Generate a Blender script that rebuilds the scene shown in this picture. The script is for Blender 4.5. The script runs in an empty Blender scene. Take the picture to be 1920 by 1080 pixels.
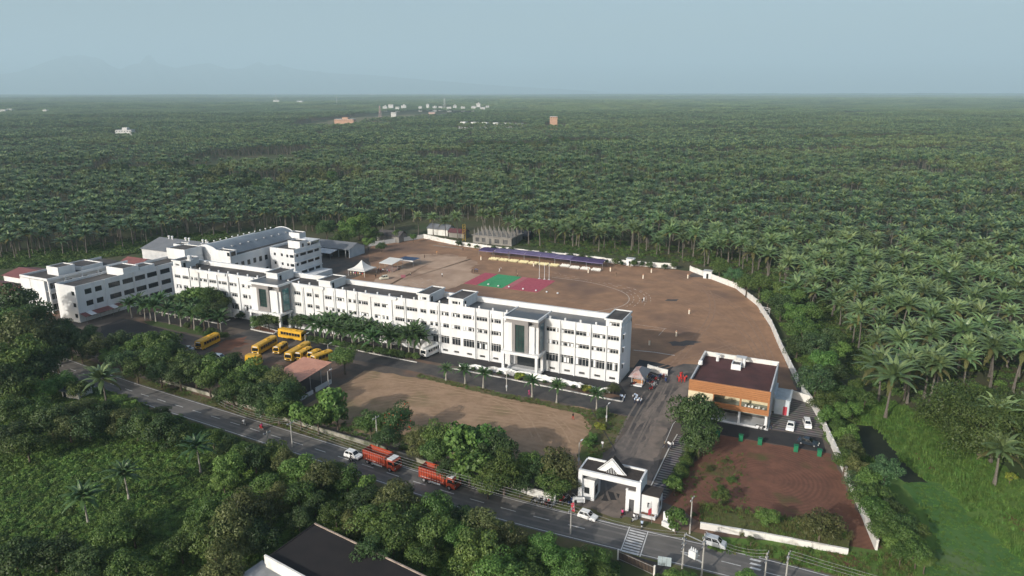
import bpy, math, random
import numpy as np

# ---------------------------------------------------------------- camera, sky, sun, exposure
R = math.radians
C = bpy.context.scene.collection
SC = bpy.context.scene
# world frame: x runs along the front of the long school block (to the right), y away from the road, z up;
# the origin is the front right corner of that block
CAM = (45.465, -164.36, 72.0)
PITCH, YAW, FPX = R(15.5), R(24.8), 1330.0
SUN_EL = R(22.5)
SUN_AZ = (0.286, 0.958)          # horizontal direction in which the sunlight travels

cd = bpy.data.cameras.new('camera'); cam = bpy.data.objects.new('camera', cd); C.objects.link(cam)
cam.location = CAM; cam.rotation_euler = (R(90) - PITCH, 0, YAW)
cd.sensor_width = 36.0; cd.lens = FPX / 1920 * 36.0; cd.clip_start = 1.0; cd.clip_end = 120000
SC.camera = cam

sun_d = bpy.data.lights.new('sun', 'SUN'); sun = bpy.data.objects.new('sun', sun_d); C.objects.link(sun)
sun_d.energy = 4.0; sun_d.angle = R(0.6); sun_d.color = (1.0, 0.945, 0.86)
sun_az_to = math.atan2(-SUN_AZ[1], -SUN_AZ[0])    # where the sun stands
sun.rotation_euler = (R(90) - SUN_EL, 0, sun_az_to + R(90))
w = bpy.data.worlds.new('World'); SC.world = w; w.use_nodes = True
nt = w.node_tree; bg = nt.nodes['Background']; bg.inputs['Strength'].default_value = 0.125
sky = nt.nodes.new('ShaderNodeTexSky'); sky.sky_type = 'NISHITA'; sky.sun_disc = False
sky.sun_elevation = SUN_EL; sky.sun_rotation = R(90) - sun_az_to
sky.altitude = 300; sky.air_density = 1.0; sky.dust_density = 6.0; sky.ozone_density = 2.0
nt.links.new(sky.outputs[0], bg.inputs['Color'])
SC.view_settings.view_transform = 'Standard'; SC.view_settings.look = 'None'
SC.view_settings.exposure = 0.42; SC.view_settings.gamma = 1.0; SC.view_settings.use_curve_mapping = False
cy = SC.cycles
cy.max_bounces = 5; cy.diffuse_bounces = 2; cy.glossy_bounces = 2; cy.transmission_bounces = 2
cy.volume_bounces = 1; cy.transparent_max_bounces = 8; cy.use_denoising = True; cy.denoising_prefilter = 'ACCURATE'; cy.sample_clamp_indirect = 4.0
HAZE_DENSITY = 0.000108
HAZE_COLOR = (0.60, 0.80, 0.925)
random.seed(7); rng = np.random.default_rng(7)

# ---------------------------------------------------------------- survey helpers
_cy, _sy, _cp, _sp = math.cos(YAW), math.sin(YAW), math.cos(PITCH), math.sin(PITCH)
def at(px, py, z=0.0):
    """ground point (at height z) that the survey photograph shows at pixel px, py"""
    u, v = (px - 960) / FPX, (540 - py) / FPX
    rx, ry, rz = u, _cp + v * _sp, -_sp + v * _cp
    t = (z - CAM[2]) / rz
    return (CAM[0] + (rx * _cy - ry * _sy) * t, CAM[1] + (rx * _sy + ry * _cy) * t)
def pix(x, y, z=0.0):
    dx, dy, dz = x - CAM[0], y - CAM[1], z - CAM[2]
    X, Y = dx * _cy + dy * _sy, -dx * _sy + dy * _cy
    d = Y * _cp - dz * _sp; v = Y * _sp + dz * _cp
    return (960 + FPX * X / max(d, 1e-3), 540 - FPX * v / max(d, 1e-3), d)
def zat(x0, y0, k, pts, z=0.0):
    return [at(x0 + a / k, y0 + b / k, z) for a, b in pts]

# ---------------------------------------------------------------- materials
MATS = {}
def mat(name, c, c2=None, scale=1.0, rough=.8, bump=0.0, bscale=None, spec=.25, metal=0.0, rnd=0.0, transl=0.0,
        detail=5.0, lo=.35, hi=.68, c3=None, scale3=.1, lo3=.5, hi3=.7, emit=None, world=False, stretch=None):
    if name in MATS: return MATS[name]
    m = bpy.data.materials.new(name); m.use_nodes = True; t = m.node_tree; n = t.nodes; l = t.links
    b = n['Principled BSDF']; b.inputs['Roughness'].default_value = rough; b.inputs['Metallic'].default_value = metal
    b.inputs['Specular IOR Level'].default_value = spec
    col = None
    tc = None
    def coord():
        nonlocal tc
        if tc is None:
            if world:
                tc = n.new('ShaderNodeNewGeometry').outputs['Position']
            else:
                tc = n.new('ShaderNodeTexCoord').outputs['Object']
            if stretch:
                mp = n.new('ShaderNodeMapping'); mp.inputs['Scale'].default_value = stretch
                l.new(tc, mp.inputs['Vector']); tc = mp.outputs[0]
        return tc
    def noise(s, d=detail):
        x = n.new('ShaderNodeTexNoise'); x.inputs['Scale'].default_value = s; x.inputs['Detail'].default_value = d
        x.inputs['Roughness'].default_value = .6
        l.new(coord(), x.inputs['Vector']); return x
    def ramp(f, a, bb):
        x = n.new('ShaderNodeMapRange'); x.inputs['From Min'].default_value = a; x.inputs['From Max'].default_value = bb
        l.new(f, x.inputs['Value']); return x.outputs[0]
    def mix(f, a, bb):
        x = n.new('ShaderNodeMix'); x.data_type = 'RGBA'
        if isinstance(f, float): x.inputs['Factor'].default_value = f
        else: l.new(f, x.inputs['Factor'])
        for k, v in ((6, a), (7, bb)):
            if isinstance(v, tuple): x.inputs[k].default_value = (*v, 1)
            else: l.new(v, x.inputs[k])
        return x.outputs[2]
    col = tuple(c)
    if c2: col = mix(ramp(noise(scale).outputs['Fac'], lo, hi), col, tuple(c2))
    if c3: col = mix(ramp(noise(scale3, 3).outputs['Fac'], lo3, hi3), col, tuple(c3))
    if rnd:
        oi = n.new('ShaderNodeObjectInfo'); h = n.new('ShaderNodeHueSaturation')
        mr = n.new('ShaderNodeMapRange'); mr.inputs['To Min'].default_value = 1 - rnd; mr.inputs['To Max'].default_value = 1 + rnd
        l.new(oi.outputs['Random'], mr.inputs['Value']); l.new(mr.outputs[0], h.inputs['Value'])
        m2 = n.new('ShaderNodeMath'); m2.operation = 'MULTIPLY'; m2.inputs[1].default_value = 7.31
        m3 = n.new('ShaderNodeMath'); m3.operation = 'FRACT'
        mh = n.new('ShaderNodeMapRange'); mh.inputs['To Min'].default_value = .5 - rnd * .07; mh.inputs['To Max'].default_value = .5 + rnd * .04
        l.new(oi.outputs['Random'], m2.inputs[0]); l.new(m2.outputs[0], m3.inputs[0]); l.new(m3.outputs[0], mh.inputs['Value']); l.new(mh.outputs[0], h.inputs['Hue'])
        if isinstance(col, tuple): h.inputs['Color'].default_value = (*col, 1)
        else: l.new(col, h.inputs['Color'])
        col = h.outputs[0]
    if isinstance(col, tuple): b.inputs['Base Color'].default_value = (*col, 1)
    else: l.new(col, b.inputs['Base Color'])
    if bump:
        bn = n.new('ShaderNodeBump'); bn.inputs['Strength'].default_value = 1.0; bn.inputs['Distance'].default_value = bump
        l.new(noise(bscale or scale * 4, 6).outputs['Fac'], bn.inputs['Height']); l.new(bn.outputs[0], b.inputs['Normal'])
    if transl:
        tr = n.new('ShaderNodeBsdfTranslucent'); mx = n.new('ShaderNodeMixShader'); mx.inputs[0].default_value = transl
        if isinstance(col, tuple): tr.inputs['Color'].default_value = (*col, 1)
        else: l.new(col, tr.inputs['Color'])
        l.new(b.outputs[0], mx.inputs[1]); l.new(tr.outputs[0], mx.inputs[2]); l.new(mx.outputs[0], n['Material Output'].inputs['Surface'])
    MATS[name] = m
    return m

def furrows(m, centre, spacing, dark, amount, distort=2.0):
    """rings or rows of soil turned over, worked into a ground material"""
    t = m.node_tree; n = t.nodes; l = t.links; b = n['Principled BSDF']; old = b.inputs['Base Color'].links[0].from_socket
    g = n.new('ShaderNodeNewGeometry'); mp = n.new('ShaderNodeMapping'); mp.inputs['Location'].default_value = (-centre[0], -centre[1], 0)
    wv = n.new('ShaderNodeTexWave'); wv.wave_type = 'RINGS'; wv.rings_direction = 'Z'; wv.inputs['Scale'].default_value = .314/spacing; wv.inputs['Distortion'].default_value = distort; wv.inputs['Detail'].default_value = 3; wv.inputs['Detail Scale'].default_value = .12
    ns = n.new('ShaderNodeTexNoise'); ns.inputs['Scale'].default_value = .12; ns.inputs['Detail'].default_value = 4
    r1 = n.new('ShaderNodeMapRange'); r1.inputs['From Min'].default_value = .42; r1.inputs['From Max'].default_value = .60; r1.inputs['To Max'].default_value = amount
    m1 = n.new('ShaderNodeMath'); m1.operation = 'MULTIPLY'; mx = n.new('ShaderNodeMix'); mx.data_type = 'RGBA'; mx.inputs[7].default_value = (*dark, 1)
    l.new(g.outputs['Position'], mp.inputs[0]); l.new(mp.outputs[0], wv.inputs['Vector']); l.new(g.outputs['Position'], ns.inputs['Vector']); l.new(ns.outputs['Fac'], r1.inputs['Value'])
    l.new(wv.outputs['Fac'], m1.inputs[0]); l.new(r1.outputs[0], m1.inputs[1]); l.new(m1.outputs[0], mx.inputs['Factor']); l.new(old, mx.inputs[6]); l.new(mx.outputs[2], b.inputs['Base Color'])

def stripes(name, c, c2, scale, axis='Y', rough=.85, duty=.5, rot=0.0, dist=0.0):
    """two tones of paving laid in courses"""
    m = bpy.data.materials.new(name); m.use_nodes = True; t = m.node_tree; n = t.nodes; l = t.links
    b = n['Principled BSDF']; b.inputs['Roughness'].default_value = rough; b.inputs['Specular IOR Level'].default_value = .2
    g = n.new('ShaderNodeNewGeometry'); mp = n.new('ShaderNodeMapping'); mp.inputs['Rotation'].default_value = (0, 0, rot)
    wv = n.new('ShaderNodeTexWave'); wv.bands_direction = axis; wv.inputs['Scale'].default_value = scale
    wv.inputs['Distortion'].default_value = dist; wv.inputs['Detail'].default_value = 2
    rp = n.new('ShaderNodeMapRange'); rp.inputs['From Min'].default_value = duty - .1; rp.inputs['From Max'].default_value = duty + .1
    ns = n.new('ShaderNodeTexNoise'); ns.inputs['Scale'].default_value = .8; ns.inputs['Detail'].default_value = 6
    mx = n.new('ShaderNodeMix'); mx.data_type = 'RGBA'; mx.inputs[6].default_value = (*c, 1); mx.inputs[7].default_value = (*c2, 1)
    m2 = n.new('ShaderNodeMix'); m2.data_type = 'RGBA'; m2.blend_type = 'MULTIPLY'; m2.inputs['Factor'].default_value = .5
    l.new(g.outputs['Position'], mp.inputs[0]); l.new(mp.outputs[0], wv.inputs['Vector']); l.new(g.outputs['Position'], ns.inputs['Vector'])
    l.new(wv.outputs['Fac'], rp.inputs['Value']); l.new(rp.outputs[0], mx.inputs['Factor']); l.new(mx.outputs[2], m2.inputs[6])
    l.new(ns.outputs['Color'], m2.inputs[7]); l.new(m2.outputs[2], b.inputs['Base Color'])
    MATS[name] = m
    return m

# ---------------------------------------------------------------- mesh helpers
class MB:
    """collects shapes; build() links them as ONE mesh object"""
    def __init__(s): s.v = []; s.f = []; s.m = []
    def add(s, vs, fs, m=0):
        o = len(s.v); s.v += [tuple(p) for p in vs]
        for f in fs: s.f.append(tuple(o + i for i in f)); s.m.append(m)
        return s
    def box(s, x0, x1, y0, y1, z0, z1, m=0, top=None):
        v = [(x0,y0,z0),(x1,y0,z0),(x1,y1,z0),(x0,y1,z0),(x0,y0,z1),(x1,y0,z1),(x1,y1,z1),(x0,y1,z1)]
        s.add(v, [(0,3,2,1),(0,1,5,4),(1,2,6,5),(2,3,7,6),(3,0,4,7)], m); s.add(v[4:], [(0,1,2,3)], m if top is None else top); return s
    def quad(s, a, b, c, d, m=0): return s.add([a,b,c,d], [(0,1,2,3)], m)
    def poly(s, pts, m=0): return s.add(pts, [tuple(range(len(pts)))], m)
    def prism(s, poly, z0, z1, m=0, top=None):
        n = len(poly); v = [(x,y,z0) for x,y in poly] + [(x,y,z1) for x,y in poly]
        s.add(v, [(i,(i+1)%n,n+(i+1)%n,n+i) for i in range(n)] + [tuple(range(n-1,-1,-1))], m); s.add(v[n:], [tuple(range(n))], m if top is None else top); return s
    def extrude_y(s, prof, y0, y1, m=0):
        n = len(prof); v = [(x,y0,z) for x,z in prof] + [(x,y1,z) for x,z in prof]
        return s.add(v, [(i,(i+1)%n,n+(i+1)%n,n+i) for i in range(n)] + [tuple(range(n-1,-1,-1)), tuple(range(n,2*n))], m)
    def extrude_x(s, prof, x0, x1, m=0):
        n = len(prof); v = [(x0,y,z) for y,z in prof] + [(x1,y,z) for y,z in prof]
        return s.add(v, [(i,(i+1)%n,n+(i+1)%n,n+i) for i in range(n)] + [tuple(range(n-1,-1,-1)), tuple(range(n,2*n))], m)
    def tube(s, pts, rad, n=6, m=0, cap=True):
        rings = []; pts = [np.array(p, float) for p in pts]
        if not hasattr(rad, '__len__'): rad = [rad] * len(pts)
        for i, p in enumerate(pts):
            d = pts[min(i+1, len(pts)-1)] - pts[max(i-1, 0)]; d = d / (np.linalg.norm(d) + 1e-9)
            a = np.array((0,0,1.)) if abs(d[2]) < .9 else np.array((1.,0,0)); e1 = np.cross(d, a); e1 /= np.linalg.norm(e1); e2 = np.cross(d, e1)
            rings.append([p + rad[i]*(math.cos(2*math.pi*k/n)*e1 + math.sin(2*math.pi*k/n)*e2) for k in range(n)])
        v = [q for r in rings for q in r]; f = []
        for i in range(len(pts)-1):
            for k in range(n): f.append((i*n+k, i*n+(k+1)%n, (i+1)*n+(k+1)%n, (i+1)*n+k))
        if cap: f += [tuple(range(n)), tuple(range((len(pts)-1)*n, len(pts)*n))[::-1]]
        return s.add(v, f, m)
    def ball(s, c, r, m=0, n=8, k=5, sz=1.0):
        v = []; f = []
        for i in range(k+1):
            a = math.pi*i/k
            for j in range(n): v.append((c[0]+r*math.sin(a)*math.cos(2*math.pi*j/n), c[1]+r*math.sin(a)*math.sin(2*math.pi*j/n), c[2]+r*sz*math.cos(a)))
        for i in range(k):
            for j in range(n): f.append((i*n+j, (i+1)*n+j, (i+1)*n+(j+1)%n, i*n+(j+1)%n))
        return s.add(v, f, m)
    def mesh(s, name, mats):
        me = bpy.data.meshes.new(name); me.from_pydata(s.v, [], s.f)
        for m in (mats if isinstance(mats, (list, tuple)) else [mats]): me.materials.append(m)
        if max(s.m, default=0): me.polygons.foreach_set('material_index', s.m)
        me.update(); return me
    def build(s, name, mats, parent=None, loc=None, rz=0.0):
        return link(name, s.mesh(name, mats), parent, loc, rz)

def link(name, data, parent=None, loc=None, rz=0.0, scale=None):
    o = bpy.data.objects.new(name, data); C.objects.link(o)
    if parent: o.parent = parent
    if loc is not None: o.location = loc if len(loc) == 3 else (*loc, 0)
    if rz: o.rotation_euler = (0, 0, rz)
    if scale is not None: o.scale = (scale,)*3 if not hasattr(scale, '__len__') else scale
    return o
def tag(o, label, cat, group=None):
    o['label'] = label; o['category'] = cat
    if group: o['group'] = group
    return o
def thing(name, label, cat, loc=(0,0,0), rz=0.0, group=None):
    return tag(link(name, None, None, loc, rz), label, cat, group)
def struct(o): o['kind'] = 'structure'; return o
def stuff(o): o['kind'] = 'stuff'; return o
def dup(root, loc, rz=None, label=None, group=None, scale=None):
    r = root.copy(); C.objects.link(r); r.location = loc if len(loc) == 3 else (*loc, 0)
    if rz is not None: r.rotation_euler = (0, 0, rz)
    if label: r['label'] = label
    if group: r['group'] = group
    if scale is not None: r.scale = (scale,)*3 if not hasattr(scale, '__len__') else scale
    for ch in root.children:
        c = ch.copy(); C.objects.link(c); c.parent = r
        for g in ch.children:
            d = g.copy(); C.objects.link(d); d.parent = c
    return r
def ragged(poly, amp=.4, step=2.0):
    out = []; r = random.Random(len(poly) * 31 + int(abs(poly[0][0]) * 7))
    for i, a in enumerate(poly):
        b = poly[(i+1) % len(poly)]; L = math.dist(a, b); n = max(1, int(L/step))
        for k in range(n):
            f = k/n; out.append((a[0]+(b[0]-a[0])*f + r.uniform(-amp,amp), a[1]+(b[1]-a[1])*f + r.uniform(-amp,amp)))
    return out
def sheet(name, poly, z, m, amp=0.0, step=2.0):
    if amp: poly = ragged(poly, amp, step)
    me = bpy.data.meshes.new(name); me.from_pydata([(x,y,z) for x,y in poly], [], [tuple(range(len(poly)))])
    me.materials.append(m); me.update()
    if me.polygons[0].normal.z < 0: me.flip_normals()
    return struct(link(name, me))
def ribbon(name, pts, width, z, m, kind='structure', off=0.0):
    """flat strip along a line"""
    v = []; n = len(pts)
    for i, p in enumerate(pts):
        a, b = pts[max(i-1,0)], pts[min(i+1,n-1)]; L = math.dist(a,b) or 1; nx, ny = -(b[1]-a[1])/L, (b[0]-a[0])/L
        v += [(p[0]+nx*(off-width/2), p[1]+ny*(off-width/2), z), (p[0]+nx*(off+width/2), p[1]+ny*(off+width/2), z)]
    me = bpy.data.meshes.new(name); me.from_pydata(v, [], [(2*i,2*i+2,2*i+3,2*i+1) for i in range(n-1)]); me.materials.append(m); me.update()
    o = link(name, me)
    if kind: o['kind'] = kind
    return o
def inside(x, y, poly):
    c = False; n = len(poly); j = n-1
    for i in range(n):
        if (poly[i][1] > y) != (poly[j][1] > y) and x < (poly[j][0]-poly[i][0])*(y-poly[i][1])/(poly[j][1]-poly[i][1])+poly[i][0]: c = not c
        j = i
    return c

# ================================================================ ground, far hills, haze
M_soil = mat('soil', (.050,.062,.028), (.095,.080,.045), .05, .95, c3=(.045,.070,.022), scale3=.018, lo3=.45, hi3=.62, world=True)
g = MB(); g.add([(-42000,-3000,0),(42000,-3000,0),(42000,42000,0),(-42000,42000,0)], [(0,1,2,3)])
struct(g.build('ground', M_soil))

M_hill = mat('hill_forest', (.045,.070,.045), (.08,.085,.06), .0008, .95, world=True)
def hills():
    prof = [(-150,150),(-60,140),(0,138),(40,132),(90,112),(120,104),(150,100),(185,107),(205,120),(225,129),(245,119),(262,117),(271,106),(279,98),(287,107),(296,117),(330,126),(365,119),(392,116),(425,127),(450,128),(470,120),(485,113),(500,121),(520,119),(560,129),(620,136),(700,140),(780,147),(860,154),(960,162),(1060,167),(1120,171)]
    nx, ny = 260, 22; xs = np.linspace(-150, 1120, nx); D0 = 30000
    V = []
    for j in range(ny):
        t = j/(ny-1)                        # front foot .. ridge .. back
        dist = D0*(0.90 + 0.2*t)
        for i in range(nx):
            r = np.interp(xs[i], [p[0] for p in prof], [p[1] for p in prof])
            u, v = (xs[i]-960)/FPX, (540-r)/FPX
            fy = _cp + v*_sp; fz = -_sp + v*_cp; H = 72 + fz/math.hypot(u, fy)*D0
            k = max(0.0, 1-abs(t-.5)*2)**.8
            n = 1 + .16*math.sin(i*.61+j*1.7)*math.sin(i*.23-j*.9)*(0 if abs(t-.5) < .03 else 1)
            a = math.atan2(fy, u) + YAW
            h = max(-2, H*k*n*(1 if abs(t-.5)<.03 else .97))
            V.append((CAM[0]+math.cos(a)*dist, CAM[1]+math.sin(a)*dist, h))
    F = [(j*nx+i, j*nx+i+1, (j+1)*nx+i+1, (j+1)*nx+i) for j in range(ny-1) for i in range(nx-1)]
    m = MB(); m.add(V, F); o = struct(m.build('hills', M_hill)); return o
hills()

def far_ridge():
    xs = np.linspace(560, 2060, 190); V = []; ny = 7
    for j in range(ny):
        t = j/(ny-1); dist = 12800+2600*t
        for i, px in enumerate(xs):
            row = np.interp(px, [560,700,900,1100,1400,1700,1920,2060], [181,178.5,177.6,176.2,174.8,174.2,174.6,175]); row += .35*math.sin(px*.043)+.25*math.sin(px*.117+1)+.2*math.sin(px*.31)
            u = (px-960)/FPX; a = math.atan2(1, u) + YAW; H = max(-2, 72-13900*(row-171.2)/1330); k = max(0, 1-abs(t-.45)*2)**.7
            V.append((CAM[0]+math.cos(a)*dist*math.hypot(1,u), CAM[1]+math.sin(a)*dist*math.hypot(1,u), -2.5+(H+2.5)*k))
    n = len(xs); m = MB(); m.add(V, [(j*n+i, j*n+i+1, (j+1)*n+i+1, (j+1)*n+i) for j in range(ny-1) for i in range(n-1)])
    struct(m.build('far_ridge', mat('ridge_forest', (.045,.075,.040), (.07,.095,.05), .004, .95, world=True)))
far_ridge()

def haze():
    m = bpy.data.materials.new('haze'); m.use_nodes = True; t = m.node_tree; t.nodes.remove(t.nodes['Principled BSDF'])
    pv = t.nodes.new('ShaderNodeVolumePrincipled'); pv.inputs['Density'].default_value = HAZE_DENSITY
    pv.inputs['Color'].default_value = (*HAZE_COLOR, 1); pv.inputs['Anisotropy'].default_value = 0.0
    t.links.new(pv.outputs[0], t.nodes['Material Output'].inputs['Volume'])
    b = MB(); b.box(-46000, 46000, -3600, 46000, -3.5, 1750); stuff(b.build('haze', m))
haze()

# ================================================================ palms
M_frond = mat('palm_frond', (.124,.192,.076), (.086,.148,.058), 1.2, .42, spec=.5, rnd=.32, transl=.14)
M_frond_young = mat('palm_frond_young', (.180,.245,.098), (.145,.215,.083), 1.2, .40, spec=.5, rnd=.25, transl=.18)
M_frond_dry = mat('palm_frond_yellowish', (.152,.192,.072), (.112,.152,.055), 1.0, .42, spec=.45, rnd=.28, transl=.14)
M_frond_dark = mat('palm_frond_dark', (.062,.122,.040), (.045,.095,.032), 1.2, .42, spec=.4, rnd=.25, transl=.2)
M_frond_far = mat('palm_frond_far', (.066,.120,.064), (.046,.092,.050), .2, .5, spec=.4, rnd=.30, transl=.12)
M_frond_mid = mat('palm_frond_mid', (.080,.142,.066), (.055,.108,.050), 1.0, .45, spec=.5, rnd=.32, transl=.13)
M_frond_old = mat('palm_frond_old', (.135,.130,.048), (.10,.11,.04), .8, .55, spec=.3, rnd=.25, transl=.22)
M_bark = mat('palm_bark', (.15,.135,.115), (.09,.08,.068), 3.0, .9, rnd=.2)
M_nut = mat('coconuts', (.16,.10,.035), (.10,.11,.03), 4.0, .6)
def frond_arrays(V, F, MI, base, az, el, L, droop, width, nseg, two=True, mi=0, rr=random):
    """one feather leaf: leaflets hanging in a V along an arching midrib"""
    px, py, pz = base; ca, sa = math.cos(az), math.sin(az); ds = L/nseg
    for k in range(nseg):
        t = (k+.5)/nseg; e = el - droop*t*t*1.1 - droop*.15*t
        dx, dz = math.cos(e)*ds, math.sin(e)*ds
        qx, qy, qz = px+ca*dx, py+sa*dx, pz+dz
        wd = width*math.sin(min(1, .12+t*1.02)*math.pi*.93)**.7*(1-.25*t)
        if k:
            for s in (-1, 1):
                h0, h1 = -.34*wd*rr.uniform(.7,1.3), -.22*wd; fx = ds*.45
                o = len(V); V += [(px,py,pz),(qx,qy,qz),(qx+ca*fx*1.2-sa*s*wd*.62,qy+sa*fx*1.2+ca*s*wd*.62,qz+h1),(px+ca*fx-sa*s*wd,py+sa*fx+ca*s*wd,pz+h0)]
                F += [(o,o+1,o+2),(o,o+2,o+3)] if s < 0 else [(o,o+2,o+1),(o,o+3,o+2)]; MI += [mi,mi]
        px, py, pz = qx, qy, qz
def palm_crown(seed, nf=24, L=4.6, nseg=11, old=5, width=.95, young=0):
    rr = random.Random(seed); V=[]; F=[]; MI=[]
    for i in range(nf):
        t = i/(nf-1); az = i*2.39996 + rr.uniform(-.25,.25)
        el = R(86) - t**1.15*R(98) + rr.uniform(-.12,.12)
        LL = L*(.72+.28*math.sin(min(1,t*1.5+.2)*math.pi/2))*rr.uniform(.88,1.1)
        frond_arrays(V,F,MI,(0,0,0),az,el,LL,R(66)+rr.uniform(-.2,.25)-t*R(22),width,nseg,mi=1 if i>=nf-old else (4 if young and i<young else 0),rr=rr)
    return V,F,MI
def tri_mesh(name, V, F, MI, mats):
    me = bpy.data.meshes.new(name); me.from_pydata(V, [], F)
    for m in mats: me.materials.append(m)
    me.polygons.foreach_set('material_index', MI); me.update(); return me
def trunk_mb(h, seed, r0=.26, r1=.13, n=6, m=0, lean=1.0):
    rr = random.Random(seed+99); lx, ly = rr.uniform(-.9,.9)*lean, rr.uniform(-.9,.9)*lean
    b = MB(); pts=[]; rad=[]
    for i in range(5):
        t = i/4; pts.append((lx*(t*t-1), ly*(t*t-1), h*t)); rad.append(r0+(r1-r0)*t + (.12 if i==0 else 0))
    b.tube(pts, rad, n, m); return b
PALM_H = 11.0
CROWN_ME = []; TRUNK_ME = []
for s in range(5):
    V,F,MI = palm_crown(100+s, nf=29+s, L=4.6+.15*s, nseg=10, old=3+s%2, width=.74, young=7)
    o = len(V)
    nb = MB()
    for k in range(5):
        a = k*1.26; nb.ball((.32*math.cos(a),.32*math.sin(a),-.45), .19, 0, 5, 3)
    V += nb.v; F += [tuple(o+i for i in f) for f in nb.f]; MI += [2]*len(nb.f)
    CROWN_ME.append(tri_mesh('palm_crown', V, F, MI, [M_frond, M_frond_old, M_nut, M_bark, M_frond_young]))
    TRUNK_ME.append(trunk_mb(PALM_H, s).mesh('palm_trunk', [M_bark]))

# the grove: everything beyond the campus wall, in the world frame
GROVE_EDGE = [at(px,py) for px,py in [(-300,500),(-60,492),(60,487),(160,478),(250,462),(345,450),(430,442),(520,436),(600,432),(660,436),(705,425),(745,418),(790,418),(860,412),(985,434),(1010,452),(1080,468),(1180,478),(1270,484),(1325,494),(1400,516),(1445,535),(1500,582),(1560,628),(1610,676),(1650,730),(1700,760),(1790,800),(1850,870),(1905,895),(2300,1000)]]
NO_PALMS = [[at(px,py) for px,py in poly] for poly in (
    [(330,318),(540,316),(560,300),(620,300),(560,290),(400,296)],
    [(560,232),(640,222),(760,210),(900,212),(900,220),(760,226),(650,240),(540,246)],
    [(855,236),(985,238),(990,247),(855,245)],
    [(1020,240),(1062,240),(1062,250),(1020,250)],
    [(210,254),(258,254),(258,264),(210,264)],
    [(780,300),(885,300),(880,312),(770,312)],
    [(770,345),(880,352),(885,372),(780,368)],
    [(1760,760),(1960,735),(1990,860),(1800,850)])]
for _p in NO_PALMS: pass
SEEN_PALMS = []
def palm_sites():
    """planted in loose rows, 7.6 m apart"""
    pts = []; ang = R(12); ca, sa = math.cos(ang), math.sin(ang); sp = 7.25
    # near 2.2 km one by one
    rr = np.random.default_rng(3)
    ext = 2300; n = int(ext*2.4/sp)
    gx = (np.arange(n)-n/2)*sp
    X, Y = np.meshgrid(gx, np.arange(0, int(ext/sp)+60)*sp - 300)
    # alternate rows offset
    X = X + (np.arange(X.shape[0])[:,None] % 2)*sp*.5
    X = X + rr.normal(0, 1.35, X.shape); Y = Y + rr.normal(0, 1.25, Y.shape)
    gxw = X*_cy - Y*_sy + CAM[0]; gyw = X*_sy + Y*_cy + CAM[1]
    return gxw.ravel(), gyw.ravel(), X.ravel(), Y.ravel()
wx, wy, lx, ly = palm_sites()
lm = rng.random(len(wx))
# slow patches: gaps of other trees
pn = np.sin(wx*.013+1.3)*np.sin(wy*.011-.7)+.6*np.sin(wx*.031+wy*.027)
dd = np.hypot(lx, ly)
keep = (ly > 60) & (np.abs(lx) < ly*.80+40) & (dd < 2300) & (lm > .07 + .30*(pn > 1.15))
edge_poly = GROVE_EDGE + [(60000, 3000), (60000, 90000), (-60000, 90000), (-60000, 3000)]
idx = np.nonzero(keep)[0]
near = []; far = []
edge_box = 900
for i in idx:
    x, y = float(wx[i]), float(wy[i])
    if dd[i] < 700 and not inside(x, y, edge_poly): continue
    bad = False
    for p in NO_PALMS:
        if inside(x, y, p): bad = True; break
    if bad: continue
    (near if dd[i] < 520 else far).append((float(dd[i]), x, y))
near.sort()
# row of palms standing inside the right-hand wall and other single ones (survey pixel of the trunk foot)
SINGLE_PALMS = [(1328,492,9.5),(1318,497,8.5),(1338,500,9),(1300,470,10),(1290,462,10)]
GROVE_GROUP = 'coconut palms of the grove around the campus'
def palm(x, y, s, h, seed, label, group=None, rz=None):
    rr = random.Random(seed)
    t = thing('coconut_palm', label, 'palm tree', (x, y, 0), rr.uniform(0,6.28), group)
    k = seed % 5
    link('trunk', TRUNK_ME[k], t, scale=(s, s, h/PALM_H))
    link('crown', CROWN_ME[k], t, (0, 0, h), rr.uniform(0,6.28), s*rr.uniform(.9,1.1))
    return t
n_single = 0; taken = 0; rest = []
for d, x, y in near:
    r = random.Random(int(x*13+y*7)); s = r.uniform(.80,1.22); h = 9.6*r.uniform(.62,1.22)
    px, py, _ = pix(x, y, h)
    if taken < 285 and -25 < px < 1945 and py < 1100:
        palm(x, y, s, h, taken, 'coconut palm in the dense grove '+('behind the halls at the left' if px < 700 else 'behind the far white wall' if px < 1290 else 'on the right beyond the curved wall' if py < 640 else 'on the right above the stream bank'), GROVE_GROUP)
        taken += 1
    else: rest.append((x, y, s, h))

# ---- the rest of the grove: ONE object, instances on points
src = bpy.data.collections.new('palm_sources')
def joined(k, crown, trunk, h, fm):
    V,F,MI = crown; V = [(a,b,c+h) for a,b,c in V]; F = list(F); MI = list(MI)
    if trunk: o = len(V); V += trunk.v; F += [tuple(o+i for i in f) for f in trunk.f]; MI += [3]*len(trunk.f)
    me = tri_mesh('palm', V, F, MI, [fm, M_frond_old, M_nut, M_bark, M_frond_young]); src.objects.link(bpy.data.objects.new('palm_source_%02d' % k, me))
PATCH = 62.0
def patch_arrays(seed):
    rr = random.Random(seed); V=[]; F=[]; MI=[]
    for i in range(8):
        for j in range(8):
            if rr.random() < .10: continue
            ox, oy = (i-3.5)*7.75+rr.gauss(0,1.5), (j-3.5)*7.75+rr.gauss(0,1.5); h = 10.2*rr.uniform(.7,1.25); sc = rr.uniform(.8,1.2)
            v,f,mi = palm_crown(rr.randrange(10**6), nf=12, L=4.8*sc, nseg=3, old=1, width=1.05, young=4); o = len(V)
            V += [(a+ox,b+oy,c+h) for a,b,c in v]; F += [tuple(o+q for q in t) for t in f]; MI += mi
    return V,F,MI
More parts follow.
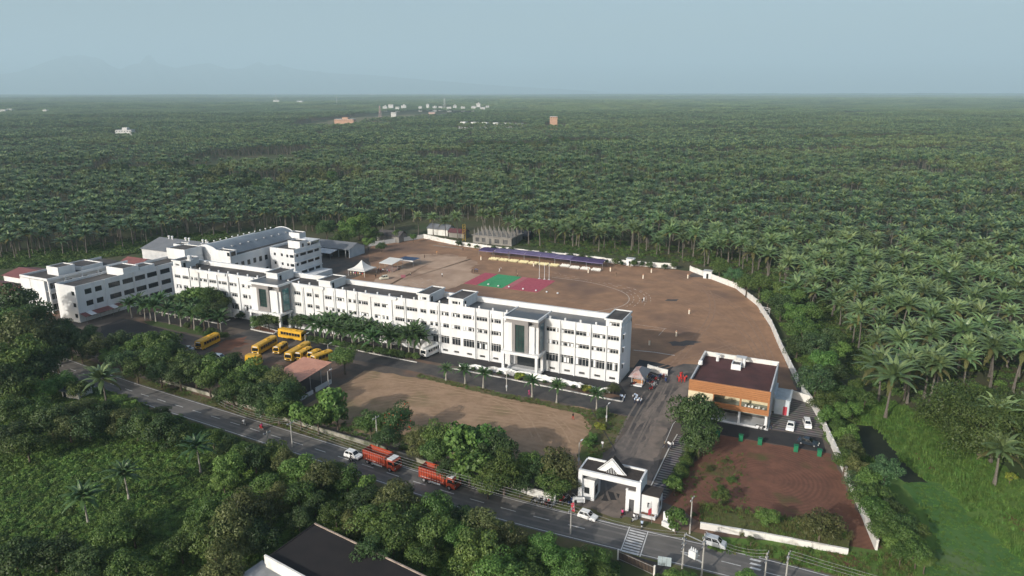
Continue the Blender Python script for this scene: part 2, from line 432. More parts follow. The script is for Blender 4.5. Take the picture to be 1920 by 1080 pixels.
for s in range(4): joined(s, palm_crown(200+s, nf=26+s, L=4.6, nseg=7, old=3, width=.74, young=6), trunk_mb(PALM_H, 20+s, n=5), PALM_H, M_frond_mid)
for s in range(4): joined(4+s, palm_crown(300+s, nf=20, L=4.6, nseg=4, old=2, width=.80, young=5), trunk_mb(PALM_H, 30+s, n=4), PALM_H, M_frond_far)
for s in range(3): joined(8+s, patch_arrays(900+s), None, 0, M_frond_far)
for s in range(2): joined(11+s, palm_crown(220+s, nf=25, L=4.5, nseg=7, old=5, width=.74, young=6), trunk_mb(PALM_H, 50+s, n=5), PALM_H, M_frond_dry)
for s in range(2): joined(13+s, palm_crown(320+s, nf=19, L=4.5, nseg=4, old=3, width=.80, young=5), trunk_mb(PALM_H, 60+s, n=4), PALM_H, M_frond_dry)
for s in range(2): joined(15+s, patch_arrays(950+s), None, 0, M_frond_dry)
def plot(x, y):
    """holdings of uneven size: age (height), thinness and tint differ from one to the next, tracks run between"""
    a = R(31); u, v = x*math.cos(a)+y*math.sin(a), -x*math.sin(a)+y*math.cos(a); u += 14*math.sin(v*.011); v += 11*math.sin(u*.009)
    i, j = math.floor(u/118), math.floor(v/86); q = random.Random(i*7919+j*104729); hs, thin, tint = q.uniform(.74,1.16), q.choice((0,0,.04,.10,.28)), q.random()
    edge = min(u-i*118, (i+1)*118-u, (v-j*86), (j+1)*86-v) < 3.2
    return hs, thin, tint, edge, q.random()
P_=[]; S_=[]; R_=[]; I_=[]
def put(x,y,s,I): P_.append((x,y,0)); S_.append(s); R_.append(random.uniform(0,6.28)); I_.append(I)
for x, y, s, h in rest:
    put(x,y,(s,s,h/PALM_H),random.randrange(4))
for d, x, y in far:
    hs, thin, tint, edge, q = plot(x, y)
    if random.random() < thin or (edge and random.random() < .75): continue
    if q < .045 or (thin > .2 and random.random() < .10):
        if random.random() < .55: k=random.uniform(.7,1.25); put(x,y,(k,k,k),17+random.randrange(3))
        continue
    s = random.uniform(.76,1.22); yl = random.random() < (.75 if tint < .22 else .12)
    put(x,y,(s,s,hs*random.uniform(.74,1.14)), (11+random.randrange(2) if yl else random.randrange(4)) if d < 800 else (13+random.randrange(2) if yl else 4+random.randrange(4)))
n = int(12500/PATCH)
for j in range(n):
    for i in range(-n, n):
        X_, Y_ = (i+.5)*PATCH, (j+.5)*PATCH; d = math.hypot(X_, Y_)
        if d < 2330 or abs(X_) > Y_*.80+80: continue
        x, y = X_*_cy-Y_*_sy+CAM[0], X_*_sy+Y_*_cy+CAM[1]
        hs, thin, tint, edge, q = plot(x*.4, y*.4)
        if any(inside(x, y, p) for p in NO_PALMS) or random.random() < .04+thin*.6 or q < .05: continue
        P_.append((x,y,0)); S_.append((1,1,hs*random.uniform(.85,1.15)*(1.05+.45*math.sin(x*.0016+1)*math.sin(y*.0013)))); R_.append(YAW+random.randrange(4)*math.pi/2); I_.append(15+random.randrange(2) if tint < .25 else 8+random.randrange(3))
def instance_cloud(name, coll, P_, S_, R_, I_, kind='stuff'):
    me = bpy.data.meshes.new(name); me.vertices.add(len(P_)); me.vertices.foreach_set('co', np.array(P_, np.float32).ravel())
    a = me.attributes.new('scl', 'FLOAT_VECTOR', 'POINT'); a.data.foreach_set('vector', np.array(S_, np.float32).ravel())
    a = me.attributes.new('yaw', 'FLOAT', 'POINT'); a.data.foreach_set('value', np.array(R_, np.float32))
    a = me.attributes.new('pick', 'INT', 'POINT'); a.data.foreach_set('value', np.array(I_, np.int32))
    ob = link(name, me); ob['kind'] = kind
    ng = bpy.data.node_groups.new(name, 'GeometryNodeTree')
    ng.interface.new_socket('Geometry', in_out='INPUT', socket_type='NodeSocketGeometry'); ng.interface.new_socket('Geometry', in_out='OUTPUT', socket_type='NodeSocketGeometry')
    n, l = ng.nodes, ng.links
    gi, go = n.new('NodeGroupInput'), n.new('NodeGroupOutput')
    ci = n.new('GeometryNodeCollectionInfo'); ci.inputs['Collection'].default_value = coll; ci.inputs['Separate Children'].default_value = True; ci.inputs['Reset Children'].default_value = True
    ip = n.new('GeometryNodeInstanceOnPoints'); ip.inputs['Pick Instance'].default_value = True
    def attr(nm, ty):
        x = n.new('GeometryNodeInputNamedAttribute'); x.data_type = ty; x.inputs['Name'].default_value = nm; return x.outputs['Attribute']
    cx = n.new('ShaderNodeCombineXYZ'); l.new(attr('yaw','FLOAT'), cx.inputs['Z'])
    l.new(gi.outputs[0], ip.inputs['Points']); l.new(ci.outputs[0], ip.inputs['Instance']); l.new(attr('pick','INT'), ip.inputs['Instance Index'])
    l.new(cx.outputs[0], ip.inputs['Rotation']); l.new(attr('scl','FLOAT_VECTOR'), ip.inputs['Scale']); l.new(ip.outputs[0], go.inputs[0])
    md = ob.modifiers.new('instances', 'NODES'); md.node_group = ng
    return ob
print('palms: single', taken, 'instanced', len(P_))

# ================================================================ campus ground: sheets, road, markings
M_dirt = mat('field_dirt', (.335,.196,.116), (.235,.138,.085), .16, .95, bump=.05, bscale=1.3, lo=.36, hi=.68, c3=(.165,.104,.076), scale3=.030, lo3=.50, hi3=.66, world=True)
M_fallow = mat('fallow_dirt', (.375,.248,.160), (.265,.174,.105), .30, .95, bump=.08, bscale=1.2, c3=(.190,.160,.080), scale3=.060, lo3=.52, hi3=.68, world=True)
M_red = mat('red_plough', (.190,.088,.058), (.125,.062,.043), .35, .95, bump=.10, bscale=1.6, c3=(.085,.085,.030), scale3=.075, lo3=.58, hi3=.68, world=True)
furrows(M_red, (39,-33), .85, (.095,.045,.032), .48, 9.0)
furrows(M_dirt, (-10,58), 2.2, (.18,.105,.070), .22, 6.0)
furrows(M_fallow, (-12,-70), 1.6, (.21,.135,.078), .45, 7.0)
M_yard = mat('yard_ground', (.125,.100,.082), (.080,.068,.060), .35, .9, c3=(.20,.115,.075), scale3=.045, lo3=.52, hi3=.66, world=True, bump=.01)
M_asph = mat('asphalt', (.075,.071,.070), (.048,.047,.048), .5, .85, bump=.004, bscale=9, c3=(.13,.112,.095), scale3=.09, lo3=.50, hi3=.72, world=True)
M_dark = mat('dark_asphalt', (.034,.033,.036), (.046,.043,.042), .4, .85, world=True, bump=.004, bscale=9)
M_road = mat('road_asphalt', (.132,.125,.118), (.098,.094,.090), .35, .82, bump=.004, bscale=9, c3=(.175,.160,.145), scale3=.1, world=True)
M_drive = mat('drive_dusty', (.165,.138,.120), (.105,.092,.084), .45, .9, bump=.005, bscale=6, c3=(.070,.063,.060), scale3=.12, lo3=.48, hi3=.62, world=True)
M_mark = mat('road_paint', (.58,.58,.57), (.30,.30,.30), 1.7, .7, lo=.5, hi=.75, world=True)
M_chalk = mat('chalk', (.55,.47,.40), (.32,.24,.18), 1.2, .9, world=True)
M_verge = mat('verge', (.085,.098,.034), (.14,.108,.062), .30, .95, bump=.06, bscale=2.0, c3=(.052,.085,.020), scale3=.1, world=True)
M_grass = mat('grass_ground', (.085,.165,.030), (.115,.180,.042), .25, .95, bump=.10, bscale=2.5, c3=(.095,.140,.040), scale3=.06, lo3=.52, hi3=.7, world=True)
M_lawn = mat('lawn', (.045,.090,.022), (.075,.090,.035), .5, .95, bump=.05, bscale=4, world=True)
M_kerb = mat('kerb_white', (.62,.61,.58), (.42,.40,.37), 1.2, .8, world=True)
M_white = mat('white_paint', (.66,.67,.675), (.53,.54,.545), .55, .6, lo=.48, hi=.82, world=True, stretch=(1,1,.16), c3=(.56,.56,.55), scale3=.12, lo3=.5, hi3=.75)
M_wallw = mat('wall_whitewash', (.66,.65,.62), (.42,.40,.36), .55, .8, lo=.52, hi=.74, world=True)
M_puddle = mat('wet_patch', (.105,.085,.075), (.08,.066,.06), .5, .62, spec=.12, world=True)
M_weedwater = mat('weed_water', (.052,.125,.030), (.075,.150,.038), .22, .75, bump=.04, bscale=5, c3=(.095,.145,.055), scale3=.08, lo3=.58, hi3=.66, world=True)
M_openwater = mat('open_water', (.016,.020,.012), (.028,.034,.020), .4, .45, spec=.15, world=True)

X = lambda pts: [at(*p) for p in pts]
# verge and thicket floor south of the road, grass right of the wall
sheet('campus_ground', [(-215,-46),(-112,-50),(-75,-54),(-40,-57),(10,-60),(58,-59),(60,-49),(48,0),(40,30),(30,66),(12,108),(-5,126),(-40,127),(-80,128),(-115,130),(-146,141),(-160,116),(-168,95),(-215,60)], .004, M_yard)
sheet('sports_ground', [(-158,113),(-146,139),(-115,129),(-97,127),(-59,130),(-28,125),(-7,126.5),(2,117),(14,107),(24,87),(30,65),(35,46),(38,29),(41,15),(34,12),(4,11.5),(-120,11),(-126,40),(-128,70),(-138,84),(-150,100)], .008, M_dirt, .5, 3)
# darker strip of damp soil behind the block end
M_tan = mat('tan_dust', (.46,.325,.235), (.36,.245,.170), .14, .95, world=True, bump=.04, bscale=1.2, c3=(.27,.175,.12), scale3=.06, lo3=.50, hi3=.66)
sheet('dusty_ground', X([(735,505),(770,478),(850,476),(900,492),(880,508),(915,520),(880,530),(820,545),(760,535),(700,532)]), .0095, M_tan, 1.6, 1.6)
sheet('service_road', [(0.2,11),(17.5,9),(17.5,14),(8,18),(0.2,18.5)], .012, M_dark, .1, 3)
ribbon('kerb_line', X([(1188,657),(1227,661),(1265,667)]), .35, .10, M_kerb)
sheet('wet_patch', ragged([at(1252,642),at(1290,639),at(1312,642),at(1296,648),at(1262,650)], .8, 1.2), .016, M_puddle)
sheet('wet_patch', ragged([at(1300,512),at(1335,517),at(1330,523),at(1290,518)], .9, 1.5), .016, M_puddle)
sheet('wet_patch', ragged([at(1250,561),at(1275,561),at(1270,565),at(1248,565)], .5, 1.5), .016, M_puddle)

# front apron, inner drive and yards
sheet('front_apron', [(-60,-7.2),(4,-7.2),(4,0),(-21,0),(-60,0)], .010, M_dark)
sheet('front_apron', [(-160,-8.0),(-60,-8.6),(-60,-.2),(-160,-.2)], .010, M_dark)
sheet('inner_drive', [(-118,-14.5),(-51,-15.2),(-24,-17.6),(-9,-17.2),(9,-17.4),(9,-10.4),(0,-10.4),(-26,-9.4),(-44,-9.1),(-80,-8.2),(-118,-7.2)], .012, M_asph, .12, 4)
sheet('side_yard', [(-1,-10.4),(9.2,-17.3),(9.2,10),(-.2,10),(0,0),(4,-7)], .011, M_asph)
sheet('gate_drive', [(8.4,-61),(8.5,-35),(9.0,-17),(9.5,12),(9.8,17),(12,20.5),(16,21.5),(19.5,18.5),(20.5,14),(18.2,9),(16.6,-4),(17.6,-28),(19.6,-45),(20.5,-60.5)], .016, M_drive, .15, 3)
M_dust = mat('dusty_track', (.225,.180,.150), (.155,.130,.112), .5, .92, world=True, c3=(.10,.088,.08), scale3=.14, lo3=.52, hi3=.68)
sheet('dusty_track', [(12.6,-57),(13.0,-40),(13.2,-20),(13.4,0),(14.5,10),(18.6,12),(16.4,4),(16.3,-6),(17.0,-28),(18.6,-45),(17.5,-58)], .020, M_dust, .55, 1.6)
sheet('dusty_track', [(9.6,-20),(10.4,-12),(10.6,-2),(12.2,-2),(12.0,-12),(10.8,-22)], .020, M_dust, .35, 1.2)
sheet('oil_stain', ragged([at(1135,922),at(1160,925),at(1158,940),at(1128,938)],.35,.8), .022, M_dark)
sheet('bus_yard', [(-125,-30),(-70,-30),(-68,-24),(-66,-15),(-118,-14.4),(-126,-18)], .010, M_yard, .4, 3)
M_redsoil = mat('red_soil', (.185,.080,.050), (.12,.065,.045), .5, .95, world=True)
sheet('red_soil_patch', zat(300,580,4.571,[(430,355),(560,270),(720,235),(740,300),(560,360),(460,385)]), .014, M_redsoil, .9, 1.2)
sheet('dark_yard', zat(0,540,4.571,[(860,330),(1060,260),(1260,310),(1500,380),(1720,430),(1640,500),(1200,450),(860,420)]), .012, M_dark, .3, 3)
sheet('front_lane', zat(0,540,4.571,[(1180,230),(1340,205),(1880,300),(1960,340),(1900,380),(1560,320),(1300,275)]), .013, M_dark, .2, 3)
sheet('lawn_strip', zat(0,540,4.571,[(1230,290),(1320,280),(1560,335),(1760,375),(1900,395),(1900,425),(1760,412),(1500,365),(1300,320)]), .016, M_lawn, .25, 1.5)
sheet('fallow_ground', [(-64,-37),(-64.5,-20),(-50,-18.5),(-24,-19.2),(-4,-17.8),(5,-18.2),(5,-30),(6,-50),(-64,-50)], .010, M_fallow, .5, 2)
sheet('grass_patch', [(-24,-20),(-4,-18.5),(7.5,-18.2),(7.8,-33),(6.5,-45),(2.5,-40),(1.5,-26),(-3,-21.3)], .014, M_verge, .5, 1.2)
sheet('grass_border', [(-50,-16),(-24,-18.2),(-3,-17.8),(-3,-19.4),(-24,-20.6),(-50,-18.2)], .013, M_verge, .35, 1.0)
# ploughed plot by the gate
sheet('red_plot', [(22.5,-49.5),(26,-26),(28,-18.4),(49.6,-17.3),(57.5,-48.7),(53,-50.5),(31,-53)], .010, M_red, .4, 2)
sheet('canteen_lane', [(19,-18),(24,-18.2),(49,-17.2),(48,-10.4),(36,-11.4),(24,-11.3),(19,-11.6)], .012, M_dark, .12, 3)
stripes('pavers_grey', (.27,.25,.235), (.125,.115,.112), .27, 'Y', duty=.30)
stripes('pavers_cross', (.27,.255,.245), (.085,.08,.085), .33, 'Y', duty=.45, rot=R(0))
sheet('paved_court', [(36.9,-10.6),(48.6,-10.4),(45.8,5),(44.4,9.6),(40.5,8.5),(36.9,8)], .014, MATS['pavers_grey'])
sheet('paved_path', [(18.9,-53),(19.6,-44.5),(19.4,-29.5),(19.6,-22),(21.2,-22),(23.6,-34),(22.4,-52)], .020, MATS['pavers_cross'])
ribbon('kerb_line', [(18.7,-52),(19.3,-44.5),(19.1,-29.5),(19.3,-22)], .22, .12, M_kerb)
ribbon('road_marking', X([(1296,760),(1262,795),(1243,840)]), .12, .024, M_mark)

# public road
ROAD = [(-330,-26),(-260,-34),(-200,-43.5),(-150,-51.0),(-115,-55.2),(-100,-56.4),(-77,-58.0),(-60,-59.3),(-45,-60.3),(-20,-62.7),(-2,-63.6),(18,-63.0),(40,-62.0),(58,-62.6),(90,-64.5),(200,-72),(420,-95)]
def dense(pts, step=4.0):
    o = []
    for a, b in zip(pts, pts[1:]):
        n = max(1, int(math.dist(a,b)/step)); o += [(a[0]+(b[0]-a[0])*k/n, a[1]+(b[1]-a[1])*k/n) for k in range(n)]
    return o+[pts[-1]]
def smooth(pts, it=3):
    for _ in range(it):
        q = [pts[0]]
        for a, b in zip(pts, pts[1:]): q += [(a[0]*.75+b[0]*.25, a[1]*.75+b[1]*.25), (a[0]*.25+b[0]*.75, a[1]*.25+b[1]*.75)]
        pts = q+[pts[-1]]
    return pts
RD = dense(smooth(ROAD), 3.0)
ribbon('road_shoulder', RD, 12.5, .018, M_verge)
ribbon('road', RD, 7.4, .024, M_road)
ribbon('road_edge_line', RD, .16, .029, M_mark, off=3.25)
ribbon('road_edge_line', RD, .16, .029, M_mark, off=-3.25)
def along(pts, s):
    for a, b in zip(pts, pts[1:]):
        L = math.dist(a,b)
        if s <= L: return (a[0]+(b[0]-a[0])*s/L, a[1]+(b[1]-a[1])*s/L), math.atan2(b[1]-a[1], b[0]-a[0])
        s -= L
    return pts[-1], 0
tot = sum(math.dist(a,b) for a,b in zip(RD,RD[1:]))
s = 100.0
while s < tot-120:
    (x,y),a = along(RD, s)
    if not 16.5 < x < 25 and x < 60:
        ca, sa = math.cos(a), math.sin(a)
        struct(MB().poly([(x+ca*dx-sa*dy, y+sa*dx+ca*dy, .029) for dx,dy in ((-1.5,-.08),(1.5,-.08),(1.5,.08),(-1.5,.08))]).build('road_dash', M_mark))
    s += 6.4
# crosswalk by the gate
xa, xb = 19.2, 22.4
for k in range(9):
    y = -60.1 - k*.75; sh = (-59.6-y)*.06
    struct(MB().poly([(xa+.25+sh,y-.40,.033),(xb-.2+sh,y-.40,.033),(xb-.2+sh,y,.033),(xa+.25+sh,y,.033)]).build('crosswalk_stripe', M_mark))
for xx in (xa, xb): struct(MB().poly([(xx-.09,-59.4,.034),(xx+.09,-59.4,.034),(xx+.60,-66.6,.034),(xx+.42,-66.6,.034)]).build('crosswalk_line', M_mark))
for k in range(4):
    x, y = at(1414+2.5, 1042+k*8); struct(MB().poly([(x-.9,y-.3,.033),(x+.7,y-.3,.033),(x+.9,y+.15,.033),(x-.7,y+.15,.033)]).build('crosswalk_stripe', M_mark))
for k in range(7):  # bars by the transformer
    pass

# kerbs of the inner drive
def kerb(pts, wdt=.3, h=.14, m=None):
    v = []
    b = MB()
    for a, c in zip(pts, pts[1:]):
        L = math.dist(a,c) or 1; nx, ny = -(c[1]-a[1])/L*wdt/2, (c[0]-a[0])/L*wdt/2
        b.prism([(a[0]-nx,a[1]-ny),(c[0]-nx,c[1]-ny),(c[0]+nx,c[1]+ny),(a[0]+nx,a[1]+ny)], 0, h)
    return struct(b.build('kerb', m or M_kerb))
kerb([(-44,-9.2),(-26,-9.5),(0,-10.6),(3.6,-10.6)], .35, .22)
kerb([(3.6,-10.6),(3.2,-6.5)], .3, .22)
kerb([(-94,-8.1),(-81,-8.3),(-66,-9.1),(-55,-9.4)], .35, .16)
kerb(X([(0+1340/4.571,540+205/4.571),(0+1600/4.571,540+252/4.571),(0+1880/4.571,540+308/4.571)]), .5, .2)
kerb(X([(300+640/4.571,580+72/4.571),(300+800/4.571,580+75/4.571)]), .4, .2)
kerb(X([(300+505/4.571,580+125/4.571),(300+600/4.571,580+90/4.571)]), .3, .2)
isl = X([(300+780/4.571,580+172/4.571),(300+880/4.571,580+195/4.571),(300+975/4.571,580+212/4.571),(300+1010/4.571,580+190/4.571),(300+850/4.571,580+140/4.571)])
kerb(isl+[isl[0]], .4, .3); sheet('planting_bed', isl, .05, M_redsoil)
kerb([(9.3,-34.8),(-1.5,-18.3)], .15, .12, M_asph)

# chalk marks on the sports ground
E5 = lambda pts: dense(smooth(zat(860,400,4,pts),2), 1.5)
ribbon('track_line', E5([(700,480),(900,503),(1050,530),(1190,572),(1262,606),(1285,642),(1262,678),(1200,705),(1080,728),(980,742)]), .35, .016, M_chalk)
for pts in ([(1090,520),(1250,548),(1350,580),(1405,620),(1412,650),(1390,690)], [(1050,520),(1220,555),(1310,590),(1360,630),(1355,665),(1310,700)], [(1290,560),(1400,590),(1440,625),(1440,665)], [(1200,575),(1290,600),(1320,640),(1300,675),(1250,705)]):
    L = E5(pts)
    for a, b in zip(L[::2], L[1::2]):
        struct(ribbon('track_dash', [a,b], .25, .016, M_chalk))
for pts in ([(700,470),(850,485),(1000,505)], [(760,460),(900,478)], [(640,440),(760,452)]):
    L = E5(pts)
    for a, b in zip(L[::2], L[1::2]): ribbon('track_dash', [a,b], .22, .016, M_chalk)
ribbon('track_line', X([(1190,608),(1247,616),(1235,629)]), .22, .016, M_chalk)
ribbon('track_line', zat(860,400,4,[(1390,875),(1560,865)]), .2, .016, M_chalk)
for pts in ([(830,430),(960,470)], [(900,390),(1040,440)], [(850,460),(1000,400)]):
    L = dense(zat(600,440,4.8,pts), 2.2)
    for a, b in zip(L[::2], L[1::2]): ribbon('chalk_dash', [a,b], .25, .016, M_chalk)
# courts by the far wall
ribbon('court_line', X([(812,460),(868,466)]), 1.2, .016, mat('court_slab', (.30,.28,.26), (.2,.19,.17), .5, .9, world=True))
ribbon('court_line', X([(822,456.5),(872,461)]), .9, .016, MATS['court_slab'])

# stream and banks right of the wall
sheet('grass_bank', X([(1500,720),(1640,735),(1760,790),(1900,890),(2100,1000),(2100,1200),(1500,1200),(1560,1040),(1650,1030),(1560,840)]), .006, M_grass, 1.0, 3)
sheet('weed_covered_stream', X([(1690,890),(1760,905),(1840,985),(1930,1060),(2000,1130),(1990,1250),(1740,1250),(1735,1080),(1755,1010),(1740,960),(1700,920)]), .012, M_weedwater, .6, 1.5)
sheet('stream', X([(1600,795),(1640,800),(1665,830),(1690,865),(1740,905),(1700,905),(1660,880),(1610,845)]), .014, M_openwater, .5, 1.2)
sheet('bare_earth', X([(1715,850),(1770,880),(1790,900),(1745,885)]), .010, M_redsoil, .8, 1)
sheet('bare_earth', X([(1880,960),(1925,975),(1940,1010),(1900,990)]), .010, M_redsoil, .8, 1)
sheet('grass_verge', X([(1315,1005),(1580,1025),(1690,1035),(1700,1090),(1560,1075),(1430,1042),(1330,1030)]), .030, M_grass, .3, 1.5)
sheet('bare_earth', X([(1545,1030),(1580,1030),(1620,1060),(1590,1062)]), .034, M_redsoil, .5, 1)
sheet('thicket_floor', X([(-120,690),(90,690),(230,735),(480,830),(700,915),(870,960),(1080,1030),(1160,1060),(1170,1200),(-300,1200),(-400,760)]), .008, M_grass, 1.0, 4)

# tyre tracks and worn lines in the bare ground
M_trackd = mat('tyre_track', (.235,.145,.098), (.31,.195,.125), .6, .95, world=True); M_trackf = mat('worn_line', (.30,.20,.125), (.40,.27,.175), .7, .95, world=True)
M_trackr = mat('wheel_path', (.170,.160,.148), (.128,.121,.114), .5, .85, world=True); M_trackg = mat('drive_track', (.13,.112,.100), (.205,.168,.142), .6, .9, world=True)
def tracks(name, pl, m, w_, z, gap=1.7):
    for k, pts in enumerate(pl):
        L = dense(smooth(X(pts),2), 2.0)
        for o in ((-gap/2, gap/2) if gap else (0,)): ribbon(name, L, w_, z+.0004*k, m, off=o)
tracks('tyre_track', [[(1235,522),(1325,545),(1395,582),(1432,640),(1452,690)],[(1215,545),(1310,570),(1385,610),(1420,660),(1436,700)],[(1195,600),(1290,610),(1370,645),(1405,690)],[(1250,700),(1300,640),(1340,590),(1330,540),(1270,515)],[(700,540),(860,545),(1050,560),(1180,580)],[(760,500),(900,512),(1080,520),(1230,530)],[(1240,690),(1330,660),(1400,640)]], M_trackd, .42, .0100)
tracks('worn_line', [[(650,735),(760,745),(900,765),(1070,785)],[(690,705),(820,725),(950,752),(1090,770)],[(720,780),(850,775),(960,790),(1060,800)],[(900,740),(980,770),(1010,830)],[(1030,775),(1060,800),(1075,830)]], M_trackf, .40, .0115, 1.5)
tracks('drive_track', [[(1175,850),(1205,790),(1250,705)],[(1190,860),(1225,790),(1268,700)],[(1160,830),(1190,770),(1215,735)],[(1150,870),(1140,920),(1165,960)]], M_trackg, .45, .0215, 1.5)
for o in (-2.6,-1.0,1.0,2.6): ribbon('wheel_path', RD, .55, .0262, M_trackr, off=o)

# ================================================================ buildings
M_winglass = mat('window_glass', (.020,.024,.028), None, 1, .12, spec=.6)
M_wframe = mat('window_frame', (.62,.62,.62), None, 1, .5)
M_grill = mat('window_grill', (.030,.030,.032), None, 1, .6)
M_shutter = mat('open_shutter', (.70,.72,.74), None, 1, .3)
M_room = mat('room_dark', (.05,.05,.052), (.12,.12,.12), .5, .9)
M_roof = mat('roof_deck', (.085,.078,.074), (.050,.047,.047), .25, .92, c3=(.130,.120,.112), scale3=.12, lo3=.52, hi3=.72, world=True, bump=.01)
M_roofwet = mat('roof_deck_wet', (.060,.068,.080), (.090,.085,.082), .13, .38, spec=.5, world=True)
M_greyclad = mat('grey_cladding', (.235,.225,.22), (.20,.19,.19), .5, .7, world=True)
M_greenglass = mat('green_glass', (.018,.038,.036), (.030,.060,.055), .4, .10, spec=.7)
M_blueglass = mat('blue_glass', (.075,.12,.15), (.10,.16,.19), .3, .15, spec=.7)
M_tealglass = mat('teal_glass', (.10,.26,.27), (.05,.14,.15), .25, .12, spec=.7)
M_grey = mat('grey_render', (.52,.53,.54), (.40,.41,.42), .4, .8, world=True)
M_metal = mat('grey_metal', (.34,.35,.36), None, 1, .45, metal=.4)
M_black = mat('black_plastic', (.018,.018,.018), None, 1, .5)

def wall_grid(mb, x0, x1, z0, z1, holes, y=0.0, depth=.3, m=0, back=1, flip=1):
    """a wall face (normal -y) with recessed openings; reveals and a dark back to each"""
    xs = sorted({x0,x1,*[h[0] for h in holes],*[h[1] for h in holes]}); zs = sorted({z0,z1,*[h[2] for h in holes],*[h[3] for h in holes]})
    for i in range(len(xs)-1):
        for j in range(len(zs)-1):
            cx, cz = (xs[i]+xs[i+1])/2, (zs[j]+zs[j+1])/2
            if any(h[0]<cx<h[1] and h[2]<cz<h[3] for h in holes): continue
            mb.quad((xs[i],y,zs[j]),(xs[i+1],y,zs[j]),(xs[i+1],y,zs[j+1]),(xs[i],y,zs[j+1]),m)
    for a,b,c,d in holes:
        yy = y+depth*flip
        mb.quad((a,y,c),(b,y,c),(b,yy,c),(a,yy,c),m).quad((a,yy,d),(b,yy,d),(b,y,d),(a,y,d),m)
        mb.quad((a,y,c),(a,yy,c),(a,yy,d),(a,y,d),m).quad((b,yy,c),(b,y,c),(b,y,d),(b,yy,d),m)
        mb.quad((a,yy,c),(b,yy,c),(b,yy,d),(a,yy,d),back)
WIN_CACHE = {}
def window(parent, x0, x1, z0, z1, y=0.0, seed=0, style='slide', rz=0.0, label=None):
    """frame with mullions; dark pane as a sub-part, some leaves standing open"""
    w_, h_ = round(x1-x0,2), round(z1-z0,2); var = seed % 4; key = (w_,h_,style,var)
    if key not in WIN_CACHE:
        rr = random.Random(hash((w_,h_,var,style)) & 0xffff); f = MB(); t = .07; d = .10
        f.box(0,w_,0,d,0,t); f.box(0,w_,0,d,h_-t,h_); f.box(0,t,0,d,t,h_-t); f.box(w_-t,w_,0,d,t,h_-t)
        n = max(2, round(w_/.85))
        for k in range(1,n): f.box(w_*k/n-.03, w_*k/n+.03, .01, d-.01, t, h_-t)
        if h_ > .9: f.box(t, w_-t, .02, d-.02, h_*(.72 if h_ < 1.6 else .80)-.03, h_*(.72 if h_ < 1.6 else .80)+.03)
        g = MB(); g.quad((t,.06,t),(w_-t,.06,t),(w_-t,.06,h_-t),(t,.06,h_-t))
        s = []; prob = .30 if style == 'slide' else .25
        for k in range(n):
            if rr.random() < prob:
                a = w_*(k+.12)/n; b = w_*(k+rr.choice((.4,.6,.8)))/n; s.append(MB().box(a,b,-.03,.0,h_*.12,h_*rr.choice((.70,.92))))
        WIN_CACHE[key] = (f.mesh('window_frame', [M_wframe if style != 'dark' else M_grill]), g.mesh('window_pane', [M_winglass]), [q.mesh('window_leaf', [M_shutter]) for q in s] if style != 'dark' else [])
    fm, gm, sm = WIN_CACHE[key]
    o = link('window', fm, parent, (x0, y, z0), rz); link('pane', gm, o)
    for q in sm: link('open_leaf', q, o)
    if label: o['label'] = label
    return o

# ---------------------------------------------------------------- the long school block
LX0, LX1, DEP, RZ, PZ = -158.0, -0.25, 9.6, 13.85, 14.75      # ends, depth, deck level, parapet top
school = thing('school_building', 'long white three storey school block with flat roof facing the inner drive', 'building')
ROW = {'r': [(4.3,7.9),(8.5,12.1),(12.8,16.3)]}
bays_r = [(-20.6,-17.1),(-16.5,-12.8),(-12.3,-8.6),(-8.2,-4.3),(-3.8,-.8),(-36.9,-33.8),(-41.3,-37.9),(-45.5,-42.0),(-49.1,-46.4),(-52.7,-50.0),(-56.1,-53.6),(-32.9,-31.6)]
bays_m = [(-59.3,-57.3),(-63.9,-60.3),(-68.0,-64.8)]
bays_l = [(-72.5,-70.3),(-75.2,-73.1),(-80.8,-77.4),(-84.5,-81.6),(-88.9,-86.0),(-93.3,-90.0),(-97.1,-95.6),(-100.3,-98.3),(-105.3,-102.7)]
bays_ll = [(-124.3,-123.1),(-126.8,-124.9),(-132.2,-129.1),(-137.0,-133.4),(-141.2,-138.0),(-145.4,-142.2),(-149.5,-146.4),(-153.5,-150.6),(-157.2,-154.5)]
wins = []
for a,b in bays_r: wins += [(a,b,11.25,12.5),(a,b,7.75,9.0),(a,b,3.0,5.35)]
for a,b in bays_m: wins += [(a,b,11.15,12.35),(a,b,7.55,8.75),(a,b,3.2,4.9)]
for a,b in bays_l: wins += [(a,b,11.0,12.2),(a,b,7.4,8.6),(a,b,3.1,4.9)]
for a,b in bays_ll: wins += [(a,b,10.75,11.9),(a,b,7.15,8.5),(a,b,2.9,4.95)]
vents = [(-52.2,-50.5),(-48.5,-46.9),(-44.4,-42.8),(-40.3,-38.7),(-36.2,-34.6),(-19.5,-17.9),(-15.3,-13.7),(-11.2,-9.6),(-7.0,-5.4),(-3.0,-1.4)]
holes = wins + [(a,b,.75,1.35) for a,b in vents]
wb = MB(); wall_grid(wb, LX0, LX1, 0, PZ, holes, 0, .35)
wb.quad((LX1,0,0),(LX1,DEP,0),(LX1,DEP,PZ),(LX1,0,PZ)); wb.quad((LX1,DEP,0),(LX0,DEP,0),(LX0,DEP,PZ),(LX1,DEP,PZ)); wb.quad((LX0,DEP,0),(LX0,0,0),(LX0,0,PZ),(LX0,DEP,PZ))
wb.build('wall', [M_white, M_room], school)
pb = MB(); pw = .28
pb.box(LX0,LX1,.002,pw,RZ,PZ); pb.box(LX0,LX1,DEP-pw-.6,DEP-.002,RZ,PZ+.5); pb.box(LX1-pw,LX1-.002,pw,DEP-pw-.6,RZ,PZ); pb.box(LX0+.002,LX0+pw,pw,DEP-pw-.6,RZ,PZ)
pb.build('parapet', M_white, school)
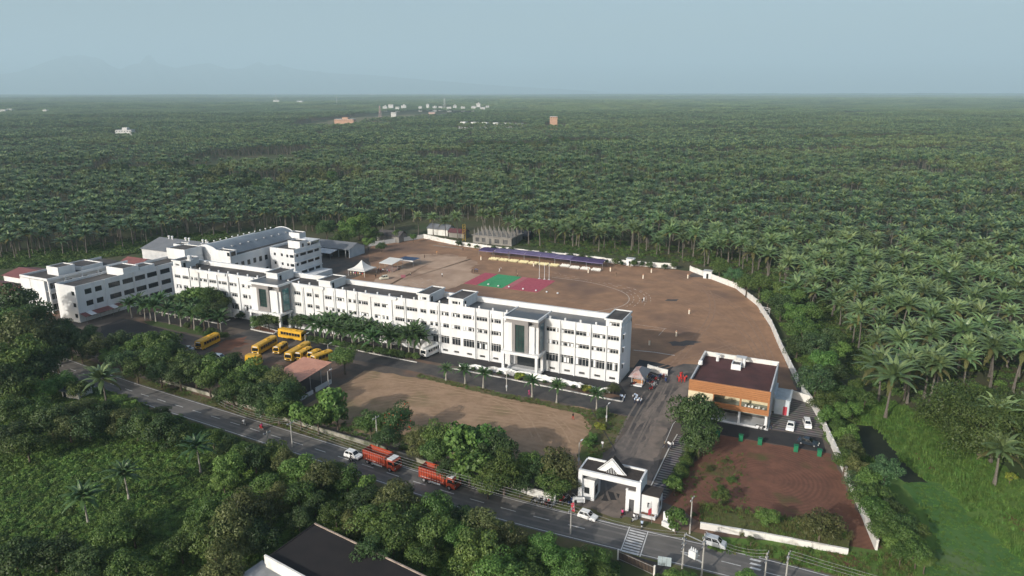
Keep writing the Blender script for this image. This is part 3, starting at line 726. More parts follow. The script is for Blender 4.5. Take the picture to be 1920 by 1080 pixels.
db = MB(); db.quad((LX0+pw,pw,RZ),(-53,pw,RZ),(-53,DEP-pw-.6,RZ),(LX0+pw,DEP-pw-.6,RZ),0); db.quad((-53,pw,RZ),(LX1-pw,pw,RZ),(LX1-pw,DEP-pw-.6,RZ),(-53,DEP-pw-.6,RZ),1)
db.build('roof_deck', [M_roof, M_roofwet], school)
PIL = [-.45,-4.1,-8.35,-12.5,-16.7,-33.2,-37.4,-41.7,-53.05,-64.2,-68.9,-76.4,-81.1,-85.1,-89.3,-93.9,-97.8,-101.4,-122.5,-128.0,-132.7,-137.5,-141.7,-145.9,-150.1]
pm = MB().box(-.16,.16,-.32,.0,0,PZ+.12).mesh('pilaster', [M_white])
for x in PIL: link('pilaster', pm, school, (x,-.002,0))
for i,(a,b,c,d) in enumerate(wins): window(school, a, b, c, d, .14, i*7+int(-a), 'slide' if a > -122 else 'slide')
vm = MB().box(0,1.65,0,.05,0,.04).box(0,1.65,0,.05,.56,.6).box(.8,.86,0,.05,.04,.56).box(.38,.42,0,.04,.04,.56).box(1.24,1.28,0,.04,.04,.56).mesh('vent_grille',[M_grill])
for a,b in vents: link('vent', vm, school, (a,.1,.75))
for a,b,c,d in wins:          # projecting sill under each opening
    pass
for kx in sorted({(a,b) for a,b,c,d in wins}):
    a,b = kx
    for c in sorted({q[2] for q in wins if q[0]==a}):
        MB().box(a-.1,b+.1,-.14,0,c-.14,c-.003).build('sill', M_white, school)
dp = MB().tube([(0,0,.2),(0,0,PZ-.9)],.07,5).mesh('drain_pipe',[M_grey])
for x in (-8.0,-16.2,-36.6,-41.2,-53.5,-64.7,-81.6,-89.8,-101.9,-132.2,-145.4): link('drain_pipe', dp, school, (x,-.09,0))
# stepped cornices
for a,b,z in ((-79.2,-67.0,PZ),(-103.2,-93.2,PZ),(-129.2,-121.2,PZ),(-148.5,-133.2,PZ)):
    MB().box(a,b,-.55,-.004,z-.55,z+.02).box(a+.2,b-.2,-.38,-.004,z-.9,z-.553).build('cornice', M_white, school)
# stub columns along the front of the deck
sm_ = MB().box(-.2,.2,0,.4,0,1.35).mesh('roof_stub',[M_white])
for k in range(42):
    x = -3.0-k*4.2
    if x < -155 or -60.5<x<-56 or -50.5<x<-45.2 or -96<x<-91.3 or -117<x<-112 or x>-4.7: continue
    link('roof_stub', sm_, school, (x, .75, RZ))
# roof rooms
def roof_room(x0,x1,y0,y1,z1,door=True,seed=0,win=None):
    f = MB()
    hs = [win] if win else []
    wall_grid(f, x0,x1,RZ,z1,hs,y0,.3,0,2)
    f.quad((x1,y0,RZ),(x1,y1,RZ),(x1,y1,z1),(x1,y0,z1)); f.quad((x1,y1,RZ),(x0,y1,RZ),(x0,y1,z1),(x1,y1,z1)); f.quad((x0,y1,RZ),(x0,y0,RZ),(x0,y0,z1),(x0,y1,z1))
    f.box(x0-.35,x1+.35,y0-.35,y1+.002,z1,z1+.14,0); f.box(x0-.35,x1+.35,y0-.35,y0-.1,z1+.143,z1+.42); f.box(x0-.35,x0-.1,y0-.1,y1,z1+.143,z1+.42); f.box(x1+.1,x1+.35,y0-.1,y1,z1+.143,z1+.42); f.box(x0-.1,x1+.1,y1-.25,y1,z1+.143,z1+.42)
    f.quad((x0-.1,y0-.1,z1+.147),(x1+.1,y0-.1,z1+.147),(x1+.1,y1-.25,z1+.147),(x0-.1,y1-.25,z1+.147),1)
    o = f.build('roof_room',[M_white,M_roof,M_room],school)
    if win: window(o,*win,y0+.12,seed)
    if door: MB().box(x1-.002,x1+.05,y0+.9,y0+1.8,RZ+.05,RZ+2.0).build('door', M_winglass, o)
roof_room(-157.8,-154.0,.45,8.0,16.4,win=(-157.0,-154.8,14.9,15.6))
roof_room(-116.9,-112.3,.9,8.3,16.4)
roof_room(-96.0,-91.6,.9,8.3,16.2)
roof_room(-60.2,-56.4,.45,9.0,16.4,win=(-59.4,-57.4,14.9,15.8),seed=1)
roof_room(-50.2,-45.6,.45,9.0,16.4,win=(-49.1,-46.5,14.9,15.8),seed=2)
roof_room(-4.5,-.45,.45,9.2,16.4,win=(-3.6,-.9,14.9,16.0),seed=3,door=False)
# windows in the shaded right end
for z in (11.3,7.8,3.4):
    o = MB().box(LX1,LX1+.12,1.0,2.2,z,z+1.5,0).build('window', M_wframe, school); MB().box(LX1+.121,LX1+.14,1.1,2.1,z+.1,z+1.4).build('pane', M_winglass, o)
    MB().box(LX1+.005,LX1+.7,.8,2.4,z+1.65,z+1.75).build('sunshade', M_white, school)
# water tanks
tk = MB().tube([(0,0,0),(0,0,1.3),(0,0,1.5)],[.7,.7,.35],12).mesh('water_tank',[M_white]); tk2 = tk.copy(); tk2.materials[0] = M_black
tag(link('water_tank', tk, None, (-152.6,3.0,16.9)), 'white plastic water tank standing on the left roof room of the long block', 'water tank')
tag(link('water_tank', tk2, None, (-150.6,4.4,RZ)), 'black plastic water tank beside the white tank on the left roof end', 'water tank')
MB().box(-1.2,1.2,-.8,.8,0,.35).build('tank_base', M_grey, school, (-152.6,3.0,16.55))

# entrance bays (grey frame round a tall green glass strip, canopy below on columns)
def portico(x0, x1, yf, zt, zb, glass, gframe, side):
    """x0..x1 front, yf the front plane, glass = (x0,x1,z0,z1), gframe the grey surround, side = glass colour of the right side"""
    b = MB()
    gx0,gx1,gz0,gz1 = glass; fx0,fx1 = gframe
    # white cheeks and core
    b.box(x0,fx0,yf,0-.005,zb,zt-1.6); b.box(fx1+.01,x1-.9,yf,-.005,zb,zt-1.9); b.box(x1-.9,x1,yf+.6,-.005,zb,zt-1.9,0)
    b.box(x0+.3,x1-.05,yf+1.2,-.006,zt-1.6,zt-.35,1)
    b.build('wall', [M_white, M_greyclad], school)
    # grey surround
    c = MB(); c.box(fx0+.005,gx0,yf-.35,yf+.8,zb+.005,zt-.35); c.box(gx1,fx1,yf-.35,yf+.8,zb+.005,zt-.35); c.box(gx0,gx1,yf-.35,yf+.8,gz1,zt-.35); c.box(gx0,gx1,yf-.35,yf+.8,zb+.005,gz0)
    c.box(x1-.9,x1+.12,yf,yf+.6,zt-1.9,zt-.35); c.box(x0+.3,fx0-.01,yf+.5,yf+1.195,zt-1.6,zt-.36)
    c.build('grey_surround', M_greyclad, school)
    g = MB(); g.box(gx0+.002,gx1-.002,yf-.05,yf+.1,gz0+.002,gz1-.002); go = g.build('glass_strip', M_greenglass, school)
    n = 5
    for k in range(1,n): MB().box(gx0+.01,gx1-.01,yf-.11,yf-.052,gz0+(gz1-gz0)*k/n-.04,gz0+(gz1-gz0)*k/n+.04).build('transom', M_grill, go)
    for k in (1,2): MB().box(gx0+(gx1-gx0)*k/3-.03,gx0+(gx1-gx0)*k/3+.03,yf-.1,yf-.053,gz0+.02,gz1-.02).build('mullion', M_grill, go)
    # right side: grey panel with glass
    s = MB(); s.box(x1+.002,x1+.12,yf+.6,-.3,zb,zt-.36); s.build('side_panel', M_greyclad, school)
    sg = MB(); sg.box(x1+.122,x1+.18,yf+1.3,-1.0,zb+.4,zt-1.5); so = sg.build('side_glass', side, school)
    for k in range(1,4):
        z = zb+.4+(zt-1.9-zb)*k/4; MB().box(x1+.181,x1+.21,yf+1.3,-1.0,z-.04,z+.04).build('transom', M_grill, so)
    # cap slab and roof
    cp = MB(); cp.box(x0-.1,x1+.45,yf-.75,.6,zt-.35,zt+.1); cp.build('cap_slab', M_white, school)
    rl = MB(); rl.box(x1+.05,x1+.4,yf-.7,4.2,zt+.103,zt+.3); rl.box(x0,x0+.3,yf+.2,4.2,zt+.103,zt+.3); rl.box(x0+.3,x1+.05,yf-.7,yf-.45,zt+.103,zt+.3); rl.build('roof_kerb', M_white, school)
    MB().quad((x0+.3,yf-.45,zt+.108),(x1+.05,yf-.45,zt+.108),(x1+.05,.58,zt+.108),(x0+.3,.58,zt+.108)).build('roof_deck', M_roofwet, school)
    # canopy slab on four columns
    cs = MB(); cs.box(x0-.6,x1+.6,yf-.9,-.34,zb-.75,zb-.02); cs.build('canopy_slab', M_white, school)
    for cx in (x0-.1, x1-.1):
        for cyy in (yf-.35, -1.2): MB().box(cx-.35,cx+.35,cyy-.35,cyy+.35,.0,zb-.753).build('column', M_white, school)
    MB().box(x0+1.8,x1-.4,-.2,-.004,.3,zb-1.6).build('entrance_glass', M_winglass, school)
    for k in range(3): MB().box(x0-.2-.0,x1+.2,yf+1.8+k*.35-.002*k,-.21,.0+.16*k,.16+.16*k).build('step', M_grey, school)
portico(-30.6,-21.0,-4.7,15.35,6.05,(-27.3,-24.6,5.75,13.6),(-28.2,-23.55),M_blueglass)
portico(-118.3,-106.6,-5.0,14.85,6.0,(-114.4,-111.5,7.4,13.2),(-115.3,-110.5),M_tealglass)

# ---------------------------------------------------------------- generic flat roofed block
def block(name, label, x0,x1,y0,y1,h, front=(), right=(), left=(), par=.8, wall=None, deck=None, cat='building', fd=.3):
    """front: holes (x0,x1,z0,z1) seen in the -y face; right: holes (y0,y1,z0,z1) in the +x face"""
    wall = wall or M_white; deck = deck or M_roof
    t = thing(name, label, cat, (x0,y0,0)); L, D = x1-x0, y1-y0; b = MB()
    wall_grid(b, 0,L,0,h,[(a-x0,bb-x0,c,d) for a,bb,c,d in front],0,fd)
    rb = MB(); wall_grid(rb, 0,D,0,h,[(a-y0,bb-y0,c,d) for a,bb,c,d in right],0,fd)
    b.add([(L-y,x,z) for x,y,z in rb.v], [f for f in rb.f], 0); b.m[-len(rb.f):] = rb.m
    b.quad((L,D,0),(0,D,0),(0,D,h),(L,D,h)); b.quad((0,D,0),(0,0,0),(0,0,h),(0,D,h))
    b.build('wall',[wall,M_room],t)
    p = MB(); p.box(0,L,.001,.25,h-par,h); p.box(0,L,D-.25,D-.001,h-par,h); p.box(.001,.25,.25,D-.25,h-par,h); p.box(L-.25,L-.001,.25,D-.25,h-par,h); p.build('parapet',wall,t)
    MB().quad((.25,.25,h-par+.01),(L-.25,.25,h-par+.01),(L-.25,D-.25,h-par+.01),(.25,D-.25,h-par+.01)).build('roof_deck',deck,t)
    for i,(a,bb,c,d) in enumerate(front): window(t,a-x0,bb-x0,c,d,.12,i+int(abs(a)),'dark' if fd < .31 else 'slide')
    for i,(a,bb,c,d) in enumerate(right): window(t,L-.12,0,c,d,a-y0,i,'dark') if False else side_window(t,L-.12,a-y0,bb-y0,c,d,i)
    return t
def side_window(t, x, y0, y1, z0, z1, seed):
    return window_rot(t, x, y0, y1-y0, z0, z1, seed)
def window_rot(t, x, y, w_, z0, z1, seed):
    o = window(t, 0, w_, z0, z1, 0, seed, 'dark'); o.location = (x, y, z0); o.rotation_euler = (0,0,R(90)); return o
def roof_box(t, x0,x1,y0,y1,z0,z1,name='roof_room',m=None,deck=None):
    m = m or M_white; f = MB(); f.box(x0,x1,y0,y1,z0,z1-.3); f.box(x0,x1,y0,y0+.22,z1-.298,z1); f.box(x0,x1,y1-.22,y1,z1-.298,z1); f.box(x0,x0+.22,y0+.22,y1-.22,z1-.298,z1); f.box(x1-.22,x1,y0+.22,y1-.22,z1-.298,z1)
    f.quad((x0+.22,y0+.22,z1-.295),(x1-.22,y0+.22,z1-.295),(x1-.22,y1-.22,z1-.295),(x0+.22,y1-.22,z1-.295),1)
    return f.build(name,[m,deck or M_roof],t)

# left wing (its short end faces the road, its long side lies in shade)
fl = (.9,4.5,8.4)
rw = []
for z in fl:
    rw += [(-22.2,-19.8,z+.3,z+2.0),(-18.6,-16.2,z+.3,z+2.0),(-13.8,-9.6,z+.3,z+2.0),(-8.6,-4.6,z+.3,z+2.0),(-3.8,.2,z+.3,z+2.0),(1.0,5.0,z+.3,z+2.0),(6.4,10.4,z+.3,z+2.0),(12.4,15.4,z+.3,z+2.0)]
wing = block('classroom_wing','white three storey classroom wing with its blank end towards the road',-182.0,-172.2,-25.2,26.0,12.1,front=[(-174.4,-172.9,z+.5,z+1.9) for z in fl],right=rw)
for y in (-15.0,-4.2,5.6,11.4):
    MB().box(9.8,10.1,y+25.2-.15,y+25.2+.15,0,12.1).build('pilaster',M_white,wing)
roof_box(wing,1.2,9.6,17.5,23.5,11.3,14.0); roof_box(wing,.3,9.7,43.0,51.0,11.3,15.4)
o = roof_box(wing,4.0,9.4,24.0,30.0,11.3,13.0)
# red and white awning at the wing foot
aw = thing('lean_to_awning','red and white sheet metal awning at the foot of the classroom wing','awning',(-172.2,-25,0))
M_redsheet = mat('red_sheet',(.21,.080,.072),(.17,.068,.062),.6,.55,world=True)
for i,m in enumerate((M_redsheet,M_white,M_redsheet,M_redsheet,M_redsheet,M_white,M_redsheet)):
    MB().add([(0,i*2.0,3.0),(2.8,i*2.0,2.35),(2.8,i*2.0+1.97,2.35),(0,i*2.0+1.97,3.0),(0,i*2.0,2.94),(2.8,i*2.0,2.29),(2.8,i*2.0+1.97,2.29),(0,i*2.0+1.97,2.94)],[(0,1,2,3),(7,6,5,4),(0,4,5,1),(1,5,6,2),(2,6,7,3)]).build('roof_sheet',m,aw)
for y in (.2,5,9.5,13.8): MB().tube([(2.7,y,0),(2.7,y,2.3)],.05,5).build('post',M_metal,aw)

# outer wing with balconies on its shaded side
t = thing('balcony_wing','white wing at the far left with open balconies on its shaded side','building',(-204.5,-22.6,0))
b = MB(); b.box(0,12.6,0,30,0,11.3); b.build('wall',M_white,t)
p = MB(); p.box(0,14.5,-.02,.23,11.303,12.0); p.box(0,.25,.23,30,11.303,12.0); p.box(14.25,14.5,.23,30,11.303,12.0); p.build('parapet',M_white,t)
MB().box(0,14.5,.0,30,11.15,11.3).quad((.25,.23,11.31),(14.25,.23,11.31),(14.25,30,11.31),(.25,30,11.31),1).build('roof_deck',[M_white,M_roof],t)
for z in (3.7,7.4):
    s = MB().box(12.603,14.7,.4,29.8,z-.15,z).build('balcony',M_grey,t); MB().box(14.55,14.7,.4,29.8,z,z+1.0).build('railing',M_grey,s)
for y in (0.2,6,12,18,24): MB().box(14.0,14.5,y,y+.45,0,11.14).build('column',M_white,t)
for z in (.3,3.9,7.6):
    for k in range(5):
        y = 1.8+k*5.6; o = MB().box(12.605,12.66,y,y+2.2,z+.2,z+2.2).build('window',M_winglass,t); MB().box(12.661,12.70,y+1.05,y+1.15,z+.2,z+2.2).build('mullion',M_wframe,o)
MB().box(5.2,5.32,-.05,-.003,1,11.2).build('drain_pipe',M_metal,t)
roof_box(t,5.5,11.5,6,12,11.32,14.2); roof_box(t,2,12,14,22,11.32,12.8)

# red roofed low buildings beyond
def gable(name,label,x0,x1,y0,y1,h,rise,axis,wall,roof,cat='building',over=.5,open_front=False):
    t = thing(name,label,cat,(x0,y0,0)); L,D = x1-x0,y1-y0
    if axis=='x':
        prof=[(0,0),(D,0),(D,h),(D/2,h+rise),(0,h)]
        if open_front:
            MB().box(0,L,D-.2,D,0,h).box(0,.2,.2,D-.2,0,h).box(L-.2,L,.2,D-.2,0,h).build('wall',wall,t); MB().extrude_x([(0,h),(D,h),(D/2,h+rise)],L-.2,L).build('gable_end',wall,t); MB().extrude_x([(0,h),(D,h),(D/2,h+rise)],0,.2).build('gable_end',wall,t)
            for k in range(5): MB().box(L*(k+.5)/5-.15,L*(k+.5)/5+.15,0,.3,0,h).build('post',M_metal,t)
        else: MB().extrude_x(prof,0,L).build('wall',wall,t)
        s = rise/(D/2)
        for sgn in (0,1):
            a = (-over if sgn==0 else D+over); za = h-over*s+.06
            q=[(-over,a,za),(L+over,a,za),(L+over,D/2,h+rise+.06),(-over,D/2,h+rise+.06)]
            MB().add(q+[(p[0],p[1],p[2]+.09) for p in q],[(3,2,1,0),(4,5,6,7),(0,1,5,4),(1,2,6,5),(3,0,4,7)]).build('roof_slope',roof,t)
    else:
        prof=[(0,0),(L,0),(L,h),(L/2,h+rise),(0,h)]; MB().extrude_y(prof,0,D).build('wall',wall,t); s=rise/(L/2)
        for sgn in (0,1):
            a = (-over if sgn==0 else L+over); za=h-over*s+.06
            q=[(a,-over,za),(a,D+over,za),(L/2,D+over,h+rise+.06),(L/2,-over,h+rise+.06)]
            MB().add(q+[(p[0],p[1],p[2]+.09) for p in q],[(3,2,1,0),(4,5,6,7),(0,1,5,4),(1,2,6,5),(3,0,4,7)]).build('roof_slope',roof,t)
    return t
M_greyroof = mat('grey_sheet_roof',(.17,.175,.185),(.13,.135,.145),.3,.5,spec=.4,world=True)
M_blueroof = mat('bluegrey_vault',(.20,.225,.25),(.155,.18,.205),.18,.42,spec=.5,world=True,c3=(.13,.15,.17),scale3=.05)
gable('sheet_roof_hall','large low hall with grey sheet roof behind the classroom wings',-222,-186,38,58,7.5,3.0,'x',M_grey,M_greyroof)
for i,x in enumerate((-216,-214,-206,-204,-196,-194)):
    tv = tag(MB().tube([(0,0,0),(0,0,.9)],.35,8).ball((0,0,1.2),.55,0,8,4,.8).build('roof_ventilator',M_white,None,(x,47.4,10.3)),'white turbine ventilator on the ridge of the grey sheet roof','roof ventilator','ventilators along the grey roof ridge')
gable('red_roof_shed','low shed with red sheet roof left of the balcony wing',-244,-214,-6,7,3.6,1.6,'x',M_white,M_redsheet)
gable('red_roof_annex','small red roofed annex in front of the larger red roofed shed',-236,-207,-22,-11,3.4,1.5,'x',M_grey,M_redsheet)
gable('red_roof_store','small red roofed store behind the balcony wing',-218,-207,24,33,4.6,1.6,'x',M_white,M_redsheet)

# ---------------------------------------------------------------- assembly hall with barrel roof
hall = thing('assembly_hall','white assembly hall with a long blue grey barrel roof','building',(-188.5,27,0))
HW, HD = 29.0, 42.0
hb = MB(); rh=[(2+k*3.1,3.6+k*3.1,7.2,9.2) for k in range(12)]
wall_grid(hb,0,HW,0,11.6,[(19.5,21.0,6.4,7.6),(12,13.2,5.8,7),(15.5,16.6,5.6,6.6)],0,.25)
r2 = MB(); wall_grid(r2,0,HD,0,11.6,rh+[(a,b,2.2,4.2) for a,b,_,_ in rh],0,.25); n0=len(hb.m); hb.add([(HW-y,x,z) for x,y,z in r2.v],r2.f,0); hb.m[n0:]=r2.m
hb.quad((HW,HD,0),(0,HD,0),(0,HD,11.6),(HW,HD,11.6)); hb.quad((0,HD,0),(0,0,0),(0,0,11.6),(0,HD,11.6)); hb.quad((0,0,11.58),(HW,0,11.58),(HW,HD,11.58),(0,HD,11.58))
hb.build('wall',[M_white,M_room],hall)
for i,(a,b,c,d) in enumerate(rh):
    window_rot(hall,HW-.12,a,b-a,c,d,i); window_rot(hall,HW-.12,a,b-a,2.2,4.2,i+1)
AR0,AR1 = 8.0,25.8
arc=[(AR0+(AR1-AR0)*k/18, 11.6+4.1*math.sin(math.pi*k/18)**.85) for k in range(19)]
MB().extrude_y(arc,.0,.35).build('gable_end',M_white,hall); MB().extrude_y(arc,HD-.35,HD).build('gable_end',M_white,hall)
va = MB(); n=19
ins=[(AR0+.3+(AR1-AR0-.6)*k/18, 11.6+3.85*math.sin(math.pi*k/18)**.85) for k in range(19)]
# vault in sheets with a standing seam between
for s in range(14):
    y0=.36+s*(HD-.72)/14; y1=y0+(HD-.72)/14-.05
    v=[(x,y0,z) for x,z in ins]+[(x,y1,z) for x,z in ins]; MB().add(v,[(i,i+1,n+i+1,n+i) for i in range(n-1)]).build('roof_sheet',M_blueroof,hall)
MB().add([(x,.36,z-.08) for x,z in ins]+[(x,HD-.36,z-.08) for x,z in ins],[(i,i+1,n+i+1,n+i) for i in range(n-1)]).build('roof_lining',M_metal,hall)
for s in range(9): MB().box(AR1-4.3,AR1-3.5,3.6+s*4.3,4.4+s*4.3,14.0,14.4).build('skylight',M_metal,hall)
for s in range(13): MB().box(AR0+4.2,AR0+4.6,2+s*3.1,2.5+s*3.1,15.05,15.45).build('ridge_vent',M_white,hall)
for (a,b,c,d,z) in ((-.2,4.6,-.2,3.6,14.6),(22.0,29.2,-.2,3.2,14.2),(23.6,29.2,HD-4,HD,14.4)):
    roof_box(hall,a,b,c,d,11.6,z,'corner_tower')
for (x,y) in ((3.0,-.21),(27.8,-.21)):
    o=MB().box(x,x+1.3,y-.02,y-.002,12.3,13.7).build('window',M_winglass,hall)
o=MB().box(29.205,29.23,.4,2.6,12.2,13.8).build('window',M_winglass,hall)
MB().box(HW-2.9,HW,3.2,HD-4,11.61,12.1).build('gutter_wall',M_white,hall)
MB().box(HW-2.8,HW-.3,3.3,HD-4.1,12.102,12.13).build('gutter_deck',M_dark,hall)

# ---------------------------------------------------------------- banded block right of the hall
fr=[]
for z in (9.3,5.7,2.1): fr += [(-155.6,-154.6,z,z+1.1),(-152.0,-151.0,z,z+1.1),(-149.3,-148.3,z-.2,z+.9),(-147.5,-145.6,z-.2,z+.9)]
rg=[]
for z in (9.2,5.6,2.0): rg += [(46.6,47.8,z,z+1.0),(49.0,52.4,z,z+1.1),(53.2,56.6,z,z+1.1),(57.4,60.2,z,z+1.1)]
ob = block('banded_block','white four storey block with dark window bands standing right of the barrel roofed hall','building' if False else -157.5,-145.3,45.5,61.5,12.4,front=fr,right=rg)
for z in (10.9,7.3,3.7): MB().box(12.2,12.75,.2,15.8,z-.3,z+.05).build('sunshade',M_white,ob)
roof_box(ob,5.0,11.0,5.0,9.5,11.6,14.6,'roof_room'); MB().box(11.0,11.05,6.2,7.2,11.7,13.6).build('door',M_winglass,ob)
MB().box(4.6,12.2,9.8,15.9,13.6,13.9).box(4.8,5.1,10,10.3,11.6,13.598).box(11.8,12.1,10,10.3,11.6,13.598).box(11.8,12.1,15.4,15.7,11.6,13.598).box(4.8,5.1,15.4,15.7,11.6,13.598).build('roof_canopy',M_white,ob)
MB().box(12.2,18,-1,15,0,2.0).build('plinth_room',M_white,ob)

# sheds left of the sports ground
gable('open_shed','grey roofed open shed with a pale gable end at the left of the sports ground',-170,-150.4,86,97.5,3.9,2.0,'x',mat('shed_wall',(.46,.49,.52),(.38,.41,.44),.4,.8,world=True),M_greyroof,open_front=True)
t = thing('lean_to_shed','low lean-to roof in front of the grey open shed','shed',(-170,80,0))
MB().add([(0,0,2.8),(14,0,2.8),(14,5.3,3.6),(0,5.3,3.6)],[(0,1,2,3)]).add([(0,0,2.72),(14,0,2.72),(14,5.3,3.52),(0,5.3,3.52)],[(3,2,1,0)]).build('roof',M_grey,t)
for x in (.3,4.7,9.2,13.7): MB().tube([(x,.2,0),(x,.2,2.75)],.07,5).build('post',M_metal,t)

# ================================================================ boundary walls
def wall_run(name, label, pts, h, th=.22, step=5.0, m=None, post=True, jitter=.0, group=None):
    m = m or M_wallw; rr = random.Random(int(pts[0][0]*10)); t = thing(name, label, 'wall', (pts[0][0], pts[0][1], 0), 0, group); ox, oy = pts[0]
    D = []
    for a, b in zip(pts, pts[1:]):
        n = max(1, round(math.dist(a,b)/step)); D += [(a[0]+(b[0]-a[0])*k/n, a[1]+(b[1]-a[1])*k/n) for k in range(n)]
    D.append(pts[-1])
    for a, b in zip(D, D[1:]):
        L = math.dist(a,b); ang = math.atan2(b[1]-a[1], b[0]-a[0]); hh = h+rr.uniform(-jitter,jitter)
        p = MB().box(.02,L-.02,-th/2,th/2,0,hh-.08).box(0.0,L,-th/2-.05,th/2+.05,hh-.078,hh).build('wall_panel', m, t, (a[0]-ox,a[1]-oy,0), ang)
    if post:
        pm_ = POST_ME.setdefault((round(h,1), m.name), MB().box(-.16,.16,-.19,.19,0,h+.14).mesh('wall_post',[m]))
        for a, b in zip(D, D[1:]): link('wall_post', pm_, t, (a[0]-ox,a[1]-oy,0), math.atan2(b[1]-a[1], b[0]-a[0]))
    return t
POST_ME = {}
wall_run('boundary_wall','white wall behind the purple canopy along the far side of the sports ground', X([(795,447),(862,461),(930,470),(1000,478),(1080,485),(1150,494),(1200,499),(1268,504)]), 2.1, jitter=.12)
wall_run('boundary_wall','curved white wall along the right edge of the sports ground', X([(1294,508),(1330,522),(1380,541),(1420,573),(1445,612),(1462,652),(1480,690),(1496,722)]), 2.1, jitter=.06)
wall_run('boundary_wall','long straight white wall between the ploughed red plot and the green stream bank', [(42.5,13.6),(44.8,7.0),(46.6,.6),(48.4,-7.3),(53.2,-28),(57.4,-48.9)], 1.9, .35, 3.4, jitter=.03)
wall_run('boundary_wall','short white wall joining the canteen outbuilding to the long right hand wall', [(40.4,8.9),(44.6,7.4)], 2.0)
wall_run('roadside_wall','low white wall with a stained top below the grassy bank beside the road', [(30.2,-54.8),(40.6,-53.3),(53.2,-52.1)], 1.15, .3, 4.2, post=False, jitter=.05)
wall_run('roadside_wall','low whitewashed road wall half hidden by trees from the gate to the bus yard', [(-108,-48.2),(-97.6,-49.2),(-86.8,-49.9),(-64.7,-52.2),(-45.5,-53.8),(-36.4,-54.4),(-21.9,-56.2)], .85, .25, 5, m=mat('mossy_wall',(.34,.32,.27),(.10,.11,.07),.45,.9,lo=.40,hi=.60,world=True), post=False)
wall_run('roadside_wall','white name wall with a sloping top just left of the gate', [(-4.5,-56.6),(-.4,-57.4),(4.9,-57.6)], 1.5, .3, 4.6, post=False)
wall_run('boundary_wall','whitewashed wall in shade beyond the sheds at the far left of the sports ground', X([(690,462),(720,458),(760,452),(793,447)]), 2.0)
bk = thing('grass_bank','dry grass topped earth bank behind the low white road wall','bank',(30,-54,0))
M_bank = mat('bank_grass', (.105,.105,.040), (.085,.100,.032), .8, .95, bump=.06, bscale=3, world=True)
MB().add([(.4,-.2,1.0),(10.6,1.2,1.0),(23.2,2.3,1.0),(23.4,5.0,.9),(10.8,5.4,.9),(0.2,4.2,.9),(-.5,6.4,0.02),(11,7.6,.02),(23.6,6.6,.02)],[(0,1,4,5),(1,2,3,4),(5,4,7,6),(4,3,8,7)]).build('bank_slope', M_bank, bk)
# white posts between the two far walls
for px,py,lb in ((1182,497,'left'),(1327,521,'right')):
    x,y = at(px,py); t = thing('water_cabin' if lb=='left' else 'gate_cabin','small white cabin on the far wall beside the gap' if lb=='right' else 'small white cabin by the far wall right of the purple canopy','cabin',(x,y,0))
    MB().box(-1.6,1.6,-1.4,1.4,0,2.9).build('wall',M_white,t); MB().box(-1.8,1.8,-1.6,1.6,2.903,3.05).build('roof_slab',M_grey,t); MB().box(-.4,.4,-1.45,-1.402,.05,2.0).build('door',M_winglass,t)
# rough white garden wall in front of the block
M_rough = mat('rough_white', (.78,.78,.76), (.55,.55,.53), 1.2, .85, lo=.5, hi=.7, world=True)
def garden_wall():
    t = thing('garden_wall','low rough white garden wall between the front apron and the inner drive','wall',(0,0,0)); rr = random.Random(4); x = -43.0; zt = .9; n=4
    while x < -.8:
        L = 2.1; zs=[zt]
        for k in range(n): zs.append(min(1.75,max(.75,zs[-1]+rr.uniform(-.22,.24))))
        zt=zs[-1]; v=[]; f=[]
        for k in range(n+1):
            xx=x+L*k/n; yc=-6.5+.3*math.sin(xx*.33); w1=.42; w2=.20+.08*math.sin(xx*1.9)
            v += [(xx,yc-w1,0),(xx,yc-w2,zs[k]),(xx,yc+w2,zs[k]*.97),(xx,yc+w1,0)]
        for k in range(n):
            for q in range(3): f.append((4*k+q,4*k+4+q,4*k+5+q,4*k+1+q))
        f += [(0,1,2,3),(4*n+3,4*n+2,4*n+1,4*n)]
        MB().add(v,f).build('wall_segment',M_rough,t); x += L+.02
garden_wall()

# ================================================================ gate house
M_tile = mat('gate_roof', (.040,.033,.030), (.062,.052,.046), 1.0, .95, world=True)
gt = thing('gate_house','white entrance gate with a dark flat roof and triangular gable over the drive','gate',(8.2,-55.0,0))
GW, GD, GH = 11.5, 4.6, 6.1
MB().box(0,GW,0,.5,GH-.95,GH).build('beam',M_white,gt)
MB().box(.0,.75,0.002,.5,0,GH-.953).build('column',M_white,gt); MB().box(GW-.8,GW,0.002,.5,0,GH-.953).build('column',M_white,gt)
MB().box(GW-.35,GW-.001,.503,GD,0,GH+.25).build('side_wall',M_white,gt); MB().box(.001,.3,.503,GD,GH-2.2,GH).build('side_wall',M_white,gt)
MB().box(.3,GW-.35,.503,GD,GH-.35,GH-.08,1).build('roof_deck',[M_tile,M_tile],gt)
MB().box(.3,GW-.36,GD-.22,GD+.05,GH-.078,GH+.28).build('rear_parapet',M_white,gt); MB().box(.8,GW-.4,4.3,4.6,GH-.9,GH-.353).build('rear_beam',M_white,gt)
for x in (1.0,GW-1.4): MB().box(x,x+.5,GD-.6,GD-.1,0,GH-.353).build('column',M_white,gt)
gb = MB(); y0,y1=.9,2.6; cx=5.9
outer=[(cx-2.4,GH+.25),(cx,GH+2.75),(cx+2.4,GH+.25)]; inner=[(cx+1.15,GH+.25),(cx,GH+1.35),(cx-1.15,GH+.25)]
prof=outer+inner; gb.extrude_y(prof,y0,y0+.35); gb.build('gable',M_white,gt)
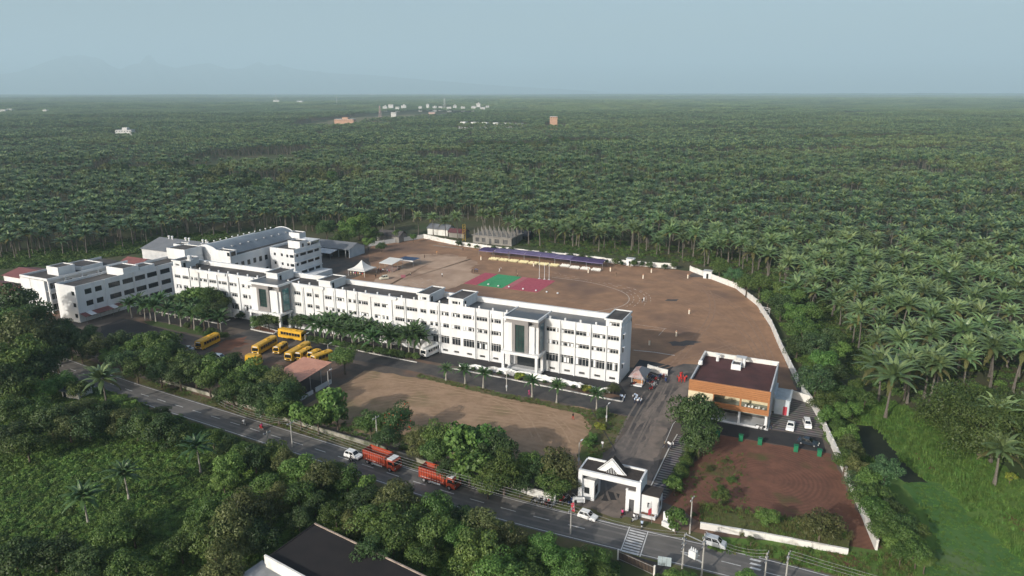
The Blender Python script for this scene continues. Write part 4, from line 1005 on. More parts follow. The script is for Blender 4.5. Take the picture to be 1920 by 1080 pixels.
MB().add([(cx-2.6,y0+.35,GH+.2),(cx,y0+.35,GH+2.9),(cx+2.6,y0+.35,GH+.2),(cx-2.6,y1,GH+.2),(cx,y1,GH+2.9),(cx+2.6,y1,GH+.2)],[(0,1,4,3),(1,2,5,4),(3,4,5)]).build('gable_roof',M_tile,gt)
for s in (-1,1): MB().tube([(cx+s*2.65,y0+.2,GH+.2),(cx,y0+.2,GH+2.95)],.09,4).build('barge_board',M_white,gt)
for k in range(7): MB().box(cx-.9+k*.3-.05,cx-.9+k*.3+.05,y0+.1,y0+.2,GH+.0,GH+.25+max(.05,1.0-abs(-.9+k*.3)*.95)).build('lattice_bar',M_grey,gt)
rg_=MB()
for k in range(12):
    a0,a1=2*math.pi*k/12,2*math.pi*(k+1)/12; rg_.quad((cx+.30*math.cos(a0),y0-.02,GH+1.9+.30*math.sin(a0)),(cx+.30*math.cos(a1),y0-.02,GH+1.9+.30*math.sin(a1)),(cx+.22*math.cos(a1),y0-.02,GH+1.9+.22*math.sin(a1)),(cx+.22*math.cos(a0),y0-.02,GH+1.9+.22*math.sin(a0)))
rg_.build('emblem_ring',M_grey,gt)
# guard room (left) and wicket wall (right)
gr = MB(); wall_grid(gr,.753,2.9,0,3.9,[(1.0,2.0,1.2,2.5)],.55,.25,0,1); gr.quad((2.9,.55,0),(2.9,4.2,0),(2.9,4.2,3.9),(2.9,.55,3.9)).quad((.753,.55,3.9),(2.9,.55,3.9),(2.9,4.2,3.9),(.753,4.2,3.9)).quad((2.9,4.2,0),(.753,4.2,0),(.753,4.2,3.9),(2.9,4.2,3.9)); gr.build('guard_room',[M_white,M_room],gt)
window(gt,1.0,2.0,1.2,2.5,.68,3,'dark'); MB().box(.76,2.95,.5,.8,3.903,4.15).build('guard_parapet',M_white,gt); MB().box(2.903,2.94,1.2,2.6,.8,2.6).build('window',M_winglass,gt)
wk = MB(); wall_grid(wk,8.9,GW-.803,0,4.1,[(9.55,10.45,0,2.5)],.05,.3,0,1); wk.quad((8.9,.35,0),(8.9,.05,0),(8.9,.05,4.1),(8.9,.35,4.1)).quad((8.9,.05,4.1),(GW-.8,.05,4.1),(GW-.8,.35,4.1),(8.9,.35,4.1)); wk.build('wicket_wall',[M_white,M_room],gt)
MB().box(8.85,9.25,0.0,.4,4.103,4.4).build('parapet_block',M_white,gt)
an = thing('guard_room','small white flat roofed room attached to the right of the gate','building',(19.75,-54.4,0))
b=MB(); wall_grid(b,0,3.1,0,3.8,[(1.15,1.75,1.3,2.3)],0,.2,0,1); b.quad((3.1,0,0),(3.1,3,0),(3.1,3,3.8),(3.1,0,3.8)).quad((3.1,3,0),(0,3,0),(0,3,3.8),(3.1,3,3.8)); b.build('wall',[M_white,M_room],an)
MB().box(-.0,3.3,-.2,3.1,3.803,3.95).build('roof_slab',M_tile,an); window(an,1.15,1.75,1.3,2.3,.1,2,'dark')
MB().box(3.103,3.14,1.0,1.9,1.3,2.4).build('window',M_winglass,an)
pw_ = thing('planter_wall','low curved white planter at the foot of the guard room','planter',(19.9,-55.6,0)); MB().box(0,2.8,-.15,.15,0,.5).box(2.5,2.8,.15,1.1,0,.5).build('kerb_wall',M_white,pw_); MB().box(.1,2.4,.16,1.0,0,.35).build('soil',M_redsoil,pw_)
sg_ = thing('name_wall','angled white name wall right of the gate','sign',(24.1,-56.0,0),R(-18)); MB().box(0,.9,0,.3,0,2.3).build('pier',M_white,sg_); MB().box(.2,2.9,-.75,-.45,.0,.95).build('low_wall',M_white,sg_)
sb_ = thing('sign_board','white sign board with grey lettering band left of the gate','sign',at(1085,946),R(20)); MB().box(-1.1,1.1,0,.1,.4,1.5).build('board',M_white,sb_); MB().box(-.9,.9,-.02,-.002,.8,1.1).build('lettering_band',M_grey,sb_)
for x in (-.9,.9): MB().box(x-.05,x+.05,.1,.18,0,1.45).build('post',M_metal,sb_)
# flags by the gate
def flag(label, px, py, h, cols, rz):
    x,y=at(px,py); t=thing('banner_flag',label,'flag',(x,y,0),rz); MB().tube([(0,0,0),(.25,0,h)],.035,6).build('pole',M_metal,t); n=len(cols)
    for k,c in enumerate(cols):
        z0=h-.15-2.2*(k+1)/n; z1=h-.15-2.2*k/n; MB().add([(.25*z0/h,.0,z0),(.75,.18,z0-.35),(.75,.18,z1-.35),(.25*z1/h,0,z1)],[(0,1,2,3)]).add([(.25*z0/h,.012,z0),(.75,.192,z0-.35),(.75,.192,z1-.35),(.25*z1/h,.012,z1)],[(3,2,1,0)]).build('cloth',c,t)
M_flagr=mat('flag_red',(.42,.05,.07),None,1,.8); M_flagw=mat('flag_white',(.6,.6,.6),None,1,.8)
flag('tall red and white banner leaning beside the guard room',1222,982,4.4,[M_flagw,M_flagw,M_flagr,M_flagr],R(200))
flag('low red banner at the left side of the gate drive',1078,960,2.0,[M_flagr,M_flagr],R(160))

# ================================================================ canteen with orange cladding
M_orange = mat('orange_cladding', (.37,.170,.072), (.29,.125,.052), .9, .55, stretch=(.3,1,6), spec=.35)
M_cream = mat('cream_wall', (.62,.55,.38), (.52,.45,.30), 1.2, .8)
M_redroof = mat('red_roof_deck', (.085,.036,.034), (.058,.030,.030), .35, .92, world=True, c3=(.10,.045,.045), scale3=.2)
ct = thing('canteen_building','two storey canteen with orange cladding and dark red flat roof near the gate','building',(19.2,-11.4,0))
CW, CDp, CH_ = 17.6, 19.6, 9.0
b = MB(); b.quad((0,CDp,0),(0,0,0),(0,0,8.0),(0,CDp,8.0)); b.quad((CW,CDp,0),(0,CDp,0),(0,CDp,8),(CW,CDp,8)); b.quad((CW,0,0),(CW,CDp,0),(CW,CDp,8),(CW,0,8)); b.build('wall',M_grey,ct)
MB().quad((.3,.3,8.0),(CW-.3,.3,8.0),(CW-.3,CDp-.3,8.0),(.3,CDp-.3,8.0)).build('roof_deck',M_redroof,ct)
MB().box(.001,.3,.25,CDp-.3,7.5,8.7).build('parapet',M_grey,ct); MB().box(CW-.3,CW-.001,.25,CDp-.3,7.5,8.85).build('parapet',M_grey,ct); MB().box(0,CW,CDp-.3,CDp-.002,7.5,9.1).build('parapet',M_wallw,ct); MB().box(-.05,.35,10.8,CDp+.02,8.702,9.15).build('parapet_cap',M_wallw,ct)
for k in range(6): MB().box(0,CW,-.12-.01*(k%2),.25,6.35+k*.445,6.35+k*.445+.39).build('cladding_board',M_orange,ct)
for k in range(3): MB().box(5.7,CW,-.12-.01*(k%2),.12,3.3+k*.42,3.3+k*.42+.365).build('cladding_board',M_orange,ct)
MB().box(0.001,5.5,-.05,.2,3.3,6.33).build('cream_panel',M_cream,ct)
MB().box(5.502,5.75,-.1,.25,4.57,6.33).box(11.3,11.7,-.1,.25,4.57,6.33).box(CW-.4,CW,-.1,.25,4.57,6.33).build('balcony_column',M_orange,ct) if False else None
for a,bb in ((5.502,5.75),(11.3,11.7),(CW-.45,CW)): MB().box(a,bb,-.11,.25,4.57,6.33).build('balcony_column',M_orange,ct)
MB().box(.3,CW-.3,.26,5.5,3.0,3.3).build('balcony_floor',mat('pale_floor',(.34,.36,.30),(.28,.30,.25),.8,.7),ct)
MB().box(.3,CW-.3,5.5,5.7,3.3,7.45).build('rear_wall',M_cream,ct); MB().box(.3,CW-.3,.3,5.5,6.9,7.0).build('ceiling',M_grey,ct)
for x in (.1,5.5,11.2,CW-.7): MB().box(x,x+.5,-.05,.45,0,2.998).build('column',M_white,ct)
MB().box(0,CW+.2,-.35,5,.0,.22).build('plinth',M_grey,ct); MB().box(5.5,CW-.2,-.352,-.02,.222,.45).build('low_wall',M_white,ct); MB().box(.3,CW-.3,5.0,5.2,.22,2.998).build('rear_wall',M_room,ct)
for a,bb in ((6.2,8.6),(9.2,10.9)): MB().box(a,bb,5.40,5.495,4.0,6.0).build('window',M_winglass,ct)
# rooftop structures
rb_ = roof_box(ct,7.4,9.6,12.5,15.5,8.0,9.4,'roof_hatch'); MB().box(9.7,10.3,14.8,15.6,8.003,10.2).build('chimney',M_white,ct); MB().box(8.0,10.4,15.8,17.6,9.9,10.0).build('hatch_cover',M_grey,ct)
for x in (8.2,10.2): MB().box(x-.06,x+.06,16,16.12,8.003,9.9).build('cover_post',M_metal,ct)
MB().tube([(3.6,16.8,8.002),(3.6,16.8,9.6)],.4,8).build('vent_stack',M_white,ct); MB().box(3.1,4.1,16.3,17.3,9.6,9.75).build('vent_cap',M_white,ct)
tag(MB().tube([(0,0,0),(0,0,.9),(0,0,1.05)],[.5,.5,.2],10).build('water_tank',M_white,None,(19.7,-.4,8.7)),'small white tank on the left edge of the dark red canteen roof','water tank')
# diners' chairs on the balcony
chair_me = MB().box(-.22,.22,-.22,.22,.42,.47).box(-.22,.22,.18,.22,.47,.9).box(-.22,-.18,-.22,-.18,0,.42).box(.18,.22,-.22,-.18,0,.42).box(-.22,-.18,.18,.22,0,.42).box(.18,.22,.18,.22,0,.42).mesh('chair',[mat('chair_white',(.70,.70,.66),None,1,.5)])
for k in range(6):
    for r_ in range(2):
        tag(link('plastic_chair',chair_me,None,(19.2+12.4+k*.75,-11.4+1.0+r_*.95,3.3),R(180)*(k%2)+R(8*k)),'white plastic chair on the upper balcony of the orange canteen','chair','chairs on the canteen balcony')
# outbuilding
ob = thing('canteen_outbuilding','small pale blue outbuilding with a red door beside the canteen','building',(37.3,-2.0,0)); M_pale=mat('pale_blue_render',(.50,.56,.60),(.42,.47,.50),.6,.8,world=True)
MB().box(0,3.2,0,6.6,0,3.6).build('wall',M_pale,ob); MB().box(-.15,3.4,-.15,6.75,3.603,3.8).build('roof_slab',mat('pale_slab',(.42,.47,.50),(.33,.37,.39),.7,.85,world=True),ob); MB().box(1.9,2.8,-.05,-.002,.05,2.1).build('door',M_flagr,ob)
o2 = thing('canteen_link','narrow pale link between the canteen and its outbuilding','building',(36.82,-.8,0)); MB().box(0,.46,0,7.6,0,4.2).build('wall',M_pale,o2)

# kiosk
kk = thing('kiosk','open kiosk with a faded red hip roof beside the school block end','kiosk',(2.9,-.1,0)); kw,kd=2.7,6.2
M_fade=mat('faded_red_roof',(.33,.20,.185),(.40,.37,.36),.7,.7,world=True,lo=.42,hi=.6)
MB().box(0,kw,0,kd,0,.35).build('plinth',M_white,kk); MB().box(0,kw,kd-.15,kd,.353,2.5).build('back_wall',M_cream,kk); MB().box(.1,kw-.1,1.4,1.5,.353,1.3).build('counter',M_orange,kk)
for x,y in ((.08,.08),(kw-.08,.08),(.08,3),(kw-.08,3)): MB().tube([(x,y,.35),(x,y,2.5)],.06,6).build('post',M_wframe,kk)
a=.7; e=[(-a,-a,2.5),(kw+a,-a,2.5),(kw+a,kd+a,2.5),(-a,kd+a,2.5)]; r0,r1=(kw/2,1.6,3.9),(kw/2,kd-1.6,3.9)
MB().poly([e[0],e[1],r0]).poly([e[1],e[2],r1,r0],1).poly([e[2],e[3],r1]).poly([e[3],e[0],r0,r1]).poly(e[::-1]).build('hip_roof',[M_fade,M_greyroof],kk)
wall_run('screen_wall','short white screen wall with cut-outs beside the kiosk', X([(1215,695),(1232,700),(1252,705)]), 1.7, .25, 3)

# pink roofed vehicle shed
M_pink = mat('pink_sheet', (.53,.265,.185), (.45,.215,.15), .4, .6, world=True)
ps = thing('vehicle_shed','open vehicle shed with a large faded pink sheet roof beside the bus yard','shed',(-76,-43,0))
zc = lambda y: 4.9+.06*y
for k in range(9):
    x0=.0+k*1.02; MB().add([(x0,-.4,zc(-.4)),(x0+1.0,-.4,zc(-.4)),(x0+1.0,12.6,zc(12.6)),(x0,12.6,zc(12.6)),(x0,-.4,zc(-.4)-.06),(x0+1.0,-.4,zc(-.4)-.06),(x0+1.0,12.6,zc(12.6)-.06),(x0,12.6,zc(12.6)-.06)],[(0,1,2,3),(7,6,5,4),(0,4,5,1),(1,5,6,2),(2,6,7,3),(3,7,4,0)]).build('roof_sheet',M_pink,ps)
for x in (.3,8.9):
    for y in (.2,4.4,8.4,12.2): MB().tube([(x,y,0),(x,y,zc(y)-.07)],.08,6).build('post',M_metal,ps)
MB().box(8.75,9.05,.3,5.0,.0,1.0).build('side_wall',M_grey,ps); MB().box(8.75,9.05,6.0,12.0,.0,1.15).build('side_wall',M_grey,ps); MB().box(0,.15,.2,12.2,0,2.2).build('back_wall',M_grey,ps)
MB().box(.4,8.7,.3,12.1,.005,.03).build('floor_slab',M_dark,ps)

# dark roofed house in the foreground
hd = [(-26.5,-85.7),(-2.0,-89.6),(-9,-103),(-30,-97.5)]
h0 = at(590,980,4.2); h1 = at(820,1090,4.2); h2 = at(497,1046,4.2); h3 = (h2[0]+(h1[0]-h0[0]), h2[1]+(h1[1]-h0[1]))
fh = thing('flat_roof_house','house with a large black flat roof and pale parapet in the foreground thicket','building',(0,0,0))
M_tar = mat('black_tar', (.018,.016,.017), (.026,.022,.022), .3, .95, world=True)
MB().prism([h0,h2,h3,h1],0,3.9).build('wall',M_wallw,fh); MB().poly([(*h0,3.95),(*h2,3.95),(*h3,3.95),(*h1,3.95)]).build('roof_deck',M_tar,fh)
def bar(a,b,z0,z1,t,m,nm,par):
    L=math.dist(a,b); return MB().box(0,L,-t/2,t/2,z0,z1).build(nm,m,par,(a[0],a[1],0),math.atan2(b[1]-a[1],b[0]-a[0]))
M_lichen = mat('lichened_parapet',(.40,.33,.27),(.22,.17,.15),1.3,.9,world=True)
bar(h0,h1,3.9,4.15,.22,M_lichen,'parapet',fh); bar(h2,h3,3.3,4.75,.3,M_wallw,'parapet',fh); bar(h0,h2,3.9,4.05,.2,M_tar,'parapet',fh)
q0=h2; q1=at(430,1100,2.8); lr=thing('concrete_roof','pale concrete roof below the black roofed house at the bottom edge','building',(0,0,0))
MB().prism([at(492,1050,2.6),at(425,1095,2.6),at(520,1170,2.6),at(600,1110,2.6)],0,2.6).build('slab',mat('pale_concrete',(.30,.31,.32),(.20,.21,.22),.5,.9,world=True),lr)
# small hut by the road
x,y=at(118,748); hu=thing('roadside_hut','small white hut with a grey sheet roof in the thicket by the road','hut',(x,y,0),R(8)); MB().box(0,5.0,0,4,0,2.2).build('wall',M_wallw,hu); MB().add([(-.4,-.5,2.3),(5.6,-.5,2.2),(5.6,4.4,2.9),(-.4,4.4,3.0),(-.4,-.5,2.22),(5.6,-.5,2.12),(5.6,4.4,2.82),(-.4,4.4,2.92)],[(0,1,2,3),(7,6,5,4),(0,4,5,1),(1,5,6,2),(2,6,7,3),(3,7,4,0)]).build('roof_sheet',mat('hut_sheet',(.20,.25,.28),(.16,.20,.22),.6,.5,world=True),hu); MB().box(.4,1.2,-.04,-.002,0,1.9).build('door',M_winglass,hu)

# brown slatted fence and gate leaf at the bottom
def slat_fence():
    a=at(1160,1050); b_=at(1222,1078); L=math.dist(a,b_)*1.05; t=thing('slatted_gate','brown slatted metal gate across the verge at the bottom of the picture','gate',(a[0],a[1],0),math.atan2(b_[1]-a[1],b_[0]-a[0]))
    sm2=MB().box(0,.10,-.02,.02,.1,1.75).mesh('slat',[mat('brown_slat',(.12,.085,.060),(.08,.06,.045),2,.7)])
    k=0
    while k*.24<L: link('slat',sm2,t,(k*.24,0,0)); k+=1
    MB().box(0,L,-.04,-.021,.2,.28).build('rail',M_metal,t); MB().box(0,L,-.04,-.021,1.5,1.58).build('rail',M_metal,t)
    for x in (-.25,L): MB().box(x,x+.25,-.12,.12,0,1.9).build('post',M_wallw,t)
    c=at(1245,1062); t2=thing('sheet_gate','pale blue sheet metal gate leaf standing at the road edge','gate',(c[0],c[1],0),R(12))
    for k in range(3): MB().box(-1.0+k*.7,-.34+k*.7,0,.06,.1,1.7).build('panel',mat('blue_sheet',(.36,.43,.46),(.30,.36,.38),1,.5),t2)
slat_fence()
sheet('dark_forecourt', X([(1158,1035),(1260,1062),(1240,1078),(1160,1052)]), .032, M_dark)

# ================================================================ sports ground furniture
M_carr = mat('carpet_red',(.42,.095,.125),(.34,.075,.10),.9,.95,world=True); M_carr2=mat('carpet_rose',(.46,.15,.165),(.40,.125,.14),.9,.95,world=True); M_carg=mat('carpet_green',(.045,.27,.11),(.075,.32,.15),.9,.95,world=True)
for nm,x0,x1,m,lb in (('carpet',-83.4,-77.6,M_carr,'dark red carpet at the left end of the row of carpets on the sports ground'),('carpet',-77.4,-66.8,M_carg,'green carpet between the red carpets on the sports ground'),('carpet',-66.6,-64.2,M_carr2,'narrow rose carpet right of the green carpet'),('carpet',-64.0,-52.2,M_carr,'wide red carpet at the right end of the row')):
    t=thing(nm,lb,'carpet',(x0,69.4,0)); n=max(1,round((x1-x0)/2))
    for k in range(n): MB().box((x1-x0)*k/n+.02,(x1-x0)*(k+1)/n-.02,0,18.6,.012,.05+.004*(k%2)).build('carpet_strip',m,t)
dome = MB().ball((0,0,.25),.42,0,8,4,.75).mesh('marker_ball',[M_white])
for px,py in [(224,537),(298,549),(377,555),(483,571),(580,583),(660,594),(742,604)]:
    x,y=zat(860,400,4,[(px,py)])[0]; tag(link('ground_marker',dome,None,(x,y,.03)),'small white round marker on the ground along the front of the carpets','marker','white markers in a row before the carpets')
M_pole=mat('cream_pole',(.62,.56,.46),None,1,.6)
for k,(px,py,lb) in enumerate([(605,490,'left'),(643,495,'middle'),(678,498,'right')]):
    x,y=zat(860,400,4,[(px,py)])[0]; t=thing('flag_pole',f'tall white flag pole behind the red carpet, {lb} one of three','flag pole',(x,y,0)); MB().tube([(0,0,0),(0,0,6.6)],[.09,.06],6).build('pole',M_white,t); MB().ball((0,0,6.65),.1,0,6,4).build('finial',M_white,t); MB().box(-.4,.4,-.4,.4,0,.15).build('base',M_grey,t)
pm3=MB().box(-.22,.22,-.22,.22,0,1.5).mesh('post',[M_pole]); pm4=MB().box(-.22,.22,-.22,.22,1.5,1.9).mesh('post_cap',[mat('post_red',(.40,.22,.14),None,1,.7)])
for px,py in [(1383,490),(1445,445),(1728,755),(1632,922),(168,350),(972,446),(562,397),(1718,488),(1138,435),(1430,988)]:
    x,y=zat(860,400,4,[(px,py)])[0]; t=thing('boundary_post','short cream boundary post with an orange cap standing on the sports ground','post',(x,y,0),0,'cream posts on the sports ground'); link('post',pm3,t); link('cap',pm4,t)
# purple canopies
M_purple=mat('purple_cloth',(.09,.065,.145),(.065,.045,.12),.5,.8,transl=.15,world=True); M_purple2=mat('pale_purple_cloth',(.17,.14,.26),(.13,.11,.21),.5,.8,transl=.15,world=True)
NC=8
for k in range(NC):
    xa,xb=-99.5+k*7.35,-99.5+(k+1)*7.35-.15; yy=113.5+1.0*math.sin(k*.6); pos=['leftmost','second from the left','third from the left','fourth from the left','fourth from the right','third from right','second from the right','rightmost'][k]
    t=thing('purple_canopy',f'purple cloth canopy over the seats, {pos} of eight in a row','canopy',(xa,yy,0)); L=xb-xa; D=7.5
    pts=[]; 
    n=6
    for j in range(n+1):
        for i in range(n+1): pts.append((L*i/n,D*j/n,2.9+.45*math.sin(math.pi*j/n)-.16*math.sin(math.pi*i/n)*math.sin(math.pi*j/n)+.05*math.sin(i*2.3+j)))
    MB().add(pts,[(j*(n+1)+i,j*(n+1)+i+1,(j+1)*(n+1)+i+1,(j+1)*(n+1)+i) for j in range(n) for i in range(n)]).build('cloth',M_purple if k in (0,6,7) else M_purple2,t)
    MB().add([(0,0,2.9),(L,0,2.9),(L,-.02,2.55),(0,-.02,2.55)],[(3,2,1,0)]).build('valance',M_purple2,t)
    for x,y in ((.1,.1),(L-.1,.1),(.1,D-.1),(L-.1,D-.1)): MB().tube([(x,y,0),(x,y,2.9)],.05,5).build('pole',M_metal,t)
# chairs in blocks before and under the canopies
ch_c=chair_me.copy(); ch_c.materials[0]=mat('chair_cream',(.66,.60,.36),None,1,.5)
cnt=0
for blk in range(11):
    x0=-92.0+blk*4.75; cream=blk<7
    for r_ in range(4):
        for c_ in range(6):
            if blk>=7 and (r_+c_)%9==8: continue
            if cnt>=285: break
            cnt+=1
            tag(link('plastic_chair',ch_c if cream else chair_me,None,(x0+c_*.68+random.uniform(-.06,.06),109.2+r_*.95+(1.2 if blk in (7,) else 0)+random.uniform(-.08,.08),0.01),R(180)+random.uniform(-.2,.2)),
                'cream plastic chair in the rows of seats before the pale purple canopies' if cream else 'white plastic chair in the seat rows at the right end of the canopies','chair','cream chairs in rows by the canopies' if cream else 'white chairs in rows by the canopies')
# white peaked tent
tn=thing('peaked_tent','white peaked tent with curved sides beside the stage','tent',(-127.7,64.8,0)); M_tent=mat('tent_cloth',(.78,.77,.73),None,1,.7,transl=.2)
def tent(t,hw,z0,z1):
    n=8; 
    for s in range(4):
        a=s*math.pi/2; ca,sa=math.cos(a),math.sin(a); v=[]
        for j in range(n+1):
            f=j/n; ww=hw*(1-f)**1.0; z=z0+(z1-z0)*(f**1.9); 
            for sg in (-1,1):
                x,y=ww,sg*ww; v.append((x*ca-y*sa,x*sa+y*ca,z))
        MB().add(v,[(2*j,2*j+1,2*j+3,2*j+2) for j in range(n)]).build('tent_panel',M_tent,t)
        x,y=hw,hw; MB().tube([(hw*.97*(ca-sa),hw*.97*(sa+ca),0),(hw*.97*(ca-sa),hw*.97*(sa+ca),z0)],.06,5).build('leg',M_wframe,t)
        MB().add([((hw)*ca+hw*sa,hw*sa-hw*ca,z0),(hw*ca-hw*sa,hw*sa+hw*ca,z0),(hw*ca-hw*sa,hw*sa+hw*ca,z0-.35),(hw*ca+hw*sa,hw*sa-hw*ca,z0-.35)],[(0,1,2,3)]).build('valance',M_tent,t)
tent(tn,4.1,2.6,6.0)
st=thing('stage_canopy','white flat roofed stage canopy on metal legs with seats behind the peaked tent','canopy',(-124.5,72,0)); MB().add([(0,0,3.6),(6.5,0,3.5),(6.5,8,4.2),(0,8,4.3),(0,0,3.45),(6.5,0,3.35),(6.5,8,4.05),(0,8,4.15)],[(0,1,2,3),(7,6,5,4),(0,4,5,1),(1,5,6,2),(2,6,7,3),(3,7,4,0)]).build('roof_cloth',M_tent,st)
for x,y in ((.1,.1),(6.4,.1),(.1,4),(6.4,4),(.1,7.9),(6.4,7.9)): MB().tube([(x,y,0),(x,y,3.5)],.06,5).build('leg',M_metal,st)
for k in range(4): MB().box(.3,6.2,1.2+k*1.5,1.9+k*1.5,.0,.35+.28*k).build('tier',mat('stage_tier',(.22,.15,.13),(.16,.12,.11),1,.8),st)
bs=thing('blue_canopy','blue cloth canopy sagging between poles behind the stage','canopy',(-123.5,84,0)); M_bluec=mat('blue_cloth',(.05,.09,.16),(.04,.06,.12),.8,.8,transl=.1); n=5; v=[(8*i/n,6*j/n,2.7-.5*math.sin(math.pi*i/n)*math.sin(math.pi*j/n)) for j in range(n+1) for i in range(n+1)]
MB().add(v,[(j*6+i,j*6+i+1,(j+1)*6+i+1,(j+1)*6+i) for j in range(n) for i in range(n)]).build('cloth',M_bluec,bs)
MB().add([(0,0,2.7),(8,0,2.7),(8,-.3,2.3),(0,-.3,2.3)],[(0,1,2,3)]).build('white_border',M_tent,bs)
for x,y in ((0,0),(8,0),(0,6),(8,6)): MB().tube([(x,y,0),(x,y,2.7)],.05,5).build('pole',M_metal,bs)
rc=tag(sheet('red_mat',zat(600,440,4.8,[(725,362),(770,362),(768,388),(730,388)]),.02,M_carr2),'small red mat on the bare sports ground right of the white jeep','mat'); rc['kind']='thing'
# net goal frame by the right wall
x,y=at(1425,588); t=thing('hoop_frame','white rectangular basketball frame leaning by the right curved wall','goal',(x,y,0),R(-25)); 
for a,b_ in (((0,0,.4),(3.4,0,.4)),((0,0,2.6),(3.4,0,2.6)),((0,0,.4),(0,0,2.6)),((3.4,0,.4),(3.4,0,2.6)),((1.6,-.02,1.2),(3.0,-.02,1.2)),((1.6,-.02,2.1),(3.0,-.02,2.1)),((1.6,-.02,1.2),(1.6,-.02,2.1)),((3,-.02,1.2),(3,-.02,2.1))): MB().tube([a,b_],.07,4).build('bar',M_white,t)
MB().tube([(1.7,.3,0),(1.7,0,1.5)],.07,5).build('post',M_metal,t)
# unfinished concrete building behind the far wall
x0,y0=at(884,456); uc=thing('unfinished_building','unfinished grey concrete building with rows of bare columns on its slab','building',(x0,y0+1.5,0)); M_conc=mat('raw_concrete',(.25,.235,.215),(.16,.15,.14),.5,.9,world=True)
b=MB(); wall_grid(b,0,21,0,3.8,[(1.5,3.5,.8,2.8),(5,7,.8,2.8),(9,10.2,0,2.8),(12,14.5,.8,2.8),(16.5,19,.8,2.8)],0,.3,0,1); b.quad((21,0,0),(21,13,0),(21,13,3.8),(21,0,3.8)).quad((21,13,0),(0,13,0),(0,13,3.8),(21,13,3.8)).quad((0,13,0),(0,0,0),(0,0,3.8),(0,13,3.8)); b.build('wall',[M_conc,M_room],uc)
MB().box(-.5,21.5,-.5,13.5,3.803,4.1).build('slab',M_conc,uc); cm=MB().box(-.17,.17,-.17,.17,4.1,6.5).tube([(0,0,6.5),(0,0,7.2)],.05,4).mesh('column',[M_conc])
for i in range(9):
    for j in range(4): link('column',cm,uc,(.6+i*2.5,.6+j*3.9,0),0,(1,1,1) )
yt=thing('yellow_hoist','yellow lattice hoist standing beside the unfinished building','hoist',at(868,452)); M_yel=mat('hoist_yellow',(.42,.28,.03),None,1,.6)
for dx in (0,1.4): MB().tube([(dx,0,0),(dx,0,8.5)],.1,5).build('mast',M_yel,yt)
for k in range(7): MB().tube([(0,0,.6+k*1.25),(1.4,0,1.2+k*1.25)],.06,4).build('brace',M_yel,yt)
gx,gy=at(800,440); gable('far_shed','long low shed with dusty grey roof under palms behind the far wall',gx,gx+12,gy+1,gy+8,3.4,1.8,'x',M_wallw,M_greyroof)
gx,gy=at(838,446); gable('far_shed','dark red roofed shed between the grey shed and the unfinished building',gx,gx+9,gy+2,gy+7,2.8,1.4,'x',M_conc,mat('dark_red_sheet',(.11,.045,.05),None,1,.7))
gx,gy=at(705,452); gable('far_shed','thatched dark shed behind the trees left of the far wall',gx,gx+13,gy+1,gy+8,3.2,1.9,'x',M_conc,mat('dark_thatch',(.075,.07,.07),None,1,.9))
gx,gy=at(965,452); gable('far_shed','dark tarpaulin shed right of the unfinished building',gx-2,gx+6,gy+3,gy+9,2.6,1.8,'x',M_black,mat('tarp',(.03,.032,.04),None,1,.6))
# green planters by the canteen lane
M_gplant=mat('green_paint',(.015,.16,.075),(.012,.12,.06),1.5,.6); gm=MB().box(-.42,.42,-.42,.42,0,1.35).mesh('planter_box',[M_gplant]); gr_=MB().box(-.48,.48,-.48,.48,1.353,1.45).mesh('planter_rim',[M_gplant])
for x,lb in ((27.4,'half hidden behind the canteen tree'),(32.2,'first clear of the canteen tree'),(36.1,'in front of the canteen corner column'),(43.2,'with a plant beside the dark car'),(47.7,'nearest the long right wall')):
    t=thing('green_planter','green planter on the red plot edge, '+lb,'planter',(x,-19.1,0)); link('box',gm,t); link('rim',gr_,t)

# ================================================================ far settlement beyond the grove
M_fwhite=mat('far_white',(.52,.52,.51),None,1,.7); M_forange=mat('far_orange',(.50,.31,.22),(.42,.25,.17),.3,.8,world=True); M_fwin=mat('far_window',(.05,.06,.07),None,1,.4)
def far_house(px,py,wpx,hm,label,m=None,tower=False,group=None,depth=12):
    x,y=at(px,py); d=math.hypot(x-CAM[0],y-CAM[1]); wd=wpx*d/FPX; t=thing('distant_house',label,'house',(x,y,0),YAW,group)
    b=MB(); n=max(2,int(wd/4)); hs=[(-wd/2+wd*(k+.3)/n,-wd/2+wd*(k+.7)/n,hm-2.6,hm-1.2) for k in range(n)]; wall_grid(b,-wd/2,wd/2,0,hm,hs,0,.4,0,1)
    b.quad((wd/2,0,0),(wd/2,depth,0),(wd/2,depth,hm),(wd/2,0,hm)).quad((-wd/2,depth,0),(-wd/2,0,0),(-wd/2,0,hm),(-wd/2,depth,hm)).quad((wd/2,depth,0),(-wd/2,depth,0),(-wd/2,depth,hm),(wd/2,depth,hm)); b.build('wall',[m or M_fwhite,M_fwin],t)
    MB().box(-wd/2-.4,wd/2+.4,-.4,depth+.4,hm+.003,hm+.4).build('roof_slab',M_grey,t)
    if tower: MB().box(-wd*.1,wd*.2,2,depth-2,hm+.403,hm+4).build('roof_room',m or M_fwhite,t)
    return t
far_house(233,260,26,13,'white house with a roof room alone in the grove far at left',tower=True)
far_house(645,232,34,10,'long orange house with two roof rooms in the clearing far beyond the grove',M_forange,tower=True,depth=25)
far_house(1038,247,13,27,'tall orange brick tower building far beyond the grove',M_forange,depth=16)
far_house(518,196,10,24,'white temple like house below a slim mast near the horizon')
for i,(px,py,wp,hm) in enumerate([(722,209,8,18),(733,207,9,22),(745,210,7,18),(757,208,9,20),(788,209,6,18),(802,207,5,24),(815,209,8,17),(826,208,7,17),(842,210,8,18),(853,208,6,20),(868,209,7,17),(888,209,8,19),(897,207,7,26),(905,210,9,17),(914,208,6,19)]):
    far_house(px,py,wp,hm,'tiny white house of the village far beyond the grove',None,i%3==0,'white village houses on the far plain')
